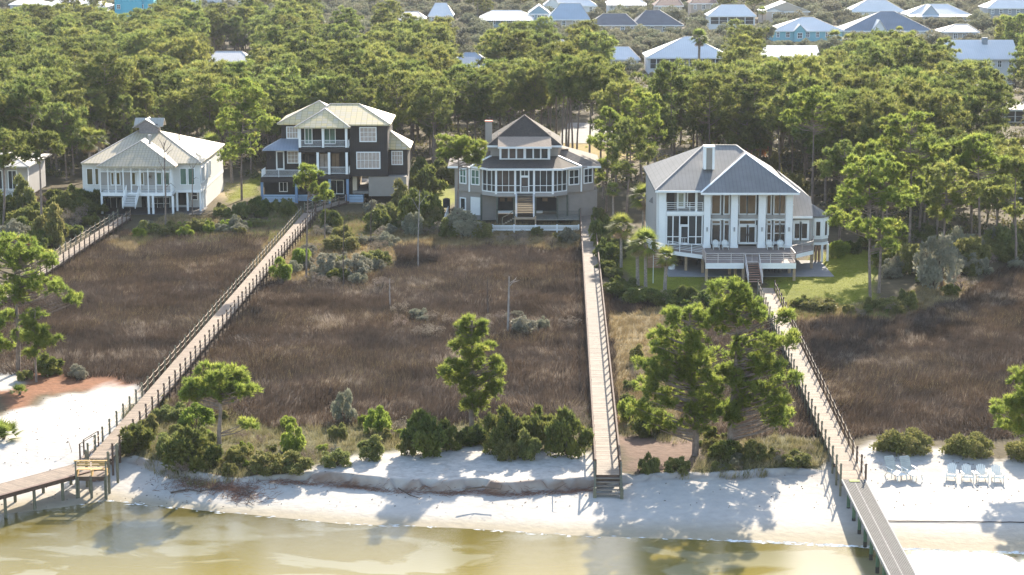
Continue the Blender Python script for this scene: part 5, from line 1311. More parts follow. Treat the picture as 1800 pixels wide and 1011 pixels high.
# white picket fence below the house
fnD = gp(940, 410, .15).y; F3 = thing('fence', 'low white picket fence in front of the grey bow-fronted house, ending at the boardwalk', 'fence', (gp(940, 410, .15).x, fnD, .1))
fa, fb = plane(866, 404, fnD).x, plane(1017, 404, fnD).x; zt_ = plane(940, 396.5, fnD).z
for i in range(5): x = fa + (fb - fa) * i / 4; q = MB(); q.box((x - .09, fnD - .09, .1), (x + .09, fnD + .09, zt_ + .12)); q.build('fence_post', M_TRIM, F3)
for z_ in (zt_, .62): q = MB(); q.box((fa, fnD - .03, z_ - .09), (fb, fnD + .03, z_ + .03)); q.build('fence_rail', M_TRIM, F3)
n_ = int((fb - fa) / .125)
pb = MB(); pb.box((-.04, -.055, .45), (.04, -.035, zt_ - .08)); me = bpy.data.meshes.new('picket'); me.from_pydata(pb.v, [], pb.f); me.materials.append(M_TRIM)
for i in range(n_): share(me, F3, (fa + (i + .5) * .125, fnD, 0), 'picket', None)
F3b = thing('fence', 'short run of white fence at the left rear corner beside the grey bow-fronted house', 'fence', G(787, 398))
p0, p1 = G(780, 402), G(789, 376)
for i in range(4): c = p0.lerp(p1, i / 3); q = MB(); q.box((c.x - .08, c.y - .08, c.z - .1), (c.x + .08, c.y + .08, c.z + 1.3)); q.build('fence_post', M_TRIM, F3b)
q = MB(); q.bar(p0 + Vector((0, 0, 1.15)), p1 + Vector((0, 0, 1.15)), .06, .12); q.bar(p0 + Vector((0, 0, .3)), p1 + Vector((0, 0, .3)), .06, .1); q.bar(p0 + Vector((0, .05, .7)), p1 + Vector((0, .05, .7)), .03, .75); q.build('fence_panel', M_TRIM, F3b)
bxp = G(785, 378); bb = thing('tank', 'black box-shaped tank on posts left of the grey bow-fronted house', 'tank', bxp)
q = MB(); q.box((bxp.x - .45, bxp.y - .4, bxp.z + 1.0), (bxp.x + .45, bxp.y + .4, bxp.z + 2.1)); q.build('tank_body', mat('black_tank', (.02, .022, .025)), bb); q = MB(); q.tube([(bxp.x, bxp.y, bxp.z + 2.1), (bxp.x, bxp.y, bxp.z + 2.2)], [.4, .25], 8); q.build('lid', mat('black_tank', (.02, .02, .02)), bb)
for sx in (-.4, .4): q = MB(); q.box((bxp.x + sx - .07, bxp.y - .4, bxp.z - .2), (bxp.x + sx + .07, bxp.y - .26, bxp.z + 1.0)); q.build('leg', mat('rust_leg', (.20, .07, .03)), bb)

# ---- the white-columned house -----------------------------------------
D4 = D4c = gp(1310, 435.4, 2.7).y; f = Fr(1120, 240, 3.889, D4); H4 = thing('house', 'large white-columned house with silver metal roof and raised decks, right of centre', 'house', (f.x(700), D4 + 8, ZL))
zd4 = f.z(760); 
q = MB(); q.box((f.x(128, 2), D4 + 2, zd4), (f.x(1068, 1.6), D4 + 19, f.z(378, 1))); q.build('wall', M_TAUPE, H4)
q = MB(); q.box((f.x(140), D4 + .4, ZL - .2), (f.x(149), D4 + 19, f.z(375))); q.build('side_wall', M_SIDEW, H4)
q = MB(); q.box((f.x(150), D4 + .35, zd4 - .3), (f.x(200), D4 + 1.4, f.z(376))); q.build('corner_pier', M_TRIM, H4)
for zx0, zx1 in ((457, 504), (642, 691), (831, 881), (1017, 1066)):
    q = MB(); q.box((f.x(zx0 + 1), D4, f.z(742)), (f.x(zx1 - 1), D4 + .75, f.z(392))); co = q.build('column', M_TRIM, H4)
    q = MB(); q.box((f.x(zx0 - 3), D4 - .1, zd4 - .02), (f.x(zx1 + 3), D4 + .8, f.z(742))); q.box((f.x(zx0 - 1), D4 - .06, f.z(470)), (f.x(zx1 + 1), D4 - .0, f.z(464))); q.build('column_base', M_TRIM, co)
    xm = (f.x(zx0) + f.x(zx1)) / 2; q = MB(); q.box((xm - .08, D4 - .16, f.z(648)), (xm + .08, D4 - .02, f.z(620))); q.build('wall_lantern', mat('lantern', (.35, .34, .32)), co)
M_G4 = glass('bronze_glass', (.19, .13, .08)); M_G4b = glass('bronze_dark_glass', (.075, .06, .05))
for x0_, x1_, cols in ((508, 634, [508, 570, 592, 630]), (697, 812, [697, 752, 812]), (885, 1015, [885, 916, 934, 975, 1015])):
    for a, b_ in zip(cols[:-1], cols[1:]):
        if b_ - a > 25:
            win(f, H4, a + 2, 398, b_ - 2, 530, 1.55, 1, 1, None, M_G4, .13)
            if x0_ != 697: win(f, H4, a + 2, 574, b_ - 2, 596, 1.55, 1, 1, None, M_G4, .13); win(f, H4, a + 2, 600, b_ - 2, 722, 1.55, 1, 2 if b_ > 900 else 1, None, M_G4b, .13)
    B1(f, H4, 'beam', M_TAUPE, x0_ - 4, 537, x1_ + 20, 560, 1.2, 1.9); B1(f, H4, 'beam', M_TRIM, x0_ - 4, 562, x1_ + 20, 572, 1.25, 1.9); B1(f, H4, 'beam', M_TRIM, x0_ - 4, 388, x1_ + 20, 397, 1.0, 1.9)
    B1(f, H4, 'sill', M_TRIM, x0_ - 4, 724, x1_ + 20, 736, 1.25, 1.9)
B1(f, H4, 'window_strip', M_GLASS, 814, 398, 830, 530, 1.5, 1.56); B1(f, H4, 'window_strip', M_GLASS, 814, 574, 830, 728, 1.5, 1.56)
win(f, H4, 697, 572, 808, 600, 1.55, 1, 1, None, M_G4, .12)
dr = win(f, H4, 698, 612, 752, 728, 1.5, 1, 1, None, M_G4b, .22, 'french_door'); dr = win(f, H4, 757, 612, 808, 728, 1.5, 1, 1, None, M_G4b, .22, 'french_door')
q = MB()
for zx in (747, 762): c = f.p(zx, 672, 1.4); q.box((c.x - .03, c.y - .04, c.z - .12), (c.x + .03, c.y, c.z + .12))
q.build('door_handles', M_DKW, H4)
# left porch, two storeys
B1(f, H4, 'porch_back_shade', M_OPEN, 205, 540, 452, 735, 1.7, 1.95)
B1(f, H4, 'balcony_back', mat('porch_wall', (.22, .205, .19)), 203, 378, 452, 515, 1.7, 1.95)
B1(f, H4, 'balcony_floor', M_TRIM, 200, 514, 456, 538, .3, 1.98)
win(f, H4, 278, 382, 322, 485, 1.65, 1, 1, None, mat('curtain', (.35, .34, .26)), .2, 'door'); win(f, H4, 345, 382, 398, 480, 1.65, 1, 1, None, M_G4b, .1); win(f, H4, 205, 382, 252, 500, 1.65, 1, 1, M_DKW, M_GLASS, .06)
B1(f, H4, 'column', M_TRIM, 398, 378, 411, 514, .5, .7); B1(f, H4, 'beam', M_TRIM, 196, 370, 458, 380, .3, .6)
railing(H4, [(f.x(203), D4 + .4, f.z(514)), (f.x(280), D4 + .4, f.z(514)), (f.x(362), D4 + .4, f.z(514)), (f.x(450), D4 + .4, f.z(514))], f.z(456) - f.z(514), bal=None, rails=4, post=.06)
def mull(x_, zy0, zy1, w_): q = MB(); a = f.p(x_, zy0, .4); b = f.p(x_, zy1, .4); q.box((a.x - w_, D4 + .38, b.z), (a.x + w_, D4 + .5, a.z)); return q
for x_ in (246, 291, 351, 404, 446, 203): mull(x_, 540, 738, .06).build('screen_post', M_TRIM, H4)
q = MB()
for a, b_, z_ in ((200, 450, 541), (200, 450, 736), (203, 291, 685), (351, 448, 685), (291, 351, 604)): f.box(q, a, z_ - 2, b_, z_ + 3, .42, .5)
q.build('screen_rails', M_TRIM, H4)
win(f, H4, 298, 612, 348, 735, .4, 1, 1, None, M_SCREEN, .12, 'screen_door'); railing(H4, [(f.x(302), D4 + .3, f.z(738)), (f.x(345), D4 + .3, f.z(738))], .7, bal=.18, posts=False, name='door_grille')
for a, b_ in ((206, 243), (249, 288), (354, 401), (407, 443)): B1(f, H4, 'screen_panel', M_SCREEN, a, 545, b_, 733, .52, .54)
# right wing
q = MB(); q.box((f.x(1068, 2), D4 + 1.8, zd4 - .1), (f.x(1195, 2), D4 + 15, f.z(545, 2))); q.build('wing_wall', M_TAUPE, H4)
for a, b_ in ((1071, 1114), (1119, 1166)): win(f, H4, a, 588, b_, 702, 1.75, 1, 1, None, M_G4b, .22, 'french_door')
B1(f, H4, 'beam', M_TRIM, 1066, 572, 1176, 582, 1.6, 1.8)
cx, cy, rr_ = f.x(1225, 5), D4 + 4.6, f.x(1308, 5) - f.x(1225, 5)
oct_ = [(cx + rr_ * math.cos(a), cy + rr_ * math.sin(a)) for a in [R(-112.5 + 45 * i) for i in range(8)]]
zo0, zo1 = f.z(705, 3), f.z(560, 3)
q = MB(); prism(q, oct_, zo0, zo1); q.build('bay_wall', M_TRIM, H4)
for i in (0, 1, 2): a_ = Vector(oct_[i]); b_ = Vector(oct_[(i + 1) % 8]); p0, p1 = a_.lerp(b_, .22), a_.lerp(b_, .78); window_on(H4, tuple(p0), tuple(p1), f.z(685, 3), f.z(582, 3), 1, 1, None, M_G4b, .12)
q = MB(); prism(q, [(cx + rr_ * .98 * math.cos(R(-112.5 + 45 * i)), cy + rr_ * .98 * math.sin(R(-112.5 + 45 * i))) for i in range(8)], f.z(728, 3), zo0 - .01); q.build('bay_band', M_TAUPE, H4)
q = MB(); prism(q, [(cx + rr_ * 1.03 * math.cos(R(-112.5 + 45 * i)), cy + rr_ * 1.03 * math.sin(R(-112.5 + 45 * i))) for i in range(8)], f.z(745, 3), f.z(728, 3) - .01); q.build('bay_floor', M_TRIM, H4)
for i in (0, 1, 2): p0 = oct_[i]; q = MB(); q.box((p0[0] - .12, p0[1], ZL - .2), (p0[0] + .12, p0[1] + .24, f.z(745, 3) - .01)); q.build('post', M_TRIM, H4)
# roofs
ze = f.z(369, -.5); zr = f.z(60, 9); xL, xR = f.x(122, -.5), f.x(1080, -.5)
hip(H4, xL, xR, D4 - .5, D4 + 20, ze, (f.x(447, 9), D4 + 9), (f.x(668, 9), D4 + 9), zr, M_ROOFS, name='main_roof', th=.25, caps=M_CAP)
za = f.z(116, 5.5); zpe = f.z(386, -1.2); xA, xB, xC = f.x(434, -1.2), f.x(1108, -1.2), f.x(736, 5.5); y0_ = D4 - 1.2
P_ = [(xA, y0_, zpe), (xB, y0_, zpe), (xC, D4 + 5.5, za), (xC, D4 + 9, za), (xB, D4 + 12, zpe), (xA, D4 + 7, zpe)]
q = MB(); q.slab([(P_[0], P_[1], P_[2]), (P_[1], P_[4], P_[3], P_[2]), (P_[5], P_[0], P_[2], P_[3])], .2); po = q.build('front_roof', M_ROOFS, H4)
q = MB()
for a in (0, 1): q.bar(Vector(P_[a]) + Vector((0, 0, .04)), Vector(P_[2]) + Vector((0, 0, .04)), .22, .09)
q.bar((xA, y0_ - .03, zpe - .1), (xB, y0_ - .03, zpe - .1), .05, .22); q.build('ridge_cap', M_TRIM, po)
q = MB(); q.bar((xL, D4 - .55, ze - .12), (xA, D4 - .55, ze - .12), .05, .24); q.build('fascia', M_TRIM, H4)
zw = f.z(543, 1.0); a, b = f.p(1066, 543, 1.0), f.p(1202, 543, 1.0); t0, t1 = f.p(985, 258, 9), f.p(1188, 420, 4.5)
oc = [(cx + rr_ * 1.12 * math.cos(R(-112.5 + 45 * i)), cy + rr_ * 1.12 * math.sin(R(-112.5 + 45 * i)), f.z(548, 3)) for i in range(8)]
q = MB(); q.slab([(tuple(a), tuple(b), tuple(t1), tuple(t0)), (tuple(b), (b.x, D4 + 14, b.z), (t1.x, D4 + 13, t1.z), tuple(t1)), (tuple(t1), (t1.x, D4 + 13, t1.z), (t0.x, D4 + 13, t0.z), tuple(t0))], .15); q.build('wing_roof', M_ROOFS, H4)
apx = (cx - .6, cy + 1.2, f.z(455, 5.5))
q = MB(); q.slab([(oc[i], oc[(i + 1) % 8], apx) for i in range(8)], .12); q.build('bay_roof', M_ROOFS, H4)
q = MB(); q.box((f.x(1066, 1), D4 + .95, a.z - .28), (f.x(1202, 1), D4 + 1.0, a.z - .02)); q.build('fascia', M_TRIM, H4)
q = MB(); q.slab([(tuple(f.p(82, 440, 10)), tuple(f.p(128, 460, 4)), tuple(f.p(132, 385, 4)), tuple(f.p(118, 385, 10)))], .12); q.build('side_roof', M_ROOFS, H4)
q = MB(); q.box((f.x(462, 3), D4 + 3, f.z(225, 3)), (f.x(513, 3), D4 + 4.1, f.z(75, 3))); ch = q.build('chimney', M_GREYW, H4)
q = MB()
for zx in (458, 515): x = f.x(zx, 3); q.box((x - .13, D4 + 2.93, f.z(225, 3)), (x + .13, D4 + 4.15, f.z(78, 3)))
q.box((f.x(450, 3), D4 + 2.85, f.z(78, 3)), (f.x(524, 3), D4 + 4.25, f.z(66, 3))); q.build('chimney_trim', M_TRIM, ch)
# decks
M_DK4 = mat('grey_brown_deck', (.26, .20, .165), .85, .2, 1)
ring = [(f.x(120, -.5), D4 + .3), (f.x(215, -1.5), D4 - 1.5), (f.x(462, -4.5), D4 - 4.6), (f.x(1066, -4.5), D4 - 4.6), (f.x(1210, -1.5), D4 - 1.5), (f.x(1212, 1.7), D4 + 1.7), (f.x(120, 1.7), D4 + 1.7)]
zk = f.z(762); q = MB(); prism(q, ring, zk - .14, zk); q.build('upper_deck', M_DK4, H4)
for a_, b_ in ((0, 1), (1, 2), (3, 4)): q = MB(); q.bar((ring[a_][0], ring[a_][1] - .06, zk - .22), (ring[b_][0], ring[b_][1] - .06, zk - .22), .06, .42); q.build('deck_fascia', M_TRIM, H4)
M_PNK = mat('copper_rail', (.42, .33, .29), .6, .1, 1)
Rh = 1.0
def P3(i, t=0, j=None): a_ = Vector(ring[i]); b_ = Vector(ring[j if j is not None else i]); c_ = a_.lerp(b_, t); return (c_.x, c_.y + .08, zk)
railing(H4, [P3(1), P3(1, .33, 2), P3(1, .66, 2), P3(2)], Rh, M_TRIM, bal=None, rails=5, post=.07)
railing(H4, [P3(3), P3(3, .5, 4), P3(4), P3(5)], Rh, M_PNK, bal=.22, post=.07)
zl4 = zk - .42; yD0, yD1 = D4 - 8.6, D4 - 4.7
xa_, xb_ = f.x(474, -8.6), f.x(1096, -8.6); zq = f.z(864, -8.6)
q = MB(); q.box((xa_, yD0, zq - .14), (xb_, yD1, zq)); q.build('lower_deck', M_DK4, H4)
for i in range(3): q = MB(); zz = zq + (zk - .14 - zq) * (i + 1) / 4; q.box((xa_ + .3, yD1 - .9 + i * .3, zz - .08), (xb_ - .3, yD1 - .6 + i * .3, zz)); q.build('step', M_DK4, H4)
xs0, xs1 = f.x(745, -8.6), f.x(840, -8.6)
q = MB(); q.box((xa_, yD0 - .07, zq - .62), (f.x(738, -8.6), yD0 - .01, zq - .02)); q.build('deck_fascia', M_TRIM, H4)
q = MB(); q.box((f.x(842, -8.6), yD0 - .07, zq - .62), (xb_, yD0 - .01, zq - .02)); q.build('deck_fascia', M_TRIM, H4)
hq = f.z(800, -8.6) - zq
for pts in ([474, 560, 650, 738], [842, 920, 1010, 1092]): railing(H4, [(f.x(z_, -8.6), yD0 + .05, zq) for z_ in pts], hq, M_PNK if 0 else mat('rail_beige', (.60, .52, .46)), bal=None, rails=4, post=.07)
railing(H4, [(xb_ - .05, yD0 + .05, zq), (xb_ - .05, yD1, zq)], hq, M_PNK, bal=.2, post=.07); railing(H4, [(xa_ + .05, yD0 + .05, zq), (xa_ + .05, yD1, zq)], hq, M_PNK, bal=.3, post=.07)
railing(H4, [(xs0, yD0 - .1, zq), (xs1, yD0 - .1, zq)], hq, mat('rail_beige', (.6, .52, .46)), bal=.5, name='gate')
stairs(H4, xs0 + .1, xs1 - .1, yD0 - .1, zq, yD0 - 3.4, .95, 8, mat('brown_tread', (.30, .17, .12)), mat('brown_tread', (.3, .17, .12)))
for x in (xs0, xs1): railing(H4, [(x, yD0 - .1, zq), (x, yD0 - 3.4, .95)], .95, mat('rail_beige', (.6, .52, .46)), bal=None, rails=2, name='stair_railing')
for zx, d_ in ((482, -8.3), (1086, -8.3), (862, -8.3), (735, -8.3), (340, -2.6), (455, -4), (1203, -1.2), (1052, -4.2), (640, -5), (680, -5)):
    q = MB(); x = f.x(zx, d_); zt_ = (zq if d_ < -6 else zk) - .15; q.box((x - .14, D4 + d_, ZL - .4), (x + .14, D4 + d_ + .28, zt_)); q.build('post', M_TIMB, H4)
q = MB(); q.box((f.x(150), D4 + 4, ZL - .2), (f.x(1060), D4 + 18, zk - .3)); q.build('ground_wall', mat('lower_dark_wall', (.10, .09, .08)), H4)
q = MB(); q.box((f.x(190), D4 - 6, ZL - .3), (f.x(1280, 2), D4 + 4, ZL + .08)); q.build('patio', M_ASPH, H4)
for i in range(9):
    q = MB(); z_ = ZL + .12 + i * .26; q.box((f.x(75, -1), D4 - 1, z_), (f.x(172, -1), D4 - .9, z_ + .22)); q.build('screen_board', mat('brown_board', (.26, .15, .09)), H4)
for zx in (262, 292, 1215, 1240, 1262): q = MB(); x = f.x(zx, 2); q.box((x - .12, D4 + 3, ZL), (x + .12, D4 + 3.2, zk - .3)); q.build('post', M_DKW if zx < 1000 else mat('brown_board', (.26, .15, .09)), H4)
# small things on and under the decks
for zx, lab in ((540, 'white adirondack chair on the upper deck, left of the first two between the columns'), (603, 'white adirondack chair on the upper deck, second from the left'), (907, 'white adirondack chair on the upper deck, third from the left'), (984, 'white adirondack chair on the upper deck, fourth, nearest the right column')):
    c = f.p(zx, 757, -.9); place(adr, (c.x, D4 - .9, zk + .01), lab, .05, 1.05, 'adirondack chairs on the deck of the white-columned house')
def dining(loc, lab, s_=1.0):
    t = thing('patio_table', lab, 'table', loc); md = mat('dark_patio_metal', (.025, .025, .025), .6); L_ = Vector(loc)
    q = MB(); q.tube([L_ + Vector((0, 0, .70)), L_ + Vector((0, 0, .74))], [.6, .6], 12); q.build('tabletop', md, t)
    for sx, sy in ((-1, -1), (1, -1), (1, 1), (-1, 1)): q = MB(); q.bar(L_ + Vector((sx * .35, sy * .35, 0)), L_ + Vector((sx * .35, sy * .35, .7)), .05, .05); q.build('leg', md, t)
    return t
def pchair(loc, rz, lab):
    t = thing('patio_chair', lab, 'chair', (0, 0, 0)); md = mat('dark_patio_metal', (.025, .025, .025), .6)
    q = MB(); q.box((-.25, -.25, .42), (.25, .25, .47)); q.build('seat', md, t); q = MB(); q.bar((0, .25, .47), (0, .32, .95), .48, .04, up=(0, 1, 0)); q.build('backrest', md, t)
    for sx in (-.22, .22):
        for sy in (-.22, .22): q = MB(); q.box((sx - .02, sy - .02, 0), (sx + .02, sy + .02, .42)); q.build('leg', md, t)
    t.location = loc; t.rotation_euler[2] = rz; return t
c = f.p(945, 975, -3); tb = (c.x, D4 - 3, ZL + .09); dining(tb, 'dark patio table in the shade under the right part of the deck')
for i, (a, w_) in enumerate(((0, 'right of'), (1.57, 'behind'), (3.14, 'left of'), (4.71, 'in front of'))):
    pchair((tb[0] + .95 * math.cos(a), tb[1] + .95 * math.sin(a), tb[2]), a - 1.57, 'dark patio chair %s the table under the right part of the deck' % w_)
c = f.p(290, 885, 1); pchair((c.x, D4 + 1, ZL + .09), .3, 'dark chair under the left part of the upper deck, nearer the palms'); c = f.p(425, 885, 1); pchair((c.x, D4 + 1, ZL + .09), -.2, 'dark chair under the upper deck beside the timber post')
c = f.p(236, 905, -1.5); q = MB(); q.tube([(c.x, D4 - 1.5, ZL), (c.x, D4 - 1.5, ZL + .5), (c.x, D4 - 1.5, ZL + .6)], [.36, .38, .3], 10); tag(q.build('tub', M_WHT, None, (c.x, D4 - 1.5, ZL)), 'small round white tub on the patio beside the palms', 'tub')
c = f.p(112, 748, -9); q = MB(); pr = [(0, 0, 0), (.75, 0, .0), (.95, 0, .28), (.3, 0, .42), (-.25, 0, .3)]; 
um = thing('umbrella', 'half-hidden white parasol between the palms left of the white-columned house', 'umbrella', (c.x, c.y, ZL))
q = MB(); n_ = 8; top_ = Vector((c.x, c.y, c.z + .25)); rim = [Vector((c.x + .7 * math.cos(i * math.tau / n_), c.y + .7 * math.sin(i * math.tau / n_), c.z - .22)) for i in range(n_)]
q.slab([(tuple(rim[i]), tuple(rim[(i + 1) % n_]), tuple(top_)) for i in range(n_)], .03); q.build('canopy', M_TRIM, um); q = MB(); q.tube([(c.x, c.y, ZL - .1), tuple(top_)], .03, 6); q.build('pole', M_TRIM, um)
for zx, r_ in ((430, 0), (300, 0)): pass

# ---- house pieces at the picture's left and right edge -----------------
D5 = gp(20, 372, ZL).y; H5 = thing('house', 'grey-roofed house mostly hidden by trees at the left edge of the picture', 'house', (plane(0, 350, D5).x, D5 + 6, ZL))
def pb_(par, name, m, px0, px1, py0, py1, D, dep, extra=0):
    a = plane(px0, py0, D); b = plane(px1, py1, D); q = MB(); q.box((a.x, D, b.z), (b.x, D + dep, a.z)); return q.build(name, m, par)
pb_(H5, 'wall', M_TAUPE, -70, 50, 292, 345, D5, 10); pb_(H5, 'ground_wall', M_OPEN, -68, 40, 347, 372, D5 + 2, 7); pb_(H5, 'deck', M_TRIM, -70, 53, 344, 349, D5 - 2, 1.9)
for x in (-20, 8, 30, 50): pb_(H5, 'post', M_TRIM, x - 1.5, x + 1.5, 349, 376, D5 - 2, .2); pb_(H5, 'column', M_TRIM, x - 1.2, x + 1.2, 292, 344, D5 - 2, .2)
for x0_, x1_ in ((-15, 5), (14, 30)): 
    a, b = plane(x0_, 300, D5), plane(x1_, 334, D5); window_on(H5, (a.x, D5), (b.x, D5), b.z, a.z, 2, 1)
z_ = plane(0, 334, D5 - 2).z; z0_ = plane(0, 345, D5 - 2).z
railing(H5, [(plane(-60, 340, D5 - 2).x, D5 - 2, z0_), (plane(50, 340, D5 - 2).x, D5 - 2, z0_)], .95, posts=False)
hip(H5, plane(-78, 290, D5).x, plane(58, 290, D5).x, D5 - 2.4, D5 + 11, plane(0, 292, D5 - 2).z, (plane(-30, 250, D5 + 4).x, D5 + 4.5), (plane(10, 250, D5 + 4).x, D5 + 4.5), plane(0, 268, D5 + 4).z, M_ROOF1, caps=M_CAP)
D6 = gp(1800, 352, ZL).y; H6 = thing('house', 'white house with pale green metal roof cut by the right edge of the picture', 'house', (plane(1815, 350, D6).x, D6 + 5, ZL))
pb_(H6, 'wall', M_SIDEW, 1781, 1880, 285, 350, D6, 12); hip(H6, plane(1773, 285, D6).x, plane(1890, 285, D6).x, D6 - .6, D6 + 13, plane(1800, 286, D6).z, (plane(1800, 250, D6 + 6).x, D6 + 6), (plane(1860, 250, D6 + 6).x, D6 + 6), plane(1800, 256, D6 + 6).z, mat('pale_green_roof', (.42, .47, .45), .5, .08, .6, stripes=(0, .42, .15)), caps=M_CAP)
a, b = plane(1790, 300, D6), plane(1800, 322, D6); window_on(H6, (a.x, D6), (b.x, D6), b.z, a.z, 1, 2)
# ------------------------------------------------------------------ the houses beyond the wood
M_RW = mat('far_white_roof', (.68, .65, .62), .7, .06, .3, stripes=(0, .5, .12))
M_RT = mat('far_tan_roof', (.55, .48, .42), .7, .06, .3)
M_RBL = mat('far_blue_roof', (.36, .41, .46), .7, .08, .3, stripes=(0, .5, .12))
M_RSL = mat('far_slate_roof', (.17, .20, .24), .6, .1, .3, stripes=(0, .5, .25))
M_RDK = mat('far_dark_roof', (.13, .13, .14), .8, .15, .4)
M_RBR = mat('far_brown_roof', (.22, .13, .10), .8, .15, .4)
M_WTQ = mat('turquoise_wall', (.08, .42, .52), .7, .05, .4)
M_WTQ2 = mat('pale_turquoise_wall', (.22, .46, .50), .7, .05, .4)
M_WWH = mat('far_white_wall', (.66, .65, .63), .8, .05, .4)
M_WGR = mat('far_grey_wall', (.26, .28, .30), .8, .05, .4)
M_WBL = mat('far_blue_wall', (.24, .34, .40), .8, .05, .4)
M_WTN = mat('far_tan_wall', (.45, .38, .31), .8, .05, .4)
M_WGN = mat('far_green_wall', (.33, .42, .36), .8, .05, .4)
FARH = []
def far_house(label, x0, x1, ye, yr, ybm, rx, roof, wall, cols, floors, dep=11, front=None, side=None, porch=False, chim=None, gab=None, glass_=None, style='hip'):
    D = gp((x0 + x1) / 2, ybm, .3).y; k = D / FPX
    a = plane(x0, ye, D); b = plane(x1, ye, D); ze_ = a.z; w_ = b.x - a.x
    t = thing('house', label, 'house', ((a.x + b.x) / 2, D + dep / 2, .4)); FARH.append((x0, x1, D, (ye + 2 + (34 if wall is M_WTQ else 14 if glass_ == 'screens' or wall is M_WTQ2 else 0) + 12), a.x, b.x))
    ov = .5; q = MB(); q.box((a.x + ov, D, 0), (b.x - ov, D + dep, ze_ - .05)); q.build('wall', wall, t)
    rm = D + dep / 2; zr_ = plane((x0 + x1) / 2, yr, rm).z; zr_ = max(zr_, ze_ + .8)
    if rx is None: r0 = r1 = ((a.x + b.x) / 2, rm)
    else: r0, r1 = (plane(rx[0], yr, rm).x, rm), (plane(rx[1], yr, rm).x, rm)
    if style == 'hip': hip(t, a.x, b.x, D - ov, D + dep + ov, ze_, r0, r1, zr_, roof, caps=M_CAP)
    elif style == 'gx': gable(t, a.x, b.x, D - ov, D + dep + ov, ze_, zr_, roof, 'x', wall=wall)
    else: gable(t, a.x, b.x, D - ov, D + dep + ov, ze_, zr_, roof, 'y', wall=wall)
    q = MB(); q.box((a.x, D - ov - .06, ze_ - .3), (b.x, D - ov - .01, ze_ - .02)); q.build('fascia', M_TRIM, t)
    fh = (ze_ - .4) / floors if floors > 1 else min(3.0, ze_ - .4)
    if glass_ == 'screens':
        z0_, z1_ = ze_ - fh * .9, ze_ - .35; n = cols
        for i in range(n):
            xa = a.x + ov + .4 + (w_ - 2 * ov - .8) * i / n; window_on(t, (xa + .05, D), (xa + (w_ - 2 * ov - .8) / n - .05, D), z0_, z1_, 1, 2, M_TRIM, M_SCREEN, .10)
    else:
        for fl in range(floors):
            zt_ = ze_ - .45 - fl * fh
            for i in range(cols):
                xc = a.x + ov + (w_ - 2 * ov) * (i + .5) / cols; ww = min(1.1, w_ / cols * .55) * (.8 + .2 * ((i + fl) % 2))
                if zt_ - 1.5 < .4: continue
                window_on(t, (xc - ww / 2, D), (xc + ww / 2, D), zt_ - 1.5, zt_, 2, 2, M_TRIM, M_GLASS if (i + fl) % 3 else glass('blue_glass', (.10, .14, .17)), .16)
    if porch:
        pz = ze_ - fh * 1.0; q = MB(); q.box((a.x + ov, D - 2.4, pz - .25), (b.x - ov, D - .02, pz)); q.build('porch_floor', M_TRIM, t)
        for i in range(5): x = a.x + ov + .2 + (w_ - 2 * ov - .4) * i / 4; q = MB(); q.box((x - .12, D - 2.35, 0), (x + .12, D - 2.15, ze_ - .3)); q.build('column', M_TRIM, t)
        railing(t, [(a.x + ov, D - 2.25, pz), (b.x - ov, D - 2.25, pz)], 1.0, bal=.35, posts=False)
        q = MB(); q.slab([((a.x, D - 3.0, ze_ - .5), (b.x, D - 3.0, ze_ - .5), (b.x, D - .3, ze_ + .15), (a.x, D - .3, ze_ + .15))], .12); q.build('porch_roof', roof, t)
    if chim:
        c = plane(chim[0], chim[1], D + dep * .4); q = MB(); q.box((c.x - .6, c.y - .5, ze_), (c.x + .6, c.y + .5, c.z)); q.build('chimney', M_WGR, t)
    if gab:
        gx0, gx1, gy = gab[:3]; p0, p1 = plane(gx0, ye, D - 1.2), plane(gx1, ye, D - 1.2); gm = gab[3] if len(gab) > 3 else roof
        q = MB(); q.box((p0.x + .3, D - 1.0, 0), (p1.x - .3, D - .02, ze_)); q.build('gable_front', wall, t); zz = plane(gx0, gy, D + 2).z
        gable(t, p0.x, p1.x, D - 1.4, D + dep * .45, ze_ - .05, max(zz, ze_ + 1), gm, 'y', wall=gab[4] if len(gab) > 4 else wall, name='gable_roof')
        xm = (p0.x + p1.x) / 2
        window_on(t, (xm - .7, D - 1.0), (xm + .7, D - 1.0), ze_ - 2.2, ze_ - .6, 2, 2, M_TRIM, M_GLASS, .16)
    return t
far_house('pink-white house with pale roof at the top left corner of the wood', 15, 78, 8, -2, 30, (35, 60), M_RW, M_WWH, 4, 1, 14)
far_house('low white-roofed house between the corner house and the turquoise one, top left', 80, 186, 12, -2, 30, (100, 165), M_RW, M_WWH, 6, 1, 16, gab=(120, 150, 2))
far_house('bright turquoise house at the top of the picture, left', 198, 272, -12, -30, 42, (215, 255), M_RW, M_WTQ, 5, 3, 14, porch=False, gab=(212, 250, 4, M_RBL, M_WTQ))
far_house('pale grey two-storey house right of the turquoise one', 324, 428, -14, -30, 28, (345, 405), M_RW, M_WWH, 7, 2, 14, gab=(395, 426, -22, M_RBL, M_WWH))
far_house('light roof showing between pines, upper left of the wood', 363, 442, 108, 90, 130, (380, 425), M_RW, M_WWH, 4, 1, 10)
far_house('white-roofed cottage half hidden behind pines left of centre', 553, 582, 76, 58, 100, None, M_RW, M_WTN, 2, 1, 8)
far_house('small pale house behind the big pine left of centre', 596, 630, 100, 84, 122, None, M_RW, M_WWH, 2, 1, 9)
far_house('house with a tan roof behind trees, top centre-left', 700, 748, 34, 20, 60, (712, 735), M_RT, M_WTN, 3, 1, 12)
far_house('green-walled house with a white roof, top centre-left', 752, 797, 28, 5, 54, (765, 785), M_RW, M_WGN, 3, 1, 13)
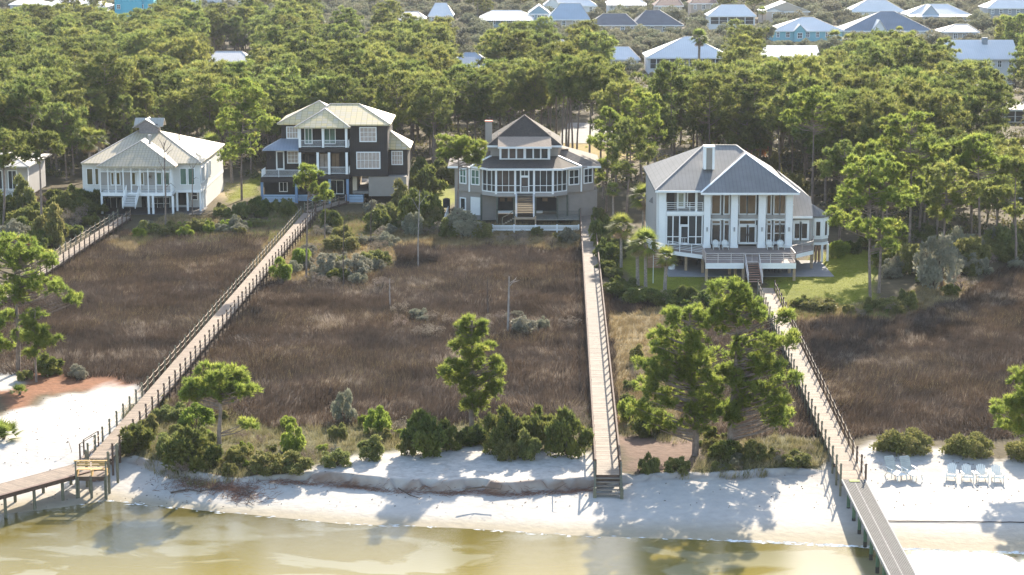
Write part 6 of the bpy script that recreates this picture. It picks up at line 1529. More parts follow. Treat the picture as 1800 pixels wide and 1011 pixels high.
far_house('blue-grey porch house with white roof, top centre', 842, 938, 32, 18, 68, (865, 915), M_RW, M_WBL, 6, 2, 12, porch=True)
far_house('tall blue gabled house, top centre', 928, 968, 24, 8, 66, None, M_RBL, M_WBL, 3, 2, 12, style='gy')
far_house('house of pale metal roof and tan garage wall, top centre', 962, 1038, 34, 6, 72, (985, 1020), M_RBL, M_WTN, 4, 2, 12)
far_house('white gabled house with arched windows at the very top, centre', 955, 1050, 10, -8, 50, (975, 1025), M_RW, M_WWH, 5, 2, 12, gab=(958, 985, -8, M_RW, M_WWH))
far_house('white two-storey house with porch left of the brown-roofed one, top', 1066, 1136, 6, -8, 36, (1085, 1115), M_RW, M_WWH, 5, 1, 12, porch=True)
far_house('tan house with a brown roof, top right of centre', 1150, 1202, 10, -6, 48, (1165, 1190), M_RBR, M_WTN, 3, 2, 12)
far_house('low house with a long dark grey roof, top right of centre', 1034, 1122, 44, 24, 64, (1060, 1100), M_RDK, M_WTN, 5, 1, 12)
far_house('second dark grey roofed house, right of the long low one', 1112, 1202, 44, 18, 62, (1135, 1160), M_RDK, M_WTN, 4, 1, 14)
far_house('white house almost hidden by trees above the bow-fronted house', 960, 1002, 84, 70, 104, (972, 990), M_RW, M_WWH, 3, 1, 9)
far_house('house with blue-grey hip roof behind pines, left of centre', 782, 866, 118, 92, 146, (818, 838), M_RBL, M_WWH, 5, 1, 12)
far_house('white roofed bungalow among grey oaks, right of centre', 1060, 1126, 104, 82, 126, (1080, 1105), M_RW, M_WWH, 4, 1, 10)
far_house('big hip-roofed house with dark screened walls, upper right of centre', 1136, 1287, 101, 64, 132, (1204, 1216), M_RW, M_WWH, 12, 1, 15, glass_='screens')
far_house('white house with brown hip roof at the top, right of centre', 1212, 1262, 6, -10, 44, (1225, 1250), M_RBR, M_WTN, 3, 2, 12)
far_house('pale house with a flared white roof, top right', 1244, 1330, 28, 8, 56, (1268, 1308), M_RW, M_WWH, 5, 1, 12, glass_='screens')
far_house('cream gabled house with a pale blue front roof, top right', 1338, 1424, 20, 2, 50, None, M_RW, M_WTN, 3, 1, 12, style='gy', gab=(1345, 1378, 14, M_RBL, M_WWH))
far_house('turquoise-walled house under a white hip roof, upper right', 1356, 1484, 54, 30, 74, (1410, 1428), M_RW, M_WTQ2, 7, 1, 14, gab=(1395, 1418, 42, M_RW, M_WTQ2))
far_house('house with a dark blue-grey ribbed hip roof, upper right', 1480, 1640, 54, 20, 72, (1548, 1572), M_RSL, M_WWH, 8, 1, 15, gab=(1532, 1560, 34, M_RW, M_WWH))
far_house('white house with a steep white roof behind the slate-roofed one', 1492, 1592, 20, -4, 44, (1530, 1550), M_RW, M_WWH, 5, 1, 12)
far_house('white porch house with a blue gable window, upper right', 1594, 1708, 26, 7, 48, (1628, 1665), M_RW, M_WWH, 7, 1, 13, porch=True, gab=(1620, 1652, 8, M_RW, M_RBL))
far_house('small tan house with tan hip roof, upper right', 1653, 1722, 56, 42, 74, (1680, 1700), M_RT, M_WTN, 4, 1, 10)
far_house('dark grey-blue house with white windows, top right corner', 1735, 1815, 14, -6, 50, (1760, 1792), M_RW, M_WGR, 5, 2, 13)
far_house('large gabled house with a pale roof and chimney, right side of the wood', 1662, 1792, 103, 70, 150, None, M_RW, M_WWH, 6, 2, 13, style='gx', chim=(1731, 66))
far_house('pinkish-white roofed house with blue gable end, right of centre', 1325, 1442, 100, 80, 122, None, M_RW, M_WBL, 6, 1, 12, style='gx')
far_house('small open carport with a pale roof at the right edge', 1758, 1812, 192, 180, 218, (1770, 1800), M_RT, M_WTN, 2, 1, 7, glass_='screens')

# ------------------------------------------------------------------ the wood
HF = [(-200, 352), (60, 340), (120, 322), (150, 300), (400, 300), (440, 335), (470, 300), (730, 300), (745, 330), (790, 300), (1050, 292), (1075, 340), (1150, 340), (1160, 330), (1430, 345), (1460, 400), (1500, 425), (1700, 440), (1800, 440), (2000, 440)]
fx_, fy_ = [a for a, b_ in HF], [b_ for a, b_ in HF]
foot = [(-1e9, 0, 0, 0)]
FOOT = []                                          # house footprints in the place: x0,x1,y0,y1
for fr_, a, b_, d0, d1 in ((Fr(120, 190, 4.813, D1), 90, 1150, -2, 23), (Fr(440, 160, 4.597, D2), 60, 1330, -2, 17), (Fr(760, 190, 4.397, D3), 90, 1330, -7, 20), (Fr(1120, 240, 3.889, D4), 60, 1330, -10, 24)):
    FOOT.append((fr_.x(a), fr_.x(b_), fr_.D + d0, fr_.D + d1))
for x0, x1, D, yb_, ax, bx_ in FARH: FOOT.append((ax - 1.5, bx_ + 1.5, D - 4, D + 17))
FOOT.append((H5.location.x - 5, H5.location.x + 8, D5 - 4, D5 + 14)); FOOT.append((H6.location.x - 4, H6.location.x + 9, D6 - 4, D6 + 14))
def blocked(x, y, px, py):
    for a, b_, c, d_ in FOOT:
        if a - 2.2 < x < b_ + 2.2 and c - 2 < y < d_ + 2: return True
    return False
OPENZ = [[(975, 208), (1170, 208), (1150, 300), (1050, 300), (985, 270)], [(1700, 262), (1850, 258), (1800, 350), (1695, 350)], [(1235, 178), (1300, 178), (1300, 200), (1235, 200)], [(200, 316), (260, 300), (390, 300), (455, 325), (440, 360)]]
def openz(px, py): return any(bool(inpoly(np.array([px]), np.array([py]), z)[0]) for z in OPENZ)
def view_clear(px, D, h, x):
    """keep the sight lines to the far houses open: not just in front of them"""
    for x0, x1, Dh, yb_, ax, bx_ in FARH:
        if x0 - 12 < px < x1 + 12 and Dh - (58 if h > 9 else 26) < D < Dh: return False
    return True
pines = [make_pine(101, 12.0, .52, 3.1, 15, 1500, 7, .42, .10), make_pine(102, 13.0, .60, 3.6, 14, 1600, 7, .44, .105), make_pine(103, 11.0, .42, 2.7, 17, 1500, 7, .42, .10),
         make_pine(104, 14.0, .68, 3.4, 12, 1400, 7, .44, .105), make_pine(105, 12.5, .55, 3.9, 16, 1800, 7, .44, .105), make_pine(106, 10.0, .38, 2.4, 16, 1150, 7, .40, .10), make_pine(107, 13.5, .62, 3.0, 13, 1300, 7, .42, .10),
         make_pine(108, 12.0, .5, 4.3, 18, 2100, 7, .44, .105)]
# a thin, see-through pine and a tall bare-stemmed one
oaks = [make_broad('oak_tree', 201, 4.2, 5.0, 1.8, 20, 2400, .26, M_OAK), make_broad('oak_tree', 202, 5.2, 5.2, 1.6, 24, 2900, .27, M_OAK), make_broad('oak_tree', 203, 3.4, 4.6, 1.4, 15, 1700, .25, M_OAK), make_broad('oak_tree', 204, 4.6, 4.2, 1.4, 18, 2300, .26, M_OAK)]
palm = make_palm(301, 4.6); palm2 = make_palm(302, 5.6, 1.25); palm3 = make_palm(303, 3.4, 1.1)
rw = random.Random(77)
cand = []
D = 222.0
while D < 900:
    sp = 6.6 if D < 420 else (7.6 if D < 560 else 9.5)
    xw = D * .5143 / 2 * 1.12 + 4
    x = -xw + rw.random() * sp
    while x < xw:
        X = x + rw.uniform(-.36, .36) * sp; Y = D + rw.uniform(-.40, .40) * sp
        px, py = [float(v) for v in topx(X, Y, .4)]
        x += sp
        if py > np.interp(px, fx_, fy_): continue
        if px < 1050 and px > 780 and py > 285: continue
        if openz(px, py) or blocked(X, Y, px, py): continue
        wood = 1 / (1 + math.exp((Y - (560 if px < 560 else (470 if px < 1000 else 455))) / 22))
        isp = rw.random() < wood * .94 + .05
        cand.append((X, Y, px, py, isp))
    D += sp * .86
def zone(px, D):
    far = 'front row' if D < 262 else 'second rows' if D < 300 else 'middle rows' if D < 350 else 'back rows' if D < 410 else 'farthest rows'
    for lim, z in ((80, 'at the left picture edge'), (160, 'left of the white cottage'), (270, 'behind the white cottage, left half'), (400, 'behind the white cottage, right half'), (480, 'left of the dark brown house'),
                   (600, 'behind the dark brown house, left half'), (740, 'behind the dark brown house, right half'), (820, 'right of the dark brown house'), (930, 'behind the bow-fronted house, left half'), (1060, 'behind the bow-fronted house, right half'),
                   (1150, 'left of the white-columned house'), (1300, 'behind the white-columned house, left half'), (1450, 'behind the white-columned house, right half'), (1560, 'just right of the white-columned house'), (1680, 'farther right of the white-columned house')):
        if px < lim: return far, z
    return far, 'toward the right picture edge'
SZ = {0: 'round-crowned', 1: 'tall umbrella-crowned', 2: 'deep-crowned', 3: 'high bare-stemmed', 4: 'wide-crowned', 5: 'small narrow', 6: 'slim tall', 7: 'broad spreading'}
plist = []; olist = []
for (X, Y, px, py, isp) in cand:
    if isp:
        k = rw.choice([0, 1, 2, 3, 4, 5, 6, 7, 4, 7, 1]); sc = rw.uniform(.82, 1.18)
        if 1050 > px > 985 and py > 205: k = 3; sc = 1.15
        if px > 1150 and Y < 300: k = rw.choice([1, 3, 4, 6, 7, 0]); sc = rw.uniform(.95, 1.2)
        if px > 1450 and Y < 250: sc *= .78
        h = [12, 13, 11, 14, 12.5, 10, 13.5, 12][k] * sc
        # sight lines: a crown must not stand before a far house's front
        ok = True
        for x0, x1, Dh, yb_, ax, bx_ in FARH:
            if x0 - 8 < px < x1 + 8 and Y < Dh:
                top = float(topx(X, Y, h + .4)[1]); low = yb_ - (yb_ - 0) * 0
                if top < yb_ - 12 and top < yb_: 
                    if Dh < 650 and x1 - x0 > 60 or rw.random() < .8: ok = False; break
        if not ok: 
            h2 = 0
            continue
        plist.append((X, Y, px, py, k, sc))
    else:
        k = rw.choice([0, 1, 2, 3]); sc = rw.uniform(.65, 1.05); h = [6.8, 6.8, 6, 5.6][k] * sc; ok = True
        for x0, x1, Dh, yb_, ax, bx_ in FARH:
            if x0 - 8 < px < x1 + 8 and Y < Dh:
                top = float(topx(X, Y, h + .4)[1])
                if top < yb_ - 12: 
                    sc *= .6; h *= .6; top = float(topx(X, Y, h + .4)[1])
                    if top < yb_ - 12: ok = False; break
        if ok: olist.append((X, Y, px, py, k, sc))
def onview(c): return -60 < c[2] < 1860
plist.sort(key=lambda c: c[1]); olist.sort(key=lambda c: c[1])
LP = [c for c in plist if onview(c)][:272]; LO = [c for c in olist if onview(c)][:285]
sp_, so_ = set(map(id, LP)), set(map(id, LO))
for c in LP:
    X, Y, px, py, k, sc = c; far, z = zone(px, Y)
    place(pines[k], (X, Y, gz1(X, Y)), '%s pine %s, %s of the wood' % (SZ[k], z.replace(', left half', ' at left').replace(', right half', ' at right'), far), None, (sc * rw.uniform(.9, 1.12), sc * rw.uniform(.9, 1.12), sc * rw.uniform(.92, 1.1)), 'pines of the wood')
OSZ = ['rounded grey-green oak', 'wide grey-green oak', 'small grey-green oak', 'low spreading grey-green oak']
for c in LO:
    X, Y, px, py, k, sc = c
    z = zone(px, Y)[1] if Y < 420 else ('among the far houses at the ' + ('upper left' if px < 450 else 'top, left of centre' if px < 850 else 'top centre' if px < 1150 else 'top, right of centre' if px < 1500 else 'upper right'))
    place(oaks[k], (X, Y, gz1(X, Y)), OSZ[k] + ' ' + z, None, (sc, sc, sc), 'oaks among the far houses')
# the rest of the wood: one object that sets the same trees on points
def scatter(name, pts, protos, label, cat):
    me = bpy.data.meshes.new(name); me.from_pydata([(p[0], p[1], p[2]) for p in pts], [], [])
    for nm_, ty, col_ in (('kind_no', 'INT', 3), ('turn', 'FLOAT', 4), ('size', 'FLOAT', 5)):
        at = me.attributes.new(nm_, ty, 'POINT'); at.data.foreach_set('value', [p[col_] for p in pts])
    o = bpy.data.objects.new(name, me); COL.objects.link(o)
    ng = bpy.data.node_groups.new(name, 'GeometryNodeTree'); ng.interface.new_socket('Geometry', in_out='INPUT', socket_type='NodeSocketGeometry'); ng.interface.new_socket('Geometry', in_out='OUTPUT', socket_type='NodeSocketGeometry')
    N = ng.nodes; Lk = ng.links; gi = N.new('NodeGroupInput'); go = N.new('NodeGroupOutput'); jn = N.new('GeometryNodeJoinGeometry')
    ak = N.new('GeometryNodeInputNamedAttribute'); ak.data_type = 'INT'; ak.inputs[0].default_value = 'kind_no'
    at_ = N.new('GeometryNodeInputNamedAttribute'); at_.data_type = 'FLOAT'; at_.inputs[0].default_value = 'turn'
    as_ = N.new('GeometryNodeInputNamedAttribute'); as_.data_type = 'FLOAT'; as_.inputs[0].default_value = 'size'
    cx_ = N.new('ShaderNodeCombineXYZ'); Lk.new(at_.outputs[0], cx_.inputs[2])
    for k, objs in enumerate(protos):
        cmp_ = N.new('FunctionNodeCompare'); cmp_.data_type = 'INT'; cmp_.operation = 'EQUAL'; Lk.new(ak.outputs[0], [i for i in cmp_.inputs if i.name == 'A' and i.type == 'INT'][0]); [i for i in cmp_.inputs if i.name == 'B' and i.type == 'INT'][0].default_value = k
        for ob in objs:
            oi = N.new('GeometryNodeObjectInfo'); oi.inputs['Object'].default_value = ob; oi.transform_space = 'ORIGINAL'; oi.inputs['As Instance'].default_value = True
            ip = N.new('GeometryNodeInstanceOnPoints'); Lk.new(gi.outputs[0], ip.inputs['Points']); Lk.new(cmp_.outputs[0], ip.inputs['Selection']); Lk.new(oi.outputs['Geometry'], ip.inputs['Instance'])
            Lk.new(cx_.outputs[0], ip.inputs['Rotation']); Lk.new(as_.outputs[0], ip.inputs['Scale']); Lk.new(ip.outputs[0], jn.inputs[0])
    Lk.new(jn.outputs[0], go.inputs[0])
    md = o.modifiers.new('scatter', 'NODES'); md.node_group = ng
    tag(o, label, cat, kind='stuff'); return o
restp = [(c[0], c[1], gz1(c[0], c[1]), c[4], rw.uniform(0, 6.28), c[5]) for c in plist if id(c) not in sp_]
resto = [(c[0], c[1], gz1(c[0], c[1]), c[4], rw.uniform(0, 6.28), c[5]) for c in olist if id(c) not in so_]
print('pines', len(plist), 'oaks', len(olist))
scatter('distant_pines', restp, [list(p.children) for p in pines], 'farther pines of the wood thinning out toward the distant houses', 'pines')
scatter('distant_oaks', resto, [list(p.children) for p in oaks], 'grey-green oaks around the farthest houses', 'oaks')

for px_, py_, sc, lab in ((988, 283, 1.12, 'tall bare-stemmed pine at the left edge of the drive behind the bow-fronted house'), (1006, 292, 1.18, 'tall pine pair left trunk before the drive behind the bow-fronted house'), (1014, 296, 1.1, 'tall pine pair right trunk before the drive behind the bow-fronted house'),
                          (1036, 300, 1.2, 'tall pine in the middle before the yellow grass and drive'), (1056, 304, 1.1, 'tall pine right of middle before the yellow grass and drive'), (1076, 312, 1.15, 'tall pine at the right edge of the yellow grass')):
    p = G(px_, py_); place(pines[3], p, lab, None, (sc * .95, sc * .95, sc), 'pines before the drive')
# palms
pl_n = 0
for (px_, py_, m_, sc, lab) in [
    (1092, 470, palm, 1.0, 'slim palm left of the trio by the white-columned house, its foot on the bright lawn'), (1121, 502, palm3, 1.25, 'palm left of the trio beside the white-columned house'), (1135, 508, palm, 1.08, 'middle and tallest palm of the trio beside the white-columned house'),
    (1168, 520, palm3, 1.2, 'palm with hanging brown fronds, right of the trio before the columned house left porch'), (1130, 420, palm, 1.1, 'palm close behind the trio, nearer the bow-fronted house'), (1142, 395, palm2, .72, 'palm at the left wall of the white-columned house'),
    (1078, 400, palm2, .85, 'palm beside the upper end of the middle boardwalk'), (1060, 350, palm, .9, 'palm behind the right corner of the bow-fronted house'), (175, 330, palm2, 1.25, 'shaggy palm behind the left end of the white cottage'), (160, 318, palm, 1.3, 'second palm behind the left end of the white cottage'),
    (372, 322, palm, 1.2, 'small palm right behind the white cottage'), (408, 322, palm3, 1.4, 'low palm beside the bushy pine behind the white cottage'), (590, 306, palm, .9, 'palm close behind the dark brown house'), (1258, 300, palm2, .95, 'palm with dark stem behind the silver roof of the columned house'), (1335, 305, palm, 1.1, 'palm among the trunks right of the silver roof'),
    (1228, 150, palm2, 1.9, 'palm standing before the big screened house in the distance'), (1465, 110, palm, 1.4, 'distant palm near the turquoise house'), (1490, 112, palm3, 1.8, 'low distant palm right of the turquoise house'), (1578, 104, palm2, 1.3, 'distant palm left of a pair on the right'), (1604, 108, palm2, 1.2, 'distant palm right of a pair on the right'),
    (620, 70, palm2, 1.2, 'distant palm in the trees left of centre'), (565, 78, palm2, 1.3, 'tall distant palm, upper left of centre'), (545, 62, palm, 1.3, 'distant palm left of the tall ones'), (990, 62, palm2, 1.5, 'palm before the white gabled house, top centre'), (1340, 60, palm2, 1.3, 'distant palm beside the flared white roof')]:
    place(m_, G(px_, py_), lab, None, sc)
dp_ = make_date_palm(5, 3.6, 3.6); place(dp_, G(333, 296), 'big feathery date palm close behind the roof of the white cottage', .3, 1.0)
p = dup(dp_, G(302, 288), 2.0, .85, 'second feathery palm left of the big one behind the white cottage')

# ------------------------------------------------------------------ shrubs
SH = {}
def shrub_model(kind, v):
    key = (kind, v)
    if key in SH: return SH[key]
    m, leaf, n = {'dark': (M_DARK, .10, 2300), 'olive': (M_OLIV, .09, 2200), 'bright': (M_BRIGHT, .085, 2200), 'grey': (M_GREY, .075, 2000), 'hedge': (M_HEDGE, .06, 4200), 'rust': (M_RUST, .11, 1100), 'twig': (M_TWIG, .035, 1200)}[kind]
    SH[key] = make_broad('shrub', 400 + v * 31 + len(kind) * 7, 1.0, 1.25 if kind != 'hedge' else .7, .12, 11 if kind != 'hedge' else 26, n, leaf, m, trunk=False, cat='shrub'); return SH[key]
SHN = {'dark': 'dark green leafy shrub', 'olive': 'olive-yellow shrub', 'bright': 'bright green shrub', 'grey': 'grey-green wispy shrub', 'hedge': 'rounded yellow-green sea hedge', 'rust': 'orange-red autumn shrub', 'twig': 'bare brown twiggy shrub'}
def shrub(px, py, wpx, hpx, kind, where):
    if kind == 'dark': wpx *= 1.2; hpx *= .95
    p = G(px, py); k = p.y / FPX; sx = wpx * k / 2 / .98; sz = hpx * k / (1.3 if kind != 'hedge' else .78)
    v = int(px) % 3; nm = {'dark': 'dark', 'bright': 'bright'}
    place(shrub_model(kind, v), p - Vector((0, 0, .05)), SHN[kind] + ' ' + where, None if wpx < 80 else rs.choice([0, math.pi]), (sx, sx if wpx < 80 else min(sx, 1.6), sz))
rs = random.Random(5)
WID = 1.0
for a in [
    (240, 792, 62, 62, 'dark', 'at the foot of the long boardwalk, right side'), (262, 765, 44, 38, 'olive', 'leaning on the long boardwalk, right side'), (300, 800, 60, 55, 'olive', 'left of the low pine on the dune'), (340, 822, 90, 80, 'dark', 'under the low pine on the dune, left of its trunk'),
    (345, 752, 70, 45, 'bright', 'behind the low pine on the dune'), (364, 790, 40, 40, 'olive', 'just behind the low pine trunk'), (300, 742, 60, 40, 'olive', 'by the middle posts of the long boardwalk'), (420, 812, 50, 40, 'olive', 'right of the low pine trunk'),
    (515, 800, 52, 56, 'bright', 'on the dune, left of centre'), (470, 830, 70, 40, 'olive', 'low on the dune edge, left of the sand bank'), (520, 832, 70, 38, 'olive', 'just at the left tip of the sand bank'), (505, 755, 40, 30, 'bright', 'small one behind the dune at left'),
    (590, 818, 60, 32, 'olive', 'in a low row above the sand bank, left'), (655, 805, 60, 42, 'olive', 'in a low row above the sand bank, left of the dark clump'), (605, 742, 44, 60, 'grey', 'at the edge of the marsh, left of the bright one'), (665, 764, 56, 52, 'bright', 'with a pointed top at the marsh edge'),
    (640, 748, 24, 26, 'bright', 'small one left of the pointed bright shrub'), (752, 800, 80, 84, 'dark', 'big clump left of the bushy pine'), (790, 790, 50, 60, 'dark', 'between the big clump and the bushy pine'), (715, 800, 40, 45, 'olive', 'left foot of the big dark clump'), (690, 762, 70, 38, 'twig', 'behind the dark clump'),
    (832, 782, 55, 40, 'dark', 'round the foot of the bushy pine'), (880, 796, 66, 92, 'dark', 'right of the bushy pine, first of three humps'), (945, 788, 78, 86, 'dark', 'middle one of the three humps left of the middle boardwalk'), (1000, 800, 72, 92, 'dark', 'last of the three humps, next to the middle boardwalk'),
    (890, 808, 44, 42, 'olive', 'small one in front of the dark humps, left'), (928, 808, 52, 52, 'olive', 'small round one in front of the dark humps, right'), (1020, 775, 40, 70, 'twig', 'against the middle boardwalk'), (1008, 742, 60, 40, 'twig', 'at the back of the dark humps'),
    (1108, 745, 46, 60, 'bright', 'right of the middle boardwalk'), (1145, 765, 60, 50, 'dark', 'under the big paired pines, left'), (1275, 806, 50, 44, 'dark', 'at the foot of the right-hand paired pine'), (1250, 790, 34, 24, 'olive', 'between the paired pine trunks'),
    (1140, 836, 40, 46, 'olive', 'on the pine-straw bank right of the middle boardwalk'), (1190, 832, 50, 34, 'olive', 'right of the small one on the pine-straw bank'), (1330, 812, 60, 40, 'olive', 'on the grassy bank right of the paired pines'), (1398, 818, 55, 30, 'olive', 'at the right tip of the grassy bank'),
    (1588, 795, 118, 38, 'hedge', 'left one of three behind the beach chairs'), (1702, 800, 102, 36, 'hedge', 'middle one of three behind the beach chairs'), (1808, 806, 80, 36, 'hedge', 'right one of three behind the beach chairs'),
    (88, 658, 46, 44, 'dark', 'beside the sand at the far left'), (140, 665, 40, 26, 'grey', 'in the marsh corner at the far left'), (45, 668, 30, 24, 'olive', 'under the tall pine at the far left'),
    (60, 400, 80, 50, 'dark', 'left of the leftmost boardwalk'), (120, 385, 70, 60, 'dark', 'big dark one left of the white cottage'), (25, 430, 60, 44, 'grey', 'at the left edge behind the marsh'), (88, 432, 60, 70, 'olive', 'tall one left of the leftmost boardwalk'), (155, 376, 60, 44, 'dark', 'in front of the left corner of the white cottage'), (45, 440, 40, 30, 'rust', 'small reddish one at the left edge'), (4, 388, 60, 62, 'dark', 'under the hidden house at the left edge'), (40, 384, 56, 70, 'olive', 'tall one before the hidden house at the left edge'),
    (262, 412, 50, 24, 'olive', 'below the steps of the white cottage'), (300, 414, 50, 28, 'olive', 'round the dead tree by the white cottage'), (350, 406, 60, 24, 'olive', 'below the right wing of the white cottage'), (392, 410, 36, 18, 'grey', 'low on the marsh edge right of the cottage'), (430, 402, 30, 18, 'bright', 'on the marsh edge between the two left houses'), (420, 398, 60, 60, 'dark', 'at the corner of the lawn between the left houses') if 0 else (452, 398, 34, 16, 'olive', 'at the marsh edge left of the long boardwalk'),
    (494, 494, 42, 42, 'bright', 'round one beside the long boardwalk, upper part'), (532, 470, 44, 44, 'bright', 'behind the round one beside the long boardwalk'), (575, 486, 60, 44, 'grey', 'in the thicket between the boardwalks, left'), (628, 490, 60, 46, 'grey', 'in the thicket between the boardwalks, middle'), (660, 470, 56, 40, 'olive', 'in the thicket between the boardwalks, right'), (600, 440, 60, 36, 'olive', 'in the grass before the dark brown house'), (550, 500, 40, 24, 'twig', 'low in front of the thicket'), (675, 500, 50, 30, 'rust', 'low reddish one at the front of the thicket') if 0 else (672, 506, 50, 26, 'twig', 'at the right front of the thicket'),
    (700, 385, 56, 64, 'olive', 'tall one at the right corner of the dark brown house'), (680, 398, 60, 44, 'olive', 'in front of the right corner of the dark brown house'), (738, 400, 62, 84, 'dark', 'tall dark one between the brown and the bow-fronted house'), (752, 340, 56, 50, 'dark', 'behind the tall dark one'), (725, 415, 40, 44, 'grey', 'greyish one at the foot of the tall dark shrub'), (770, 412, 40, 26, 'twig', 'left of the grey-green bank shrub'),
    (818, 416, 84, 50, 'grey', 'wide one below the left wing of the bow-fronted house'), (848, 418, 40, 32, 'olive', 'beside the left end of the picket fence'), (790, 418, 40, 34, 'olive', 'under the umbrella pine'), (944, 414, 24, 18, 'olive', 'small one in front of the picket fence'), (1000, 428, 40, 30, 'grey', 'by the fence end next to the middle boardwalk'),
    (925, 585, 58, 32, 'grey', 'in the middle of the marsh beside the grey snag'), (1000, 578, 46, 26, 'twig', 'in the marsh near the middle boardwalk'), (760, 590, 60, 26, 'twig', 'in the marsh above the bushy pine'), (850, 580, 40, 24, 'twig', 'round the foot of the grey snag'), (704, 552, 40, 24, 'twig', 'beside the short pale stump'),
    (1056, 430, 36, 60, 'dark', 'against the right side of the middle boardwalk, top'), (1068, 462, 40, 50, 'dark', 'second one against the middle boardwalk'), (1052, 400, 30, 40, 'olive', 'beside the top of the middle boardwalk'), (1090, 520, 50, 30, 'dark', 'at the lawn edge left of the palm trio'), (1130, 532, 60, 30, 'dark', 'low one at the lawn edge below the palm trio'), (1180, 538, 60, 30, 'dark', 'low one at the lawn edge right of the palm trio'), (1228, 542, 60, 34, 'dark', 'at the lawn edge near the right boardwalk'),
    (1474, 452, 44, 38, 'bright', 'clipped one at the right end of the white-columned house'), (1500, 445, 30, 30, 'dark', 'right of the clipped bright shrub'), (1640, 505, 96, 96, 'grey', 'large silvery one under the dark-trunked pine'), (1598, 480, 50, 60, 'olive', 'left of the large silvery shrub'), (1560, 470, 50, 50, 'dark', 'behind the forked pine'), (1700, 470, 80, 60, 'olive', 'right of the large silvery shrub'), (1760, 450, 70, 60, 'olive', 'in the thicket at the right edge'), (1690, 505, 60, 34, 'rust', 'low russet one at the edge of the right marsh') if 0 else (1690, 508, 60, 30, 'twig', 'low at the edge of the right marsh'), (1440, 548, 60, 28, 'olive', 'low one at the edge of the right lawn'), (1410, 540, 36, 24, 'dark', 'dark one at the edge of the right lawn'), (1565, 545, 60, 24, 'olive', 'low one right of the tallest pine'),
    (1310, 262, 50, 40, 'rust', 'behind the silver roof peak'), (1334, 276, 40, 44, 'rust', 'right of the silver roof peak'), (1360, 320, 40, 50, 'olive', 'golden one among the trunks behind the columned house'), (1400, 350, 44, 50, 'olive', 'among the trunks at the right roof end'), (1710, 330, 40, 40, 'rust', 'reddish one by the drive at the right'), (275, 76, 20, 20, 'rust', 'far away under the turquoise house')]:
    shrub(*a)
THK = [([(20, 372), (150, 350), (185, 385), (130, 420), (60, 455), (0, 470), (0, 380)], 34, ('dark', 'olive', 'dark', 'grey', 'twig'), (26, 52), 'in the thicket left of the leftmost boardwalk'),
       ([(235, 402), (400, 395), (470, 400), (450, 412), (330, 418), (245, 422)], 16, ('olive', 'bright', 'olive', 'grey'), (20, 36), 'in the low growth before the white cottage'),
       ([(380, 368), (530, 372), (500, 392), (390, 392)], 12, ('dark', 'dark', 'olive'), (24, 40), 'in the shade before the dark brown house'),
       ([(560, 400), (700, 400), (690, 500), (560, 505), (500, 495)], 30, ('grey', 'olive', 'twig', 'grey', 'dark'), (22, 44), 'between the long and middle boardwalks'),
       ([(640, 375), (770, 380), (770, 420), (660, 420)], 22, ('olive', 'dark', 'grey', 'twig'), (26, 50), 'in the scrub right of the dark brown house'),
       ([(860, 419), (1015, 420), (1015, 434), (860, 432)], 12, ('twig', 'olive', 'twig'), (18, 30), 'along the picket fence'),
       ([(225, 720), (330, 710), (480, 770), (640, 760), (1030, 748), (1030, 792), (760, 792), (620, 806), (520, 832), (330, 842), (225, 800)], 56, ('olive', 'olive', 'twig', 'twig', 'grey', 'bright'), (16, 36), 'on the low dune left of centre'),
       ([(1090, 742), (1300, 765), (1300, 790), (1100, 770)], 8, ('olive', 'twig', 'dark'), (20, 34), 'under the paired pines by the right boardwalk'),
       ([(1180, 800), (1455, 792), (1450, 822), (1300, 830), (1190, 834)], 20, ('olive', 'twig', 'twig', 'grey'), (16, 30), 'on the grassy bank left of the gangway'),
       ([(1048, 395), (1095, 395), (1092, 515), (1056, 500)], 18, ('dark', 'dark', 'olive'), (24, 42), 'beside the top of the middle boardwalk'),
       ([(1080, 512), (1240, 530), (1240, 550), (1085, 540)], 14, ('dark', 'dark', 'twig'), (24, 44), 'along the marsh edge below the palm trio'),
       ([(1460, 425), (1560, 430), (1800, 430), (1800, 470), (1690, 505), (1560, 500), (1550, 450)], 58, ('olive', 'grey', 'dark', 'twig', 'olive'), (30, 62), 'in the thicket right of the columned house'),
       ([(1390, 535), (1560, 545), (1690, 512), (1690, 524), (1570, 560), (1400, 552)], 14, ('olive', 'twig', 'olive', 'dark'), (20, 36), 'between the right lawn and the right marsh'),
       ([(1095, 545), (1190, 545), (1195, 735), (1095, 735)], 14, ('twig', 'olive', 'twig'), (20, 40), 'in tan grass right of the middle boardwalk'),
       ([(690, 548), (1015, 562), (1010, 588), (700, 592)], 14, ('twig', 'twig', 'grey'), (22, 42), 'across the middle of the central marsh'),
       ([(735, 318), (800, 318), (800, 330), (735, 335)], 8, ('dark', 'olive'), (30, 50), 'left of the bow-fronted house')]
SPARE = []; SKEYS = [(a, b_) for a in ('dark', 'olive', 'bright', 'grey', 'twig', 'rust') for b_ in (0, 1, 2)]
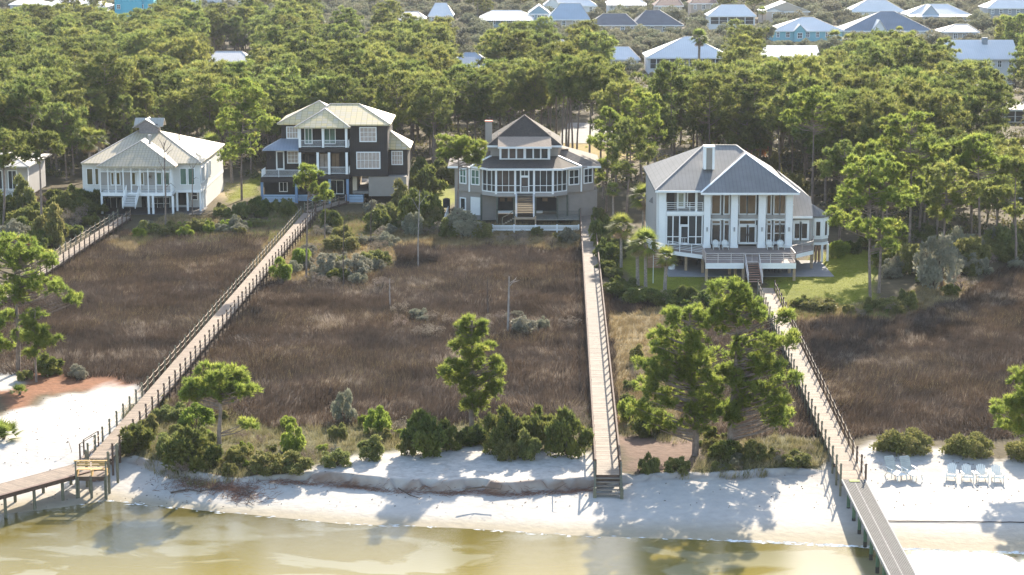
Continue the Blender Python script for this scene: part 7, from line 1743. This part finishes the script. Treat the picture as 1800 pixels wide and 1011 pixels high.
for poly, n_, kinds, (wa, wb), where in THK:
    xs_ = [a for a, b_ in poly]; ys_ = [b_ for a, b_ in poly]; k_ = 0
    while k_ < n_:
        a, b_ = rs.uniform(min(xs_), max(xs_)), rs.uniform(min(ys_), max(ys_))
        if not inpoly(np.array([a]), np.array([b_]), poly)[0]: continue
        k_ += 1; kd = rs.choice(kinds); w_ = rs.uniform(wa, wb); p = G(a, b_); kk = p.y / FPX
        if blocked(p.x, p.y, a, b_) and b_ > 0 and any(x0 < p.x < x1 and y0 + 2 < p.y < y1 for x0, x1, y0, y1 in FOOT[:4]): continue
        h_ = w_ * rs.uniform(.55, 1.0)
        if k_ % 2 and n_ > 8: SPARE.append((p.x, p.y, p.z - .05, SKEYS.index((kd, k_ % 3)), rs.uniform(0, 6.28), w_ * kk / 2.0)); continue
        place(shrub_model(kd, rs.randrange(3)), p - Vector((0, 0, .05)), ('tallish ' if h_ > .8 * w_ else 'low ') + SHN[kd] + ' ' + where, None, (w_ * kk / 1.96, w_ * kk / 1.96, h_ * kk / 1.3), 'shrubs ' + where)
for a in SKEYS: shrub_model(*a) if any(q_[3] == SKEYS.index(a) for q_ in SPARE) else None
scatter('scrub', [q_ for q_ in SPARE if SKEYS[q_[3]] in SH], [list(SH[a].children) if a in SH else [] for a in SKEYS], 'lower scrub filling in between the shrubs along the marsh edges', 'scrub')
# saw palmettos on the left sand
def palmetto(px, py, sz, lab):
    p = G(px, py); rg = np.random.default_rng(int(px + 50)); V = []
    for i in range(26):
        a = i * 2.4; el = rg.uniform(.1, 1.35); d = np.array([math.cos(a) * math.cos(el), math.sin(a) * math.cos(el), math.sin(el)])
        fan_frond(rg, V, np.array([0, 0, .05]) + d * .1, d, sz * rg.uniform(.8, 1.1), .25)
    t = thing('saw_palmetto', lab, 'palmetto', p); leafobj('fronds', np.array(V), M_PALM, t); b = MB(); b.tube([(p.x, p.y, p.z - .1), (p.x + .1, p.y, p.z + .25)], [.14, .1], 6); b.build('stem', M_BARKD, t)
palmetto(6, 772, 1.55, 'large saw palmetto on the white sand at the left edge'); palmetto(34, 694, .85, 'small saw palmetto in the pine straw at the left'); palmetto(-14, 775, 1.3, 'saw palmetto cut by the left picture edge')
# undergrowth of the wood, too thick to count
rgn = np.random.default_rng(9); P = []
while len(P) < 3400:
    D = rgn.uniform(232, 560); X = rgn.uniform(-.29, .29) * D; px, py = [float(v) for v in topx(X, D, .4)]
    if py > np.interp(px, fx_, fy_) + (6 if px > 1440 else -4) or openz(px, py) or blocked(X, D, px, py): continue
    P.append((X, D, gz1(X, D)))
P = np.array(P); n_ = 26; C = np.repeat(P, n_, 0); sz_ = np.repeat(rgn.uniform(.5, 1.5, len(P)), n_)
C = C + rgn.normal(size=C.shape) * np.stack([sz_ * .6, sz_ * .6, sz_ * .3], 1); C[:, 2] = np.abs(C[:, 2] - .4) + .4 + sz_ * .25
V = blades(rgn, C, rdir(rgn, len(C)) + np.array([0, 0, .4]), 2, .42, .26, .8)
tag(leafobj('undergrowth', V, leafmat('undergrowth_leaves', (.05, .06, .02), (.13, .12, .04), .3, .1, .25, (.24, .16, .05), .0), None, (0, 0, 0)), 'low green and brown undergrowth between the trunks of the wood', 'undergrowth', kind='stuff')

# ------------------------------------------------------------------ grasses
def grassmat(name, ca, cb, cc, sc=.35):
    m = leafmat(name, ca, cb, .2, .0, sc, cc, 0.0); return m
def grass(name, poly_list, dens_, L, Wd, m, label, lean=.35, excl=(), seed=1, lodark=0, tuft=0, zbot=-.02):
    rg = np.random.default_rng(seed); out = []
    for poly, dn in poly_list:
        g = [gp(a, b_, .2) for a, b_ in poly]; x0, x1 = min(p.x for p in g) - 2, max(p.x for p in g) + 2; y0, y1 = min(p.y for p in g) - 2, max(p.y for p in g) + 2
        x0, x1 = max(x0, -76), min(x1, 76); y1 = min(y1, 330); n = int((x1 - x0) * (y1 - y0) * dens_ * dn)
        X = rg.uniform(x0, x1, n); Y = rg.uniform(y0, y1, n)
        if tuft:
            nt_ = max(1, n // tuft); ci = rg.integers(0, nt_, n); X = X[ci] + rg.normal(size=n) * .16; Y = Y[ci] + rg.normal(size=n) * .16
        px, py = topx(X, Y, .1)
        w1 = (fnoise(X * .35, Y * .2, 31) - .5) * 40 * 170 / Y; w2 = (fnoise(X * .35, Y * .2, 47) - .5) * 26 * 170 / Y
        k = inpoly(px + w1, py + w2, poly) & (px > -60) & (px < 1860)
        for e in excl: k &= ~inpoly(px + w1, py + w2, e)
        for (a, b_, d_) in ((A2, B2, 1.0), (A3, B3, 1.0), (A4, B4, 1.0)):
            dv = np.array([b_.x - a.x, b_.y - a.y]); Ld = np.hypot(*dv); dv = dv / Ld; rel = np.stack([X - a.x, Y - a.y]); al = rel[0] * dv[0] + rel[1] * dv[1]; ac = np.abs(rel[0] * dv[1] - rel[1] * dv[0]); k &= ~((ac < d_) & (al > -1) & (al < Ld + 1))
        if name == 'marsh_grass':                                   # thin and thick drifts
            k &= rg.random(n) < np.clip(.25 + 1.5 * fnoise(X * .28, Y * .22, 88), .3, 1)
        if name == 'tan_marsh_grass': k &= fnoise(X * .085 + 3, Y * .11, 133, 4) > .585
        out.append(np.stack([X[k], Y[k]], 1))
    Q = np.concatenate(out); X, Y = Q[:, 0], Q[:, 1]; n = len(X); Z = gz(X, Y) + zbot
    th = (fnoise(X * .16, Y * .16, 91, 2) - .5) * 9 + (fnoise(X * .6, Y * .6, 92, 2) - .5) * 3; ln = lean * (fnoise(X * .3, Y * .3, 93, 2) * 1.7)
    h = L * rg.uniform(.55, 1.15, n) * (.7 + .6 * fnoise(X * .25, Y * .25, 94)); d = np.stack([np.cos(th) * ln, np.sin(th) * ln, np.ones(n)], 1) + rg.normal(size=(n, 3)) * np.array([.22, .22, .1]); d /= np.linalg.norm(d, axis=1, keepdims=True)
    P = np.stack([X, Y, Z], 1); ang = rg.uniform(0, math.pi, n); s = np.stack([np.cos(ang), np.sin(ang), np.zeros(n)], 1) * Wd / 2 * rg.uniform(.6, 1.3, (n, 1))
    V = np.stack([P - s, P + s, P + d * h[:, None]], 1).reshape(-1, 3)
    o = leafobj(name, V, m, None, (0, 0, 0)); tag(o, label, 'grass', kind='stuff'); print(name, n); return o
DRYZ = [z[1] for z in ZONES[2:9] if z[0] is C_DRY]
grass('marsh_grass', [(Z_MARSH, 1)], 58, .82, .055, grassmat('needlerush', (.042, .029, .020), (.100, .068, .046), (.31, .245, .18), .13), 'dark purplish-brown needlerush filling the marsh between the boardwalks', .5, DRYZ, 2)
_mk = MARSH_PATCH = True
grass('tan_marsh_grass', [(Z_MARSH, 1)], 14, .7, .05, grassmat('marsh_tan', (.12, .085, .045), (.20, .15, .075), (.28, .24, .12), .5), 'straw and olive drifts of grass in the brown marsh', .5, (), 12)
grass('dry_grass', [(z, 1) for z in DRYZ] , 60, .55, .04, grassmat('tan_grass', (.18, .125, .055), (.30, .22, .10), (.42, .34, .19), .5), 'tan and straw-coloured dry grass in patches along the marsh edges', .5, (), 3, tuft=9)
DUNE = [(215, 720), (330, 700), (480, 760), (640, 745), (1035, 730), (1038, 796), (760, 794), (620, 806), (520, 834), (330, 846), (215, 800)]
grass('dune_grass', [(DUNE, 1), ([(1240, 780), (1460, 785), (1460, 822), (1300, 830), (1200, 834), (1230, 810)], 1.6), ([(1086, 745), (1250, 760), (1240, 785), (1090, 775)], 1)], 55, .6, .035, grassmat('dune_grass', (.13, .12, .045), (.24, .20, .09), (.34, .27, .16), .6), 'mixed olive and tan grass on the low dune behind the beach', .4, (), 4, tuft=12)
grass('green_grass', [([(470, 380), (700, 390), (690, 430), (560, 440), (470, 420)], .8), ([(230, 415), (470, 400), (470, 415), (240, 432)], .6), ([(1380, 532), (1570, 536), (1560, 556), (1400, 556)], 1)], 60, .5, .04, grassmat('green_grass', (.14, .16, .04), (.22, .23, .06), (.30, .27, .10), .6), 'yellow-green grass in front of the dark brown house and by the right lawn', .4, (), 5, tuft=8)
LAWN = [z[1] for z in ZONES if z[0] is C_LAWN]
grass('lawn_grass', [(z, 1) for z in LAWN[:3]], 160, .09, .03, grassmat('lawn', (.14, .165, .012), (.23, .235, .02), (.30, .27, .035), .3), 'short bright green lawn beside the houses', .3, (), 6)

# ------------------------------------------------------------------ the air
hz = MB(); hz.box((-2400, -1550, -9), (2400, 3300, 44)); ho = hz.build('haze', None); ho['kind'] = 'stuff'; ho['label'] = 'thin pale haze over the wood and the far houses'; ho['category'] = 'haze'
hm = bpy.data.materials.new('haze'); hm.use_nodes = True; t = hm.node_tree; t.nodes.clear(); v = nd(t, 'ShaderNodeVolumePrincipled'); v.inputs['Color'].default_value = (.86, .91, 1, 1); v.inputs['Density'].default_value = .00006; v.inputs['Anisotropy'].default_value = .2
o = nd(t, 'ShaderNodeOutputMaterial'); t.links.new(v.outputs[0], o.inputs['Volume']); ho.data.materials.append(hm)
